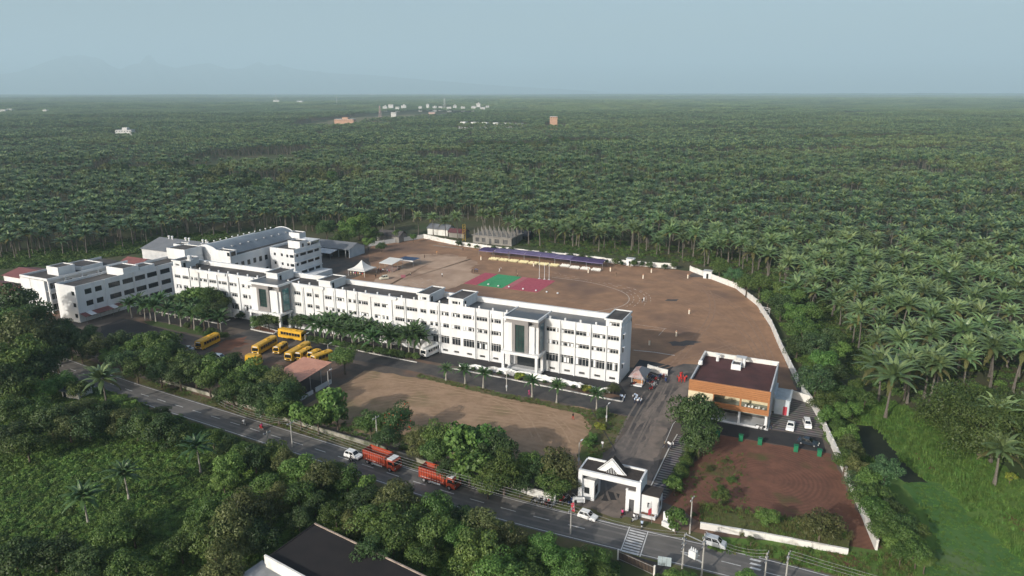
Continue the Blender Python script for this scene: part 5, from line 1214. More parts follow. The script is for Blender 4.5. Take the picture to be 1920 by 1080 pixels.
far_house(738,222,9,16,'white house standing alone in front of the far village'); far_house(810,222,12,17,'pinkish house in front of the far village',mat('far_pink',(.45,.33,.30),None,1,.8))
for px,py,wp in ((5,214,10),(85,214,6),(18,212,8)): far_house(px,py,wp,14,'tiny pale house low on the plain at the far left',None,False,'pale houses far left')
for px,py,wp in ((562,197,10),(700,180,16),(722,181,12)): far_house(px,py,wp,22,'pale speck of a long building near the horizon',None,False,'pale buildings near the horizon',40)
x,y=at(860,243); x2,y2=at(985,247)
sh=thing('poultry_shed','very long pale roofed low shed in the middle of the far grove','shed',(x,y,0),math.atan2(y2-y,x2-x)); L=math.dist((x,y),(x2,y2)); MB().box(0,L,0,14,0,11).build('wall',M_grey,sh)
for k in range(14): MB().box(L*k/14,L*(k+1)/14-.3,-1,15,11.003,11.6).build('roof_sheet',mat('shed_sheet',(.42,.42,.42),(.35,.35,.36),.2,.7),sh)
for k in range(6): MB().box(L*(k+.1)/6,L*(k+.1)/6+12,2,12,11.603,15).build('roof_vent',M_fwhite,sh)
def mast(px,py,h,label,wd=3.0,m=None,lattice=True):
    x,y=at(px,py); t=thing('telecom_mast' if lattice else 'chimney_mast',label,'mast',(x,y,0)); m=m or M_fwhite
    if lattice:
        for sx,sy in ((-1,-1),(1,-1),(1,1),(-1,1)): MB().tube([(sx*wd,sy*wd,0),(sx*wd*.3,sy*wd*.3,h)],.45,4).build('leg',m,t)
        for k in range(8):
            f=k/8; ww=wd*(1-.7*f); MB().tube([(-ww,-ww,h*f),(ww*.92,-ww,h*(f+.125))],.3,3).build('brace',m,t)
        MB().box(-1.6,1.6,-1.6,1.6,h-5,h-3.5).build('antenna_ring',m,t)
    else: MB().tube([(0,0,0),(0,0,h)],[1.6,.7],6).build('shaft',m,t)
mast(834,208,46,'tall pale telecom mast above the far village',4.5)
mast(713,222,34,'slim reddish lattice mast left of the far village',3.0,mat('mast_pink',(.5,.36,.36),None,1,.7))
mast(518,190,60,'slim white mast above the temple like house near the horizon',2.5,None,False)
mast(632,200,48,'single pale chimney mast left of the far village',2.0,None,False)
M_field=mat('far_field',(.16,.13,.075),(.11,.12,.05),.02,.95,world=True)
sheet('far_field',X([(545,240),(640,222),(760,215),(905,214),(905,218),(760,223),(650,236),(560,245)]),.05,M_field,8,40)
sheet('far_field',X([(478,240),(520,238),(528,243),(482,244)]),.05,M_field,4,20)

# ================================================================ vehicles
M_tyre = mat('tyre', (.022,.022,.022), None, 1, .8); M_rim = mat('rim', (.42,.42,.43), None, 1, .4, metal=.6)
M_carglass = mat('car_glass', (.012,.015,.018), None, 1, .06, spec=.8); M_lamp = mat('lamp_glass', (.75,.75,.72), None, 1, .15); M_tail = mat('tail_lamp', (.35,.02,.02), None, 1, .3)
def paint(name, c, rough=.30): return mat('paint_'+name, c, None, 1, rough, spec=.5)
P_white=paint('white',(.78,.78,.77)); P_silver=paint('silver',(.48,.50,.52)); P_dark=paint('dark_blue',(.020,.028,.038),.15); P_yellow=paint('bus_yellow',(.60,.335,.022),.4); P_red=paint('truck_red',(.40,.062,.026),.5); P_redd=paint('truck_red_dark',(.27,.040,.022),.6); P_maroon=paint('maroon',(.30,.03,.045))
WHEELS = {}
def wheel_mesh(r, wd):
    k=(r,wd)
    if k not in WHEELS:
        n=12; WHEELS[k]=(MB().tube([(0,-wd/2,0),(0,wd/2,0)],r,n).mesh('tyre',[M_tyre]), MB().tube([(0,-wd/2-.015,0),(0,wd/2+.015,0)],r*.58,8).mesh('rim',[M_rim]))
    return WHEELS[k]
def add_wheels(t, xs, hw, r, wd):
    tm, rm = wheel_mesh(r, wd)
    for x in xs:
        for s in (-1,1): o=link('wheel',tm,t,(x,s*(hw-wd/2-.02),r)); link('rim',rm,o)
def car(label, loc, rz, pm, kind='hatch', L=3.6, W=1.5, H=1.42):
    t = thing('car', label, 'car', (*loc,.02), rz); h=L/2; hw=W/2; b=MB(); belt=.60*H
    if kind=='hatch': cab=(-h+.10,h*.48,-h+.42,h*.10); lower=[(-h+.02,.24),(-h,.55),(-h+.08,belt),(h*.48,belt),(h-.15,belt-.16),(h,.50),(h-.03,.24)]
    elif kind=='tall': cab=(-h+.06,h*.62,-h+.28,h*.22); lower=[(-h+.02,.26),(-h,.6),(-h+.06,belt),(h*.62,belt),(h-.12,belt-.14),(h,.52),(h-.03,.26)]
    else: cab=(-h*.72,h*.42,-h*.40,h*.08); lower=[(-h+.04,.24),(-h,.55),(-h+.05,belt-.02),(-h*.72,belt),(h*.42,belt),(h-.2,belt-.14),(h,.46),(h-.05,.24)]
    n=len(lower); v=[]
    for s,k in ((-1,.90),(-1,1),(1,1),(1,.90)): v+=[(x*(1 if k==1 else .985),s*hw*k,z if k==1 else z) for x,z in lower]
    # side skins slightly tucked at the sills
    f=[]
    v=[(x,-hw*(.97 if z<.35 else 1),z) for x,z in lower]+[(x,hw*(.97 if z<.35 else 1),z) for x,z in lower]
    f=[(i,(i+1)%n,n+(i+1)%n,n+i) for i in range(n)]+[tuple(range(n-1,-1,-1)),tuple(range(n,2*n))]
    b.add(v,f)
    x0,x1,x2,x3=cab; z0,z1=belt-.01,H; a,c=hw*.97,hw*.80
    q=[(x0,-a,z0),(x1,-a,z0),(x1,a,z0),(x0,a,z0),(x2,-c,z1),(x3,-c,z1),(x3,c,z1),(x2,c,z1)]
    b.add(q,[(4,5,6,7),(0,1,5,4),(1,2,6,5),(2,3,7,6),(3,0,4,7)]); b.build('body',pm,t)
    def lerp(p,q_,f_): return tuple(p[i]+(q_[i]-p[i])*f_ for i in range(3))
    def pane(A,B,Cc,D,nrm,name,u0=.07,u1=.93,v0=.12,v1=.88):
        P=lambda u,vv: lerp(lerp(A,B,u),lerp(D,Cc,u),vv)
        pts=[P(u0,v0),P(u1,v0),P(u1,v1),P(u0,v1)]; pts=[(p[0]+nrm[0]*.012,p[1]+nrm[1]*.012,p[2]+nrm[2]*.012) for p in pts]; MB().poly(pts).build(name,M_carglass,t)
    pane(q[1],q[2],q[6],q[5],(1,0,.5),'windscreen'); pane(q[3],q[0],q[4],q[7],(-1,0,.5),'rear_window')
    for A,B,Cc,D,ny in ((q[0],q[1],q[5],q[4],-1),(q[2],q[3],q[7],q[6],1)):
        pane(A,B,Cc,D,(0,ny,.3),'side_window',.06,.48); pane(A,B,Cc,D,(0,ny,.3),'side_window',.53,.92)
    for s in (-1,1):
        MB().box(h-.16,h-.02,s*hw*.62-.16,s*hw*.62+.16,.50,.64).build('headlight',M_lamp,t); MB().box(-h-.005,-h+.06,s*hw*.78-.1,s*hw*.78+.1,.55,.80).build('tail_light',M_tail,t)
        MB().box(h*.36,h*.36+.12,s*(hw+.02),s*(hw+.16),belt,belt+.12).build('mirror',M_black,t)
    MB().box(h-.06,h+.035,-hw*.9,hw*.9,.26,.44).build('bumper',M_black if kind=='hatch' else pm,t); MB().box(-h-.035,-h+.06,-hw*.9,hw*.9,.28,.46).build('bumper',M_black if kind=='hatch' else pm,t)
    add_wheels(t,(-h*.60,h*.62),hw,.28,.18); return t
rd = lambda x: math.atan2(1,1)
car('white hatchback on the road near the gate crossing',at(1102,972),R(-6),P_white,'hatch',3.4,1.45,1.40)
car('white hatchback on the road just behind the first red truck',at(663,858),R(-4),P_white,'hatch',3.8,1.6,1.5)
car('silver tall hatchback parked on the road verge at the bottom right',at(1340,1023),R(-3),P_silver,'tall',3.6,1.5,1.62)
car('white sedan parked on the paved court by the canteen',at(1482,803),R(-92),P_white,'sedan',4.0,1.62,1.45)
car('white hatchback with open dark tailgate parked nearest the long right wall',at(1513,799),R(-80),P_white,'tall',3.6,1.5,1.55)
car('dark blue sedan on the lane before the canteen',at(1515,833),R(-8),P_dark,'sedan',4.3,1.7,1.42)
car('cream open jeep standing on the sports ground by the white tent',at(720,524),R(-125),paint('cream',(.70,.66,.52)),'tall',3.4,1.5,1.7)
x,y=at(350,658); car('pale car half hidden by trees beside the leftmost yellow bus',(x,y),R(200),P_silver,'sedan',4.0,1.6,1.45)
x,y=at(412,676); car('pale blue van roof showing between the trees below the buses',(x,y),R(10),paint('pale_blue',(.48,.55,.60)),'tall',4.2,1.7,1.9)

def bus(label, A, B, W=2.35, H=2.95, pm=None, name='school_bus', L=None, flip=1, band=None, roofm=None):
    """A = front lower corner, B = rear lower corner of the side that shows; the body lies on the flip side of it"""
    pm=pm or P_yellow; ang=math.atan2(A[1]-B[1],A[0]-B[0]); LL=L or math.dist(A,B); nx,ny=-math.sin(ang)*flip,math.cos(ang)*flip
    ux,uy=math.cos(ang),math.sin(ang); c=(A[0]-ux*LL/2+nx*W/2, A[1]-uy*LL/2+ny*W/2)
    t=thing(name,label,'bus',(*c,.02),ang); h=LL/2; hw=W/2
    prof=[(-hw,.38),(-hw,1.25),(-hw*.985,2.2),(-hw*.93,H-.22),(-hw*.72,H-.06),(0,H),(hw*.72,H-.06),(hw*.93,H-.22),(hw*.985,2.2),(hw,1.25),(hw,.38)]
    b=MB(); b.extrude_x(prof,-h,h-.12); n=len(prof); b.add([(h-.12,y,z) for y,z in prof]+[(h-(.0 if z<1.4 else .10 if z<2.3 else .22),y*.97,z) for y,z in prof],[(i,(i+1)%n,n+(i+1)%n,n+i) for i in range(n)]+[tuple(range(n,2*n))]); b.build('body',pm,t)
    nw=max(4,int(LL/1.25))
    for s in (-1,1):
        for k in range(nw):
            x0=-h+.45+(LL-1.5)*k/nw; x1=x0+(LL-1.5)/nw-.09; MB().add([(x0,s*(hw+.012),1.42),(x1,s*(hw+.012),1.42),(x1,s*(hw*.975+.012),2.28),(x0,s*(hw*.975+.012),2.28)],[(0,1,2,3) if s<0 else (3,2,1,0)]).build('window',M_carglass,t)
        MB().box(-h+.3,h-.4,s*(hw+.004)-.008,s*(hw+.004)+.008,1.20,1.27).build('stripe',band or M_black,t)
    MB().add([(h+.015,-hw*.86,1.30),(h+.015,hw*.86,1.30),(h-.13,hw*.84,2.25),(h-.13,-hw*.84,2.25)],[(0,1,2,3)]).build('windscreen',M_carglass,t)
    MB().box(h-.17,h-.05,-hw*.6,hw*.6,2.36,2.62).build('destination_board',M_white,t)
    MB().box(-h-.02,-h-.004,-hw*.8,hw*.8,1.45,2.2).build('rear_window',M_carglass,t); MB().box(h-.08,h+.10,-hw,hw,.36,.62).build('bumper',M_black,t); MB().box(h+.003,h+.03,-hw*.45,hw*.45,.75,1.08).build('grille',M_black,t)
    for s in (-1,1): MB().box(h-.02,h+.04,s*hw*.75-.14,s*hw*.75+.14,.72,.98).build('headlight',M_lamp,t)
    MB().box(-h*.45,-h*.15,-.5,.5,H-.02,H+.14).build('roof_vent',pm,t)
    add_wheels(t,(-h*.55,h*.62),hw,.45,.28); return t
zb=lambda a,b_: at(300+a/4.571,580+b_/4.571)
bus('leftmost yellow school bus parked alone by the lawn strip',zb(302,352),zb(462,274),flip=1)
bus('long yellow school bus parked left in the main row, its side towards the shed',zb(787,393),zb(950,300),flip=1)
bus('short yellow school minibus, second from the left in the main row',zb(968,393),zb(1046,340),W=2.0,H=2.5,flip=1)
bus('long yellow school bus in the middle of the row beside the pink roof',zb(1068,452),zb(1236,352),flip=1)
bus('short yellow minibus between the middle bus and the pink roof',zb(1155,444),zb(1258,385),W=2.1,H=2.6,flip=1)
bus('yellow minibus right of the row, mostly behind the pink roof',zb(1262,440),zb(1335,402),W=2.1,H=2.5,flip=1)
bus('yellow bus at the right end of the row just above the pink roof',zb(1290,470),zb(1440,415),W=2.3,H=2.8,flip=1)
bus('bright yellow school bus crossing the yard in front of the left entrance',zb(1012,245),zb(1212,280),flip=-1)
bus('yellow bus behind the roadside trees, only its roof showing',zb(730,480),zb(835,495),flip=-1)
P_bw=paint('bus_white',(.74,.74,.72))
bus('white minibus with a red lower front on the front apron',at(788,670),at(816,657),W=2.1,H=2.7,pm=P_bw,name='minibus',band=P_maroon,flip=1)

def truck(label, loc, rz, L=8.2, W=2.4):
    t=thing('truck',label,'truck',(*loc,.02),rz); h=L/2; hw=W/2; cx0=h-1.95
    MB().box(-h,h-.2,-.45,.45,.62,.92).build('chassis',M_black,t)
    # cab
    prof=[(cx0,.55),(cx0,2.45),(cx0+.15,2.62),(h-.55,2.62),(h-.18,2.3),(h,1.45),(h,.55)]
    v=[(x,-hw*.94,z) for x,z in prof]+[(x,hw*.94,z) for x,z in prof]; n=len(prof); MB().add(v,[(i,(i+1)%n,n+(i+1)%n,n+i) for i in range(n)]+[tuple(range(n-1,-1,-1)),tuple(range(n,2*n))]).build('cab',P_red,t)
    MB().box(cx0+.12,h-.50,-hw*.9,hw*.9,2.623,2.75).build('cab_roof',M_white,t)
    MB().add([(h+.012,-hw*.84,1.52),(h+.012,hw*.84,1.52),(h-.165,hw*.82,2.26),(h-.165,-hw*.82,2.26)],[(0,1,2,3)]).build('windscreen',M_carglass,t)
    for s in (-1,1):
        MB().add([(cx0+.35,s*(hw*.94+.012),1.55),(h-.35,s*(hw*.94+.012),1.55),(h-.5,s*(hw*.94+.012),2.25),(cx0+.35,s*(hw*.94+.012),2.25)],[(0,1,2,3)]).build('side_window',M_carglass,t)
        MB().box(h-.03,h+.03,s*.85-.14,s*.85+.14,.85,1.1).build('headlight',M_lamp,t); MB().box(h-.2,h-.1,s*(hw+.02),s*(hw+.22),1.5,2.0).build('mirror',M_black,t)
    MB().box(h-.05,h+.1,-hw*.94,hw*.94,.5,.8).build('bumper',P_redd,t)
    # cargo body, open on top, planked with ribs
    x0,x1=-h,cx0-.18; z0,z1=1.05,2.95
    MB().box(x0,x1,-hw,hw,.93,z0).build('cargo_floor',P_redd,t)
    for s in (-1,1):
        yy=s*hw; 
        for k in range(6):
            a=z0+.003+(z1-z0)*k/6; MB().box(x0,x1,min(yy,yy-s*.05),max(yy,yy-s*.05),a,a+(z1-z0)/6-.05).build('side_board',P_red,t)
        m_=MB().box(-.05,.05,-.045,.045,z0-.15,z1+.06).mesh('side_rib',[P_redd])
        for k in range(11): link('side_rib',m_,t,(x0+.1+(x1-x0-.2)*k/10,yy+s*.05,0))
        MB().box(x0,x1,min(yy,yy-s*.1),max(yy,yy-s*.1),z1+.002,z1+.08).build('top_rail',P_red,t)
        for k in range(6): MB().box(x0+2.6+k*.42,x0+2.6+k*.42+.34,yy-.03,yy+.03,.50,.86).build('side_plate',M_white,t)
        MB().box(x0+.5,x1-.4,yy+s*.052-.003,yy+s*.052+.003,1.22,1.30).build('painted_line',M_white,t)
    for xx in (x0,x1-.06): MB().box(xx,xx+.06,-hw+.05,hw-.05,z0,z1 if xx==x0 else z1+.25).build('end_board',P_redd,t)
    add_wheels(t,(h-1.2,-h*.42,-h*.72),hw,.5,.3); return t
truck('red open topped lorry with slatted sides, the rear one of two on the road',(-31.2,-60.0),R(-7.5))
truck('red open topped lorry with slatted sides, the front one nearer the gate',(-17.4,-61.0),R(-5))

M_bike=[mat('bike_black',(.02,.02,.022),None,1,.35),mat('bike_red',(.22,.02,.02),None,1,.35),mat('bike_grey',(.30,.31,.33),None,1,.35),mat('bike_blue',(.03,.05,.16),None,1,.35),mat('bike_white',(.68,.68,.68),None,1,.35)]
bw=MB(); 
def ring(mb,cx,cz,r,w_,n=12,m=0):
    mb.tube([(cx,-w_/2,cz),(cx,w_/2,cz)],r,n,m)
tyre_b=MB().tube([(0,-.05,0),(0,.05,0)],.3,12).mesh('tyre',[M_tyre]); rim_b=MB().tube([(0,-.055,0),(0,.055,0)],.2,8).mesh('rim',[M_rim])
def bike_body(sc=False):
    b=MB()
    if sc: b.box(-.6,-.0,-.14,.14,.35,.72).box(-.0,.35,-.14,.14,.22,.30).add([(.33,-.2,.25),(.45,-.2,1.0),(.45,.2,1.0),(.33,.2,.25),(.40,-.15,.25),(.52,-.15,1.0),(.52,.15,1.0),(.40,.15,.25)],[(0,1,2,3),(7,6,5,4),(0,4,5,1),(1,5,6,2),(2,6,7,3)])
    else: b.box(-.15,.28,-.14,.14,.72,.92).box(-.3,.2,-.12,.12,.32,.62).tube([(-.62,0,.32),(-.25,0,.65),(.35,0,.8)],.05,5).tube([(.66,0,.3),(.46,0,.95)],.045,5).box(-.75,-.6,-.06,.06,.55,.7)
    return b
bbm=bike_body().mesh('frame',[M_bike[0]]); sbm=bike_body(True).mesh('frame',[M_bike[4]])
seat_m=MB().box(-.65,-.1,-.13,.13,.76,.86).mesh('seat',[M_black]); bar_m=MB().tube([(.40,-.33,1.05),(.46,0,1.0),(.40,.33,1.05)],.025,4).ball((.56,0,.88),.09,0,6,4).mesh('handlebar',[M_rim])
def motorbike(label,loc,rz,col=0,sc=False,group=None,z=.02):
    t=thing('motor_scooter' if sc else 'motorbike',label,'motorbike',(*loc[:2],z),rz,group); f=link('frame',sbm if sc else bbm,t); f.material_slots[0].link='OBJECT'; f.material_slots[0].material=M_bike[col]
    link('seat',seat_m,t); link('handlebar',bar_m,t)
    for x in (-.62,.66): w_=link('wheel',tyre_b,t,(x,0,.3)); link('rim',rim_b,w_)
    return t

# ================================================================ people (one skinned body each, recoloured per person)
M_skin=mat('skin',(.17,.095,.06),None,1,.6); M_hair=mat('hair',(.012,.010,.010),None,1,.5)
CL={k:mat('cloth_'+k,c,None,1,.85) for k,c in dict(white=(.70,.70,.70),navy=(.025,.03,.06),black=(.02,.02,.02),red=(.46,.03,.03),pink=(.55,.07,.20),orange=(.55,.25,.10),blue=(.10,.18,.36),paleblue=(.42,.52,.66),grey=(.20,.20,.21),khaki=(.30,.24,.15),cream=(.62,.56,.42),green=(.06,.22,.10)).items()}
def person_mesh(pose):
    J={}; E=[]; RA={}
    def j(n,p,r): J[n]=p; RA[n]=r
    j('pelvis',(0,0,.95),.155); j('waist',(0,0,1.10),.135); j('chest',(0,.01,1.32),.165); j('neck',(0,.0,1.47),.062); j('head0',(.02,0,1.55),.085); j('head1',(.02,0,1.66),.105); j('head2',(.0,0,1.745),.07)
    E=[('pelvis','waist'),('waist','chest'),('chest','neck'),('neck','head0'),('head0','head1'),('head1','head2')]
    for s,n in ((-1,'l'),(1,'r')):
        sw={'stand':0,'walk':.28*s,'sit':0}[pose]
        j('sh'+n,(0,s*.185,1.40),.072)
        if pose=='sit': arm=[(.20,s*.24,1.20,.05),(.42,s*.27,1.10,.042),(.50,s*.27,1.09,.035)]; leg=[(.10,s*.11,.92,.10),(.48,s*.16,.86,.075),(.36,s*.17,.48,.052),(.46,s*.17,.42,.05)]
        else: arm=[(-sw*.3,s*.235,1.13,.05),(-sw*.45+.04,s*.25,.90,.042),(-sw*.5+.07,s*.25,.79,.036)]; leg=[(0,s*.095,.88,.095),(sw*.55+.02,s*.10,.50,.068),(sw*.75-(.05 if sw<0 else 0),s*.10,.09,.048),(sw*.75+.13,s*.11,.04,.045)]
        p='sh'+n; E.append(('chest',p))
        for k,(x,y,z,r) in enumerate(arm): j(f'a{n}{k}',(x,y,z),r); E.append((p,f'a{n}{k}')); p=f'a{n}{k}'
        p='pelvis'
        for k,(x,y,z,r) in enumerate(leg): j(f'g{n}{k}',(x,y,z),r); E.append((p,f'g{n}{k}')); p=f'g{n}{k}'
    names=list(J); ix={n:i for i,n in enumerate(names)}
    me=bpy.data.meshes.new('person'); me.from_pydata([J[n] for n in names],[(ix[a],ix[b]) for a,b in E],[]); ob=link('person_rig',me)
    sk=ob.modifiers.new('skin','SKIN'); 
    for n in names: v=me.skin_vertices[0].data[ix[n]]; v.radius=(RA[n],RA[n]*(1.15 if n in ('chest','waist','pelvis') else 1)); v.use_root=(n=='pelvis')
    sk.use_smooth_shade=True; ob.modifiers.new('sub','SUBSURF').levels=1
    dg=bpy.context.evaluated_depsgraph_get(); out=bpy.data.meshes.new_from_object(ob.evaluated_get(dg)); bpy.data.objects.remove(ob)
    out.name='person_body'; out.materials.clear()
    for m in (CL['white'],CL['navy'],M_skin,M_hair): out.materials.append(m)
    zsplit=.98 if pose!='sit' else 1.0
    for p in out.polygons:
        c=p.center; r=math.hypot(c.x,c.y)
        if c.z>1.49: p.material_index=3 if (c.z>1.69 or (c.x<-.015 and c.z>1.54)) else 2
        elif pose=='sit': p.material_index = 2 if (c.x>.30 and c.z>1.0) or c.z<.46 else (1 if c.z<.99 else 0)
        elif abs(c.y)>.185 and .7<c.z<1.12: p.material_index=2
        else: p.material_index = 1 if c.z<zsplit else 0
        if pose!='sit' and c.z<.09: p.material_index=3
    return out
PM={k:person_mesh(k) for k in ('stand','walk','sit')}
def person(label,px,py,rz,top,bottom,pose='stand',group=None,z=.02,loc=None,sc=1.0,parent=None):
    x,y = loc or at(px,py); o=tag(link('person',PM[pose],None,(x,y,z),rz,sc),label,'person',group)
    for k,m in ((0,CL[top]),(1,CL[bottom])): o.material_slots[k].link='OBJECT'; o.material_slots[k].material=m
    return o
z3=lambda a,b_:(600+a/4.8,440+b_/4.8); z5=lambda a,b_:(860+a/4,400+b_/4); zh=lambda a,b_:(780+a/4.17,540+b_/4.17); zc_=lambda a,b_:(1150+a/4.683,620+b_/4.683); zg=lambda a,b_:(960+a/4.354,830+b_/4.354); zbp=lambda a,b_:(300+a/4.571,580+b_/4.571)
person('person in a pale shirt and dark trousers walking right of the jeep',*z3(815,372),R(20),'cream','navy','walk')
person('person in a white shirt standing alone mid ground left of the carpets',*z3(1100,382),R(80),'white','black')
person('person all in black standing right of the stage',*z3(940,212),R(10),'black','black')
person('person in dark clothes near the left end of the purple canopies',*z3(1287,146),R(-60),'black','navy')
person('person in orange standing far back on the sports ground',*z3(1052,178),R(120),'orange','khaki')
person('person in black between the white tent and the jeep',*z3(502,390),R(160),'black','black')
person('person in white, left of a close pair above the green carpet',*z5(306,440),R(30),'white','white','walk')
person('person in white with dark trousers, right of a close pair above the green carpet',*z5(318,432),R(200),'white','navy')
person('person in navy standing alone above the left red carpet',*z5(101,444),R(0),'navy','navy')
for k,(a,b_) in enumerate([(118,444),(130,441),(143,443)]): person('person in blue and dark clothes in the small group above the left red carpet',*z5(a,b_),R(90*k),'blue' if k else 'grey','navy','stand','group above the left carpet')
person('person in dark clothes standing behind the green carpet',*z5(431,452),R(40),'black','navy'); person('person in brown bending figure at the corner of the green carpet',*z5(441,476),R(220),'khaki','black','walk')
person('person in white on the curved track lines',*z5(1388,662),R(-70),'white','white','walk'); person('person in dark clothes beside the one in white on the track lines',*z5(1376,673),R(-60),'black','grey','walk')
person('person in dark clothes stooping right of the flag poles',*z5(1180,472),R(0),'black','khaki')
for k,(a,b_) in enumerate([(1188,382),(1203,386),(1276,402),(1290,404)]): person('person in white by the far wall cabin',*z5(a,b_),R(70*k),'white','cream','stand','people in white by the far wall cabin')
person('person in a black top and red skirt walking on the fallow ground',*zh(1227,1030),R(-30),'black','red','walk')
person('person in pink walking on the inner drive under the palms',*zh(884,842),R(150),'pink','pink','walk')
for k,(a,b_) in enumerate([(172,612),(186,640),(200,628),(212,650),(226,636),(238,652),(246,642),(206,610),(190,600)]): person('student in white and navy uniform in the close group on the main drive',*zc_(a,b_),R(37*k),'paleblue' if k%3 else 'white','navy','stand','students in uniform on the main drive')
for k,(a,b_) in enumerate([(560,440),(575,452),(590,430),(600,410),(612,438),(625,455),(640,442),(598,455),(586,412)]): person('person in bright red in the red dressed group on the drive',*zc_(a,b_),R(50*k),'red','red' if k%3 else 'black','stand','red dressed group on the drive')
for k,(a,b_) in enumerate([(60,606),(75,612),(96,622)]): person('student in pale blue waiting at the corner of the garden wall',*zc_(a,b_),R(80*k),'paleblue','navy','stand','students at the garden wall corner')
for k,(a,b_) in enumerate([(448,1028),(482,1030),(498,1040),(524,1036)]): person('student in white walking at the top of the striped path',*zc_(a,b_),R(60*k),'white' if k else 'khaki','navy','walk','students at the striped path')
person('person in white walking near the gate lamp post',*zg(738,44),R(-80),'white','grey','walk')
person('person in white standing in the bus yard above the minibus row',*zbp(983,272),R(-20),'white','cream'); person('person in pale shirt near the right end of the bus row',*zbp(1262,322),R(60),'cream','grey')
person('person in white on the verge beside the road wall',*zbp(865,930),R(0),'white','white')
person('person in pink at the canteen ground floor counter',0,0,R(-90),'pink','pink','stand',None,.24,(30.5,-9.6)); person('person in black beside the canteen corner column',0,0,R(40),'black','navy','stand',None,.02,(37.6,-10.9))
for k in range(7): person('seated guest in pale clothes under the white peaked tent',0,0,R(-90),['cream','white','pink','orange','white','red','cream'][k],'khaki','stand','guests under the peaked tent',.02,(-131.0+k*1.1,61.6+.3*(k%2)))
for k in range(6): person('person standing at the stage canopy',0,0,R(-90+20*k),['grey','red','white','khaki','white','pink'][k],'navy','stand','people at the stage canopy',.02,(-123.9+k*1.05,70.9-.3*(k%2)))
def ride(label,px,py,rz,top,bottom,col,sc=False):
    x,y=at(px,py); motorbike(label,(x,y),rz,col,sc,None,.03); person('rider in '+top+' '+label.split(' ',1)[1],0,0,rz,top,bottom,'sit',None,-.03,(x-.28*math.cos(rz),y-.28*math.sin(rz)))
ride('motorbike rolling along the left part of the road',457,797,R(172),'white','black',2)
ride('scooter following the motorbike on the left part of the road',490,805,R(172),'pink','red',1,True)
ride('motorbike beside the white hatchback behind the lorry',660,868,R(-8),'black','grey',0)
ride('motorbike waiting at the top end of the crosswalk',*zg(1060,692),R(100),'paleblue','navy',4)
ride('scooter turning at the right gate pillar',*zg(1003,640),R(60),'white','grey',4,True)
ride('motorbike entering the gate by the wicket',*zg(905,602),R(80),'pink','black',1)
for k in range(11):
    x,y=at(*zc_(298+(k%6)*15+random.uniform(-3,3),398+(k//6)*52+ (k%6)*8)); motorbike('dark motorbike in the row parked beside the kiosk',(x,y),R(35+random.uniform(-8,8)),k%4,k%5==2,'motorbikes parked beside the kiosk')
for k,(a,b_) in enumerate([(330,520),(345,512),(408,412),(425,420),(440,415),(456,425),(462,452)]):
    x,y=at(*zc_(a,b_)); motorbike('motorbike parked before the white screen wall',(x,y),R(60+k*9),(k+1)%4,k%2==0,'motorbikes by the screen wall')
for k,(a,b_) in enumerate([(1275,858),(1305,866),(1328,868)]): motorbike(['white scooter left of the canteen corner column','white scooter in the middle before the canteen low wall','dark motorbike right at the canteen corner'][k],at(*zc_(a,b_)),R(15+20*k),4 if k<2 else 0,k<2)
for k in range(7):
    x,y=at(*zg(180+k*27,480+k*7+random.uniform(-4,4))); motorbike('motorbike parked on the verge left of the name wall',(x,y),R(70+random.uniform(-15,15)),[0,2,0,4,1,0,2][k],k%3==1,'motorbikes on the verge left of the gate')
for k in range(9):
    x,y=at(*zg(392+k*17,468+(k%3)*16)); motorbike('motorbike parked close to the left gate pillar',(x,y),R(75+random.uniform(-12,12)),[0,1,0,2,0,3,0,4,0][k],k%4==1,'motorbikes at the left gate pillar')
for k,(a,b_) in enumerate([(160,482),(182,480)]): x,y=at(*zc_(a,b_)); motorbike('motorbike parked in front of the kiosk steps',(x,y),R(70),k,False,'motorbikes before the kiosk')

# ================================================================ poles, lamps, wires
M_concpole=mat('pole_concrete',(.40,.39,.36),(.30,.29,.27),1.5,.9)
def hgt(px_top,py_top,x,y):
    # height of the point above (x, y) seen at that picture row
    u,v=(px_top-960)/FPX,(540-py_top)/FPX; ry=_cp+v*_sp; rz=-_sp+v*_cp; dx,dy=x-CAM[0],y-CAM[1]; Y=-dx*_sy+dy*_cy; return CAM[2]+rz*Y/ry
def upole(label,px,py,tx,ty,arms=1,m=None,lamp=False,name=None):
    x,y=at(px,py); h=max(3.5,hgt(tx,ty,x,y)); t=thing(name or ('street_lamp' if lamp else 'utility_pole'),label,'street lamp' if lamp else 'utility pole',(x,y,0),R(80)); MB().tube([(0,0,0),(0,0,h)],[.15,.09],6).build('pole',m or M_concpole,t)
    if lamp: MB().tube([(0,0,h-.1),(.9,0,h+.15)],.04,5).build('arm',M_metal,t); MB().box(.7,1.4,-.12,.12,h+.08,h+.2).build('lamp_head',M_white,t); MB().box(-.16,.16,-.16,.16,1.0,1.6).build('switch_box',M_grey,t)
    else:
        for k in range(arms): MB().box(-.9,.9,-.06,.06,h-.5-k*.8,h-.38-k*.8).build('cross_arm',M_metal,t)
        for s in (-.8,0,.8): MB().tube([(s,0,h-.38),(s,0,h-.15)],.05,5).build('insulator',M_grey,t)
    return (x,y,h)
W1=upole('concrete utility pole on the near roadside by the left thicket',548.5,838,544.5,790)
upole('slim pale pole rising from the trees beside the rear lorry',708,843,701,780)
upole('short grey pole among the bushes left of the concrete pole',503,838,500,808)
W2=upole('white utility pole on the near roadside opposite the parked motorbikes',1069.8,1002,1072,952)
upole('pale utility pole beside the bushy tree right of the gate',1293,1001,1297.6,932)
upole('street lamp at the end of the kerb beside the bright yellow bus',573.5,650,572,627,lamp=True); upole('street lamp beside the right edge of the pink roofed shed',617,736,614,696,lamp=True)
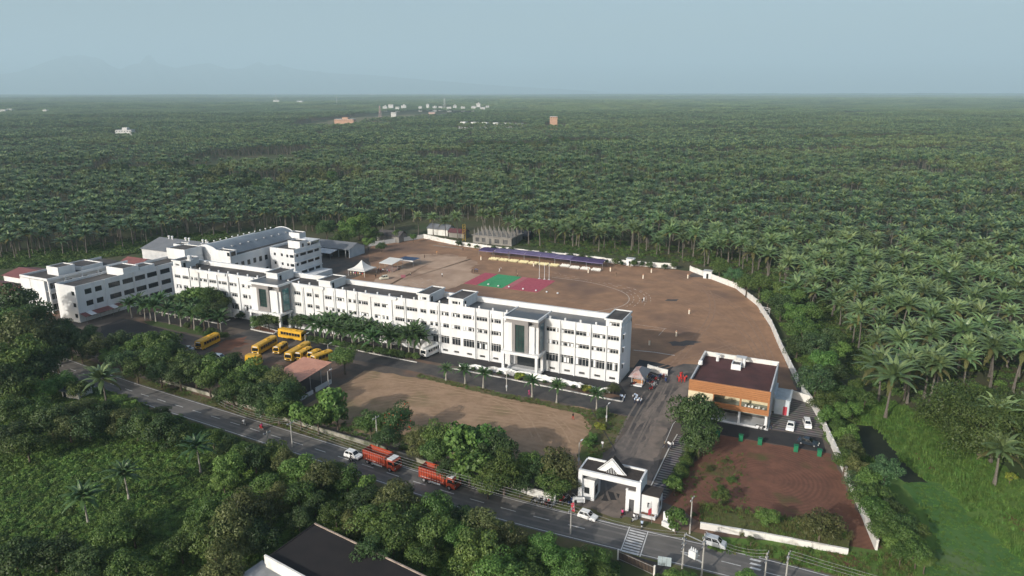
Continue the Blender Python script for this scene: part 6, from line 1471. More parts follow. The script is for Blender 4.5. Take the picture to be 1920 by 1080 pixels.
upole('street lamp on the inner drive before the right entrance',950,733,950.7,697,lamp=True); upole('street lamp at the grassy corner by the main drive',1137,791,1137.5,760,lamp=True); upole('street lamp in the bushes just left of the gate',1085,872,1086,830,lamp=True)
upole('street lamp in the bus yard by the trees right of the bright bus',616,668,615.5,652,lamp=True)
T1=upole('left pole of the transformer pair on the near roadside',1279,1066,1281,1002,3); T2=upole('right pole of the transformer pair on the near roadside',1315,1084,1321,1000,3)
tb=thing('transformer','white pole mounted transformer hung between the pair of poles at the bottom edge','transformer',((T1[0]+T2[0])/2,(T1[1]+T2[1])/2,0),math.atan2(T2[1]-T1[1],T2[0]-T1[0])); d=math.dist(T1[:2],T2[:2])
MB().box(-.6,.6,-.4,.4,2.9,4.1).build('tank',M_white,tb); 
for x in (-.35,0,.35): MB().tube([(x,0,4.1),(x,0,4.6)],.08,6).build('bushing',M_white,tb)
MB().box(-d/2,d/2,-.1,.1,2.7,2.88).build('platform',M_metal,tb); MB().box(-d/2,d/2,-.06,.06,6.2,6.32).build('cross_arm',M_metal,tb)
W3=upole('white pole at the bottom edge right of the transformer, left of two',1432,1098,1434,1036,2); W4=upole('white pole at the bottom edge right of the transformer, right of two',1472,1096,1477,1036,2)
M_wire=mat('wire',(.30,.30,.30),None,1,.6)
def wires(label,P,Q,n=3):
    t=thing('overhead_wire',label,'wire',(P[0],P[1],0)); ang=math.atan2(Q[1]-P[1],Q[0]-P[0]); nx,ny=-math.sin(ang),math.cos(ang)
    for k in range(n):
        o=(k-(n-1)/2)*.8; pts=[]
        for i in range(13):
            f=i/12; pts.append(((Q[0]-P[0])*f+nx*o,(Q[1]-P[1])*f+ny*o,P[2]-.15+(Q[2]-P[2])*f-1.0*4*f*(1-f)))
        MB().tube(pts,.022,3,0,False).build('strand',M_wire,t)
W0=(-70,-63.5,8.0)
wires('overhead wires along the near roadside from the left thicket to the concrete pole',W0,W1); wires('overhead wires crossing above the two lorries',W1,W2,4); wires('overhead wires above the crosswalk to the transformer',W2,T1); wires('overhead wires at the bottom right from transformer to the white poles',T2,W3); wires('overhead wires running out at the right edge over the grass',W4,(W4[0]+60,W4[1]-4,8.0))

# ================================================================ trees and shrubs
def leafmat(name,c,c2,rough=.5,rnd=.30,tr=.26): return mat(name,c,c2,1.1,rough,spec=.3,rnd=rnd,transl=tr)
LM={'dark':(leafmat('leaf_dark',(.048,.090,.028),(.066,.108,.036)),leafmat('leaf_dark_b',(.034,.064,.023),(.048,.080,.028))),
    'mid':(leafmat('leaf_mid',(.082,.142,.032),(.105,.160,.042)),leafmat('leaf_mid_b',(.046,.094,.024),(.064,.112,.031))),
    'bright':(leafmat('leaf_bright',(.098,.190,.040),(.120,.205,.055)),leafmat('leaf_bright_b',(.062,.135,.028),(.078,.155,.038))),
    'olive':(leafmat('leaf_olive',(.118,.135,.048),(.096,.122,.042)),leafmat('leaf_olive_b',(.074,.090,.032),(.086,.104,.036))),
    'blue':(leafmat('leaf_bluegreen',(.074,.150,.060),(.092,.165,.068)),leafmat('leaf_bluegreen_b',(.050,.108,.046),(.064,.125,.052))),
    'lime':(leafmat('leaf_lime',(.24,.26,.035),(.17,.22,.035)),leafmat('leaf_lime_b',(.12,.17,.030),(.09,.14,.028)))}
M_trunk=mat('tree_bark',(.115,.090,.068),(.075,.060,.048),2.5,.9,rnd=.2); M_flower=mat('flower_red',(.50,.055,.02),None,1,.6)
def crown_arrays(seed,nc,nl,leaf,flat=.8,spread=1.0,clump=.42,elong=1.5,droop=0.0,fine=False):
    """leaf clumps set through an uneven ellipsoid of radius 1"""
    g_=np.random.default_rng(seed); P=[]; Nn=[]; M=[]
    for i in range(nc):
        z=g_.uniform(-.55,1.0) if i>nc*.15 else g_.uniform(.2,.9); a=i*2.39996+g_.uniform(-.5,.5); r=math.sqrt(max(0,1-min(1,abs(z))**2)); k=g_.uniform(.42,.98)
        c=np.array([math.cos(a)*r*k*spread*g_.uniform(.8,1.12),math.sin(a)*r*k*spread*g_.uniform(.8,1.12),z*k*flat]); rc=clump*g_.uniform(.62,1.22); n=int(nl/nc*rc/clump)
        d=g_.normal(0,1,(n,3)); d[:,2]=np.abs(d[:,2])*g_.choice([1,1,1,-.5],n); d/=np.linalg.norm(d,axis=1)[:,None]
        pos=c+d*(rc*g_.uniform(.62,1.06,n)**.6)[:,None]*np.array([1,1,.78]); P.append(pos); Nn.append(d*.9+g_.normal(0,.42,(n,3))+c*.25); M.append(np.where(g_.random(n)<(.25 if i%3 else .6),1,0))
    P=np.vstack(P); Nn=np.vstack(Nn); Nn/=np.linalg.norm(Nn,axis=1)[:,None]; M=np.concatenate(M); n=len(P)
    t=np.cross(Nn,g_.normal(0,1,(n,3))); t/=np.linalg.norm(t,axis=1)[:,None]; b=np.cross(Nn,t); L=leaf*g_.uniform(.65,1.35,n)[:,None]; Wd=L/elong
    V=np.empty((n,4,3)); V[:,0]=P-t*L*.5; V[:,1]=P+b*Wd*.5-t*L*.05; V[:,2]=P+t*L*.5-Nn*L*.18; V[:,3]=P-b*Wd*.5-t*L*.05
    return V.reshape(-1,3),M
def crown_mesh(name,mats,flower=0,**kw):
    V,M=crown_arrays(**kw); n=len(M); me=bpy.data.meshes.new(name); me.vertices.add(4*n); me.vertices.foreach_set('co',V.astype(np.float32).ravel()); me.loops.add(4*n); me.loops.foreach_set('vertex_index',np.arange(4*n,dtype=np.int32))
    me.polygons.add(n); me.polygons.foreach_set('loop_start',np.arange(0,4*n,4,dtype=np.int32)); me.polygons.foreach_set('loop_total',np.full(n,4,np.int32))
    for m in mats: me.materials.append(m)
    if flower: g_=np.random.default_rng(1); M=M.copy(); M[g_.random(n)<flower]=2
    me.polygons.foreach_set('material_index',M.astype(np.int32)); me.update(calc_edges=True); return me
KINDS={}
def kind(key,tone,nv,**kw):
    fl=kw.pop('flower',0)
    KINDS[key]=[crown_mesh('crown',list(LM[tone])+([M_flower] if fl else []),flower=fl,seed=1000+hash_(key)+7*i,**kw) for i in range(nv)]
def hash_(s): return sum(ord(c)*(i+1) for i,c in enumerate(s))
kind('dense','dark',3,nc=26,nl=5600,leaf=.098,flat=.85)
kind('bushy','mid',4,nc=24,nl=5200,leaf=.096,flat=.85)
kind('bright','bright',3,nc=20,nl=4800,leaf=.10,flat=.85)
kind('bigleaf','bright',2,nc=18,nl=1300,leaf=.22,flat=.9,clump=.40)
kind('bigleafm','bright',2,nc=22,nl=1700,leaf=.20,flat=.9,clump=.40)
kind('olive','olive',3,nc=26,nl=5400,leaf=.092,flat=1.0)
kind('feathery','blue',3,nc=40,nl=4200,leaf=.10,flat=.72,clump=.30,elong=2.4)
kind('tall','bushy' if False else 'mid',2,nc=26,nl=5000,leaf=.092,flat=1.35,spread=.75)
kind('flame','dark',1,nc=24,nl=5200,leaf=.097,flat=.9,flower=.035)
kind('spread','mid',2,nc=150,nl=46000,leaf=.036,flat=.62,clump=.20,elong=2.2)
kind('lime','lime',2,nc=14,nl=1500,leaf=.2,flat=.75)
TR=[]
for s in range(4):
    rr=random.Random(s); b=MB(); b.tube([(0,0,0),(.03,.02,.45),(rr.uniform(-.08,.08),rr.uniform(-.08,.08),1.0)],[.10,.075,.05],6)
    for k in range(5):
        a=k*1.257+rr.uniform(-.3,.3); b.tube([(.02,.01,.55+.07*k),(.28*math.cos(a),.28*math.sin(a),.95+.05*k),(.5*math.cos(a),.5*math.sin(a),1.25+.08*k)],[.04,.028,.012],4)
    TR.append(b.mesh('tree_trunk',[M_trunk]))
TREE_N=[0]
def tree(px,py,rpx,kind_,label,group=None,zfac=1.05,xy=None,r=None,name='broadleaf_tree',cat='tree',base=.55):
    """px, py, rpx: where the survey photograph shows the crown's centre and how wide it is"""
    rr=random.Random(int(px*3+py*7+TREE_N[0])); TREE_N[0]+=1
    if xy is None:
        x,y=at(px,py,5.0); d=pix(x,y,5.0)[2]; r=rpx*d/FPX; zc2=r*zfac+base; x,y=at(px,py,zc2)
    else: x,y=xy; zc2=r*zfac+base
    t=thing(name,label,cat,(x,y,0),rr.uniform(0,6.28),group); me=rr.choice(KINDS[kind_])
    link('crown',me,t,(0,0,zc2),rr.uniform(0,6.28),(r*rr.uniform(.92,1.1),r*rr.uniform(.92,1.1),r*rr.uniform(.92,1.1)))
    link('trunk',TR[rr.randrange(4)],t,(0,0,0),0,(max(1.2,r*.75),max(1.2,r*.75),zc2*.92)); return t
G1='trees between the road wall and the bus yard'; L1='bushy tree in the belt between the road wall and the bus yard'
zl=lambda a,b_:(a/4.571,540+b_/4.571); zr=lambda a,b_:(400+a/3.84,760+b_/3.84)
for k,(px,py,rp,kd) in enumerate([(186,654,26,'olive'),(225,643,24,'dense'),(262,652,26,'bright'),(306,645,30,'bushy'),(227,680,26,'feathery'),(255,690,26,'bushy'),(291,676,30,'bushy'),(322,662,26,'dense'),(350,682,26,'bushy'),(365,695,32,'dense'),(385,684,28,'bushy'),(409,698,32,'bushy'),(436,692,30,'dense'),(336,702,28,'dense'),(455,712,30,'bushy'),(473,703,30,'bright'),(495,716,30,'bushy'),(519,722,32,'olive'),(436,733,28,'bushy'),(479,742,32,'dense'),(508,748,30,'dense'),(530,746,34,'dense'),(455,724,26,'bigleafm'),(497,764,24,'dense'),(521,768,26,'bushy'),(548,735,26,'bushy'),(544,762,22,'dense'),(300,700,24,'dense'),(275,668,22,'dense'),(392,718,24,'bushy'),(205,668,20,'bushy'),(420,742,20,'dense')]):
    tree(px,py,rp,kd,{'olive':'olive green tree in the belt between the road wall and the bus yard','bright':'bright green tree in the belt between the road wall and the bus yard','dense':'dark dense tree in the belt between the road wall and the bus yard','feathery':'blue green feathery tree in the belt before the bus yard','bigleafm':'pale leaved tree in the belt between road wall and bus yard'}.get(kd,L1),G1)
for px,py,rp,kd,lb in [(562,777,26,'bigleaf','light green big leaved tree, left of three below the pink roof'),(617,757,36,'bigleaf','tallest light green big leaved tree below the pink roof'),(595,785,28,'bigleaf','low light green big leaved tree nearest the road below the pink roof'),(632,780,24,'bigleaf','light green big leaved tree at the corner of the fallow ground'),(645,672,27,'bushy','round tree standing alone between the pink roof and the inner drive'),(694,796,28,'bushy','bushy tree left of the flame tree by the fallow ground'),(749,790,33,'flame','dark flame tree with scattered red flowers at the edge of the fallow ground'),(725,822,26,'dense','dark tree under the flame tree behind the road wall')]: tree(px,py,rp,kd,lb)
G2='trees in the thick clump between the fallow ground and the road'
for px,py,rp,kd in [(785,832,28,'olive'),(815,822,34,'bushy'),(820,850,32,'bushy'),(868,828,40,'bigleafm'),(905,830,36,'bigleafm'),(930,845,36,'dense'),(880,872,38,'bigleafm'),(945,885,42,'bushy'),(915,905,28,'bushy'),(985,875,32,'bushy'),(1012,880,32,'dense'),(1045,880,40,'olive'),(1035,910,30,'bushy'),(1070,910,20,'olive'),(838,880,24,'dense'),(975,905,26,'dense')]:
    tree(px,py,rp,kd,{'olive':'olive green tree in the clump between the fallow ground and the gate','bushy':'mid green bushy tree in the clump between the fallow ground and the gate','dense':'dark tree in the clump between the fallow ground and the gate','bigleafm':'tree with large glossy leaves in the clump between fallow ground and gate'}[kd],G2)
for px,py,rp,kd,lb in [(1305,780,44,'dense','big dark tree in front of the left half of the orange canteen'),(1312,822,36,'dense','lower dark tree under the big canteen tree'),(1268,972,26,'bigleaf','round big leaved tree between the gate and the pale utility pole'),(1265,908,19,'bigleaf','small bright tree by the striped path near the gate'),(1440,973,21,'bright','small bright green bush on the red plot'),(1540,985,38,'olive','wide olive bush at the right corner of the red plot'),(1352,930,18,'bushy','weedy shrub in the middle of the red plot'),(1408,1012,9,'bushy','small sapling before the low white road wall'),(1660,885,33,'feathery','round blue green feathery tree outside the long right wall'),(1850,795,108,'spread','huge spreading blue green tree at the right edge'),(1530,715,38,'feathery','wide feathery tree outside the wall behind the canteen outbuilding'),(1895,895,10,'lime','yellow green shrub under the huge spreading tree')]:
    tree(px,py,rp,kd,lb,zfac=.55 if kd=='spread' else 1.05, base=.6 if kd=='spread' else .55)
G3='hedge shrubs along the left side of the red plot'
for k in range(12):
    f=k/11; tree(1300-f*38,838+f*75,13+3*math.sin(k*2),'bushy' if k%3 else 'dense','shrub in the hedge between the striped path and the red plot',G3,name='hedge_shrub',cat='shrub',base=.0,zfac=.7)
G4='trees in the belt outside the right hand wall'
for px,py,rp,kd in [(1600,770,16,'bright'),(1622,748,18,'bushy'),(1588,742,20,'bushy'),(1578,772,20,'bright'),(1605,725,18,'bushy'),(1440,560,20,'bushy'),(1465,575,24,'dense'),(1490,590,24,'bright'),(1470,545,20,'bushy'),(1505,620,26,'bushy'),(1530,650,30,'feathery'),(1495,650,22,'dense'),(1555,640,24,'dense'),(1545,685,28,'bright'),(1490,560,20,'bright'),(1560,700,24,'dense'),(1545,755,24,'bushy'),(1550,780,20,'bright'),(1570,800,16,'bright'),(1595,840,24,'olive'),(1585,865,24,'bushy'),(1610,880,24,'olive'),(1605,905,24,'feathery'),(1620,935,26,'bushy'),(1650,930,24,'bushy'),(1640,960,28,'bright'),(1670,960,26,'dense'),(1665,985,28,'bushy'),(1690,990,26,'dense'),(1700,1015,26,'bushy'),(1720,1000,22,'bushy'),(1720,1040,24,'bright'),(1625,905,24,'bright'),(1680,975,24,'bigleafm'),(1705,985,22,'bright'),(1715,1025,24,'bushy'),(1650,1000,22,'bushy'),(1675,1020,20,'bright'),(1735,1055,18,'bright'),(1590,820,22,'bright'),(1690,1040,20,'bushy'),(1400,535,20,'bushy'),(1375,515,18,'feathery'),(1350,500,18,'bushy'),(1425,535,22,'bushy'),(1512,588,24,'bushy'),(1575,660,20,'bright')]:
    B_=' beside the sports ground' if py<700 else ' beside the canteen yard' if py<860 else ' beside the red plot'
    tree(px,py,rp,kd,{'bushy':'mid green tree in the belt outside the right hand wall','dense':'dark tree in the belt outside the right hand wall','bright':'bright green small tree in the belt outside the right hand wall','feathery':'feathery blue green tree in the belt outside the right hand wall','olive':'olive green tree in the belt outside the right hand wall','bigleafm':'big leaved bright tree in the belt outside the right hand wall'}[kd].replace('right hand','right')+B_,G4)
G5='trees behind the halls at the left of the sports ground'
for px,py,rp,kd in [(652,432,20,'bright'),(672,424,22,'bright'),(640,448,16,'bushy'),(695,440,16,'bushy'),(612,428,18,'dense'),(660,405,18,'bushy'),(705,415,20,'dense'),(745,440,10,'bushy'),(775,445,8,'bushy'),(585,415,16,'dense'),(690,455,12,'bright'),(715,462,9,'dense')]: tree(px,py,rp,kd,'leafy tree behind the halls at the left of the sports ground',G5)
G6='big dark trees at the left edge'
for px,py,rp,kd in [(20,575,42,'dense'),(60,600,38,'dense'),(15,620,46,'bushy'),(52,635,46,'olive'),(95,640,34,'dense'),(28,680,46,'bushy'),(75,690,34,'dense'),(130,640,26,'dense'),(150,650,24,'dense'),(8,720,40,'dense'),(105,668,24,'dense'),(165,628,20,'dense'),(118,618,22,'dense')]: tree(px,py,rp,kd,'big dark tree in the shaded grove at the left edge',G6,zfac=1.25)
# thicket south of the road
G7='trees in the thicket on the near side of the road'
TH=[(40,738,34,'bushy'),(80,735,26,'bright'),(120,722,24,'bright'),(150,730,20,'bushy'),(20,775,36,'bushy'),(60,775,34,'bushy'),(95,790,34,'dense'),(150,770,28,'olive'),(165,800,32,'dense'),(130,805,30,'olive'),(20,820,34,'dense'),(50,840,34,'bushy'),(200,775,24,'dense'),(235,790,30,'olive'),(255,800,30,'dense'),(285,800,32,'bushy'),(310,812,34,'dense'),(335,815,26,'bushy'),(300,780,18,'dense'),(330,790,16,'bushy'),(400,825,22,'bushy'),(430,838,24,'dense'),(455,850,26,'bushy'),(478,862,30,'dense'),(515,855,28,'bushy'),(540,870,28,'olive'),(560,888,36,'bright'),(430,880,32,'bright'),(420,905,24,'bright'),(600,900,36,'olive'),(625,885,24,'bushy'),(650,900,30,'bushy'),(685,908,22,'bigleaf'),(680,940,34,'dense'),(735,945,44,'olive'),(748,925,30,'olive'),(712,980,42,'bushy'),(765,980,38,'bushy'),(820,960,34,'bright'),(815,1000,38,'bushy'),(735,1010,44,'bushy'),(630,965,28,'bushy'),(660,985,24,'olive'),(700,1040,36,'dense'),(790,1040,34,'bushy'),(860,1010,30,'bright'),(900,990,40,'olive'),(890,1040,48,'bushy'),(945,1020,40,'olive'),(930,1070,44,'bright'),(985,1050,30,'bright'),(1020,1030,30,'bright'),(1050,1060,34,'bright'),(1090,1060,30,'bushy'),(1120,1050,26,'bright'),(1000,1085,34,'bushy'),(1075,1095,34,'bright'),(1135,1085,26,'bushy'),(870,970,24,'dense'),(1265,1088,22,'bright'),(1290,1092,20,'bright'),(1400,1092,24,'bright'),(1370,1098,20,'bushy'),(1235,1095,18,'bushy'),
 (470,960,44,'olive'),(440,1000,48,'olive'),(490,1010,34,'dense'),(400,1020,44,'bushy'),(420,1060,44,'olive'),(360,1000,30,'bushy'),(340,1030,34,'bushy'),(300,1060,34,'bright'),(220,980,34,'bright'),(210,1015,38,'bright'),(250,1000,30,'bushy'),(390,960,30,'bushy'),(560,930,34,'bushy'),(520,935,30,'olive'),(590,945,26,'dense'),(500,910,30,'bushy'),(560,975,26,'dense'),(100,1040,40,'dense'),(30,1050,46,'dense'),(170,1060,40,'dense'),(240,1070,38,'bushy')]
TLAB={'bushy':'mid green bushy tree in the thicket on the near side of the road','dense':'dark shaded tree in the thicket on the near side of the road','bright':'bright green leafy tree in the thicket on the near side of the road','olive':'olive grey tree in the thicket on the near side of the road','bigleaf':'pale big leaved sapling by the near roadside opposite the rear lorry'}
def where(px,py):
    if px<170 and py<830: return 'around the small hut at the far left'
    if px<200: return 'at the left bottom corner'
    if px<345 and py<830: return 'between the road and the sunlit shrub field'
    if px<480 and py<890: return 'right of the sunlit shrub field by the road'
    if px<600 and py>890: return 'left of the black flat roof' if px>330 else 'below the sunlit shrub field'
    if px<345: return 'below the sunlit shrub field'
    if px<690 and py<=970: return 'on the near roadside opposite the white hatchback'
    if px<840: return 'below the two lorries, behind the black roof'
    if px<1000: return 'below the road, right of the black roof'
    if px<1160: return 'below the road, left of the crosswalk'
    return 'at the bottom edge under the crosswalk'
for px,py,rp,kd in TH: tree(px,py,rp,kd,TLAB[kd].split(' in the ')[0]+' '+where(px,py) if kd!='bigleaf' else TLAB[kd],G7 if kd!='bigleaf' else None,zfac=.95)
for px,py,rp,kd,lb in [(521,598,19,'bushy','leafy shrub on the left of the planting bed before the left entrance'),(503,601,19,'dense','leafy shrub in the middle of the planting bed before the left entrance'),(486,604,15,'bushy','leafy shrub at the left tip of the planting bed before the left entrance'),(562,603,17,'dense','round shrub right of the left entrance canopy'),(452,592,10,'dense','small clipped shrub at the foot of the block left of the left entrance'),(974,706,11,'lime','yellow flowering bush left of the right entrance columns'),(1100,729,11,'lime','yellow flowering bush near the right end of the garden wall'),(1150,730,13,'olive','pale flowering bush at the end of the garden wall'),(1127,800,11,'lime','yellow green shrub beneath the corner street lamp'),(1102,833,12,'bright','yellow green shrub at the left of the gate drive'),(1112,820,10,'bright','low bright shrub on the grassy corner of the gate drive'),(1130,775,14,'dense','dark shrub at the corner of the main and inner drives')]:
    tree(px,py,rp,kd,lb,None,.7,name='shrub',cat='shrub',base=1.2 if 'entrance' in lb and 'columns' not in lb and 'clipped' not in lb else .0)
G8='low shrubs in the garden strip before the block'
for k in range(16): x=-41+k*2.6; tree(0,0,0,'bushy' if k%2 else 'dense','low green shrub in the strip between garden wall and kerb',G8,.6,(x,-8.0+.4*math.sin(k*2.1)),.55+.25*random.random(),'shrub','shrub',.0)
G9='creepers along the far white wall'
for k in range(26):
    pxs=[(862,462),(930,471),(1000,480),(1080,487),(1150,496),(1200,501),(1262,506)]; f=k/25*(len(pxs)-1); i=min(int(f),len(pxs)-2); f-=i; x,y=at(pxs[i][0]+(pxs[i+1][0]-pxs[i][0])*f,pxs[i][1]+(pxs[i+1][1]-pxs[i][1])*f)
    if k%4!=3: tree(0,0,0,'bushy' if k%3 else 'dense','small shrub growing against the far white wall',G9,.8,(x,y+.9*(1 if k%2 else -1)),1.0+.7*random.random(),'shrub','shrub',.3)
GA='weeds on the red plot'
for k,(px,py) in enumerate([(1345,900),(1352,915),(1360,940),(1340,955),(1365,960),(1350,972),(1330,880),(1372,900),(1362,975),(1380,985),(1320,960),(1345,985),(1358,865),(1300,965),(1390,1000)]): tree(px,py,6+k%4,'bushy' if k%2 else 'olive','low weed clump on the left part of the red plot',GA,.5,name='weed_clump',cat='weed',base=-.1)

# palms near the buildings: planted rows (pale ringed stems, short crowns)
DC=[tri_mesh('palm_crown',*palm_crown(500+s,nf=26,L=2.7,nseg=9,old=0,width=.44),[M_frond_dark,M_frond_old,M_nut]) for s in range(3)]
M_pale=mat('pale_palm_stem',(.34,.32,.28),(.24,.22,.19),2.0,.85)
DT=[trunk_mb(3.2,40+s,.20,.11,7,0,.25).mesh('palm_trunk',[M_pale]) for s in range(3)]
def dpalm(px,py,h,label,group=None,s=1.0,name='royal_palm'):
    x,y=at(px,py); k=(int(px)+int(py))%3; t=thing(name,label,'palm tree',(x,y,0),px*.1,group); link('trunk',DT[k],t,scale=(1,1,h/3.2)); link('crown',DC[k],t,(0,0,h),px,s); return t
for k,(a,b_,h) in enumerate([(240,720,3.0),(378,750,3.9),(530,780,3.9),(903,855,4.3),(1107,900,4.2),(1405,958,4.2)]): dpalm(*zh(a,b_),h,'young palm on the near edge of the inner drive, '+['first','second','third','fourth','fifth','sixth'][k]+' from the left',None,1.0)
GB='palms along the foot of the block'
for k,(px,py,h) in enumerate([(590,634,4.2),(607,640,4.6),(626,641,4.4),(643,645,4.2),(661,648,4.2),(683,648,4.0),(735,663,4.8),(768,668,6.0),(778,664,6.5),(700,662,4.0),(717,652,4.4),(655,632,5.0),(620,630,4.8),(672,640,4.6),(694,644,4.4),(728,655,4.6),(752,660,4.2),(636,634,4.4),(788,668,5.4)]): dpalm(px,py,h+.3,'palm in the dense row along the foot of the block between the entrances',GB,1.7)
GC='palms on the lawn strip before the left wing'
for k,(px,py,h) in enumerate([(246,596,4.4),(262,590,4.4),(274,600,4.8),(284,600,5.0),(294,603,5.0),(318,608,5.0),(341,612,5.0),(366,618,5.0),(392,622,4.6),(416,625,4.8),(304,592,5.4),(330,596,5.4),(352,600,5.6),(376,604,5.6)]): dpalm(px,py,h+.3,'palm with a pale stem in the row before the left classroom wing',GC,1.5)
for px,py,rp,kd in [(348,562,20,'bushy'),(370,556,23,'bigleafm'),(396,558,25,'bushy'),(406,585,20,'dense'),(380,585,20,'bushy'),(416,572,17,'bushy'),(356,585,17,'dense')]: tree(px,py,rp,kd,'tall leafy tree among the palms before the long block at left',"trees among the left palms",zfac=1.5)
for px,py,h,lb in [(375,890,6.0,'palm with a pale stem in the thicket below the motorbikes on the road'),(240,940,5.6,'royal palm in the middle of the sunlit thicket at left'),(165,985,5.6,'royal palm left of the middle one in the sunlit thicket')]: dpalm(px,py,h,lb,None,1.4)
for k,(px,py,h,s,lb) in enumerate([(200,765,7.5,1.05,'tall coconut palm by the near roadside at the left'),(1862,905,7.0,1.15,'coconut palm at the right edge below the huge spreading tree'),(1770,810,8.5,1.0,'coconut palm standing at the left foot of the huge spreading tree'),(1640,752,9.5,1.15,'coconut palm with whitewashed foot nearest the stream'),(1664,790,11,1.2,'tall coconut palm on the stream bank, front of the right hand group'),(1695,755,9.5,1.1,'coconut palm with whitewashed foot right of the front palm'),(1746,758,10,1.15,'coconut palm with browning fronds above the huge spreading tree'),(1328,495,9.5,.95,'coconut palm inside the gap of the far wall'),(1318,500,8.5,.85,'shorter coconut palm close to the gap in the far wall')]):
    x,y=at(px,py); palm(x,y,s,h,700+k,lb); 

GD='bushes under the palm row at the foot of the block'
for k in range(18): tree(584+k*11.5,637+k*1.9,9,'bushy' if k%3 else 'dense','leafy bush under the palm row along the foot of the block',GD,.7,name='shrub',cat='shrub',base=.1)
for k,(px,py) in enumerate([(395,622),(372,618),(405,628),(420,630),(388,628),(352,612)]): tree(px,py,9,'bushy','leafy bush at the right end of the lawn strip','bushes on the lawn strip',.7,name='shrub',cat='shrub',base=.1)
for k,(px,py,h) in enumerate([(785,442,10),(835,455,10.5),(857,448,11),(955,452,10),(971,458,9.5),(990,459,9.5),(812,443,9.5),(905,447,12),(925,446,12),(720,450,10),(742,447,10.5),(1010,462,9)]): x,y=at(px,py); palm(x,y,1.0+.06*(k%3),h,760+k,'coconut palm among the sheds behind the far wall','palms among the sheds behind the far wall')
# ground cover: shrubs and grasses nobody could count
M_cover=leafmat('leaf_cover',(.112,.205,.042),(.138,.220,.056))
gsrc=bpy.data.collections.new('cover_sources')
def src_obj(name,me): o=bpy.data.objects.new(name,me); gsrc.objects.link(o)
for i in range(3): src_obj('cover_%02d'%i, crown_mesh('cover',[M_cover,LM['bright'][0]],seed=70+i,nc=11,nl=420,leaf=.26,flat=.6,clump=.5))
for i in range(3): src_obj('cover_%02d'%(3+i), crown_mesh('cover',list(LM['mid']),seed=80+i,nc=11,nl=420,leaf=.25,flat=.6,clump=.5))
def tuft(seed,n=26,h=.55):
    r=random.Random(seed); V=[];F=[]
    for k in range(n):
        a=r.uniform(0,6.28); d=r.uniform(0,.5); x,y=d*math.cos(a),d*math.sin(a); b_=r.uniform(0,6.28); wd=.05; le=r.uniform(.1,.45); hh=h*r.uniform(.5,1.2); o=len(V)
        V+=[(x-wd*math.sin(b_),y+wd*math.cos(b_),0),(x+wd*math.sin(b_),y-wd*math.cos(b_),0),(x+le*math.cos(b_),y+le*math.sin(b_),hh)]; F.append((o,o+1,o+2))
    return V,F
M_blade=mat('grass_blade',(.095,.195,.036),(.120,.205,.050),.8,.6,rnd=.3,transl=.25); M_blade2=mat('dry_blade',(.135,.135,.050),(.10,.12,.04),.8,.7,rnd=.3,transl=.2)
for i in range(2): V,F=tuft(i); src_obj('cover_%02d'%(6+i), tri_mesh('tuft',V,F,[0]*len(F),[M_blade]))
for i in range(2): V,F=tuft(10+i); src_obj('cover_%02d'%(8+i), tri_mesh('tuft',V,F,[0]*len(F),[M_blade2]))
def scatter(name,poly,den,picks,smin,smax,avoid=(),z=0.0,zs=1.0,seed=1):
    r=random.Random(seed); xs=[p[0] for p in poly]; ys=[p[1] for p in poly]; A=(max(xs)-min(xs))*(max(ys)-min(ys)); P=[];S=[];Rr=[];I=[]
    for _ in range(int(A*den)):
        x,y=r.uniform(min(xs),max(xs)),r.uniform(min(ys),max(ys))
        if not inside(x,y,poly) or any(inside(x,y,a) for a in avoid): continue
        px,py,d=pix(x,y,0)
        if not(-120<px<2040 and py<1250): continue
        k=.75+.5*(.5+.5*math.sin(x*.35+1.7*math.sin(y*.21))*math.cos(y*.31)); s=r.uniform(smin,smax)*k
        P.append((x,y,z)); S.append((s,s,s*zs*r.uniform(.8,1.2))); Rr.append(r.uniform(0,6.28)); I.append(r.choice(picks))
    if P: instance_cloud(name,gsrc,P,S,Rr,I)
HOUSE=[h0,h2,h3,h1]; HOUSE2=[at(492,1040,2.6),at(415,1100,2.6),at(520,1180,2.6),at(610,1110,2.6)]
thick=X([(-120,705),(85,702),(150,722),(225,742),(330,790),(480,838),(560,870),(690,918),(770,948),(870,975),(980,1010),(1070,1035),(1150,1058),(1160,1150),(-300,1200),(-400,760)])
scatter('thicket_undergrowth',thick,1.5,[0,1,2,0,1,2,3,4],.65,1.2,(HOUSE,HOUSE2),.2,.8,1)
scatter('meadow_grass',X([(1560,840),(1640,740),(1760,790),(1900,890),(2050,1000),(2050,1180),(1740,1150),(1760,1010),(1700,900)]),2.2,[6,7,6,7,6],.8,1.5,(X([(1690,890),(1760,905),(1840,985),(1930,1060),(2000,1130),(1990,1250),(1740,1250),(1735,1080),(1755,1010),(1740,960),(1700,920)]),X([(1600,795),(1640,800),(1665,830),(1690,865),(1740,905),(1700,905),(1660,880),(1610,845)])),0,1,2)
scatter('stream_weed',X([(1700,905),(1760,910),(1840,985),(1930,1060),(2000,1130),(1990,1250),(1740,1250),(1735,1080),(1755,1010),(1740,960)]),2.6,[6,7],.5,.8,(),0,.5,3)
scatter('verge_grass',X([(1315,1010),(1400,1020),(1580,1033),(1640,1038),(1700,1040),(1720,1100),(1560,1078),(1430,1046),(1345,1036)]),4.0,[6,7,8],.6,1.1,(),0.03,.8,4)
scatter('bank_grass',[(30,-54),(53,-51.5),(54,-46.5),(41,-46.5),(29,-48.5)],5.0,[8,9,8,6],.7,1.2,(),.75,.9,5)
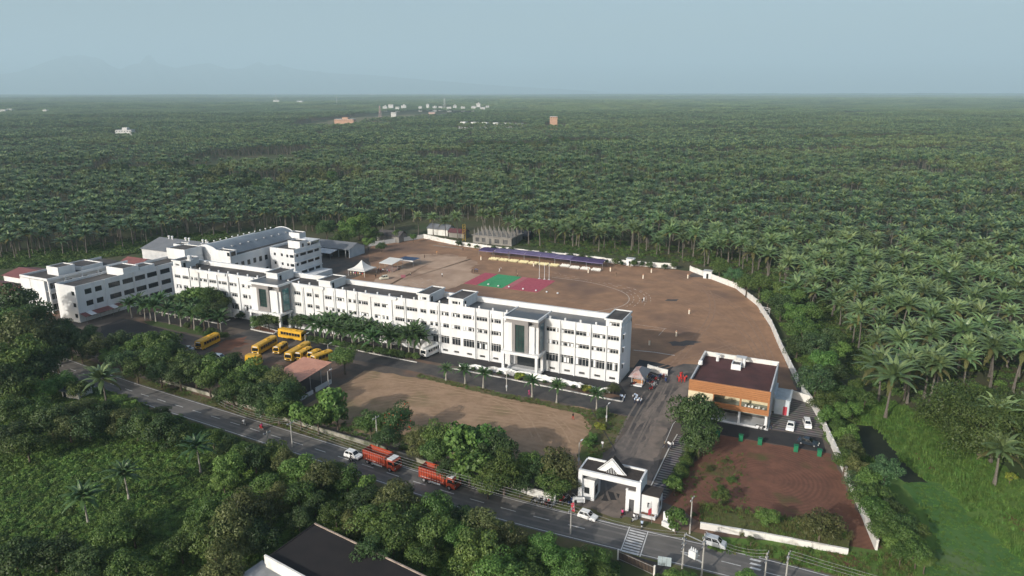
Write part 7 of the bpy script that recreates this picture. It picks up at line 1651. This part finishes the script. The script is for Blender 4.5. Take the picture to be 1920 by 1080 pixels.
scatter('roadside_grass',[(-110,-48.5),(-60,-53),(-22,-57),(-5,-58.2),(-5,-59.2),(-22,-58.8),(-60,-55.6),(-110,-51.6)],1.6,[6,8,9],.5,1.0,(),.02,.7,6)
scatter('field_edge_grass',[(-50,-16),(-24,-18.0),(-3,-17.7),(7.6,-18.2),(7.8,-33),(6.5,-45),(1.5,-30),(-3,-21),(-24,-20.6),(-50,-18.2)],2.0,[6,8,9],.45,.8,(),.01,.7,7)
scatter('field_edge_grass',[(-63,-44),(-20,-46),(3,-46),(3,-52),(-20,-54),(-63,-50)],1.2,[6,8,3],.5,1.0,(),.01,.7,8)
scatter('red_plot_weeds',[(24,-48),(27,-26),(34,-24),(36,-36),(38,-50),(31,-52)],.9,[6,8,9],.4,.8,(),.01,.6,9)
scatter('grove_undergrowth',X([(960,458),(1080,474),(1180,482),(1268,492),(1330,500),(1400,520),(1460,550),(1520,620),(1580,690),(1640,740),(1700,700),(1560,540),(1400,480),(1200,455),(1000,440)]),.22,[3,4,5,8,9],.8,1.8,(),0,.8,10)
scatter('grove_undergrowth',X([(0,505),(160,490),(345,462),(430,450),(430,435),(345,440),(160,462),(-60,480)]),.30,[3,4,5,4,3],1.0,2.2,(),0,.8,11)
scatter('grove_undergrowth',X([(1440,530),(1560,625),(1650,725),(1700,755),(1790,795),(1850,860),(1930,890),(1930,640),(1700,560),(1560,500)]),.16,[3,4,5,8,0],.7,1.6,(),0,.8,13)
scatter('belt_undergrowth',X([(1300,505),(1400,538),(1440,560),(1480,640),(1512,720),(1540,790),(1600,900),(1650,1020),(1720,1040),(1700,960),(1620,850),(1580,740),(1560,640),(1500,575),(1400,515)]),.30,[3,4,5,0],.8,1.6,(),0,.9,12)

# crowns of other trees standing in the grove, then the grove itself
for s in range(3):
    me=crown_mesh('grove_tree',list(LM[('dark','mid','olive')[s]]),seed=40+s,nc=18,nl=1400,leaf=.19,flat=.85); me.transform(__import__('mathutils').Matrix.Translation((0,0,4.6)) @ __import__('mathutils').Matrix.Scale(4.6,4)); src.objects.link(bpy.data.objects.new('palm_source_%02d'%(17+s),me))
instance_cloud('palm_grove', src, P_, S_, R_, I_)
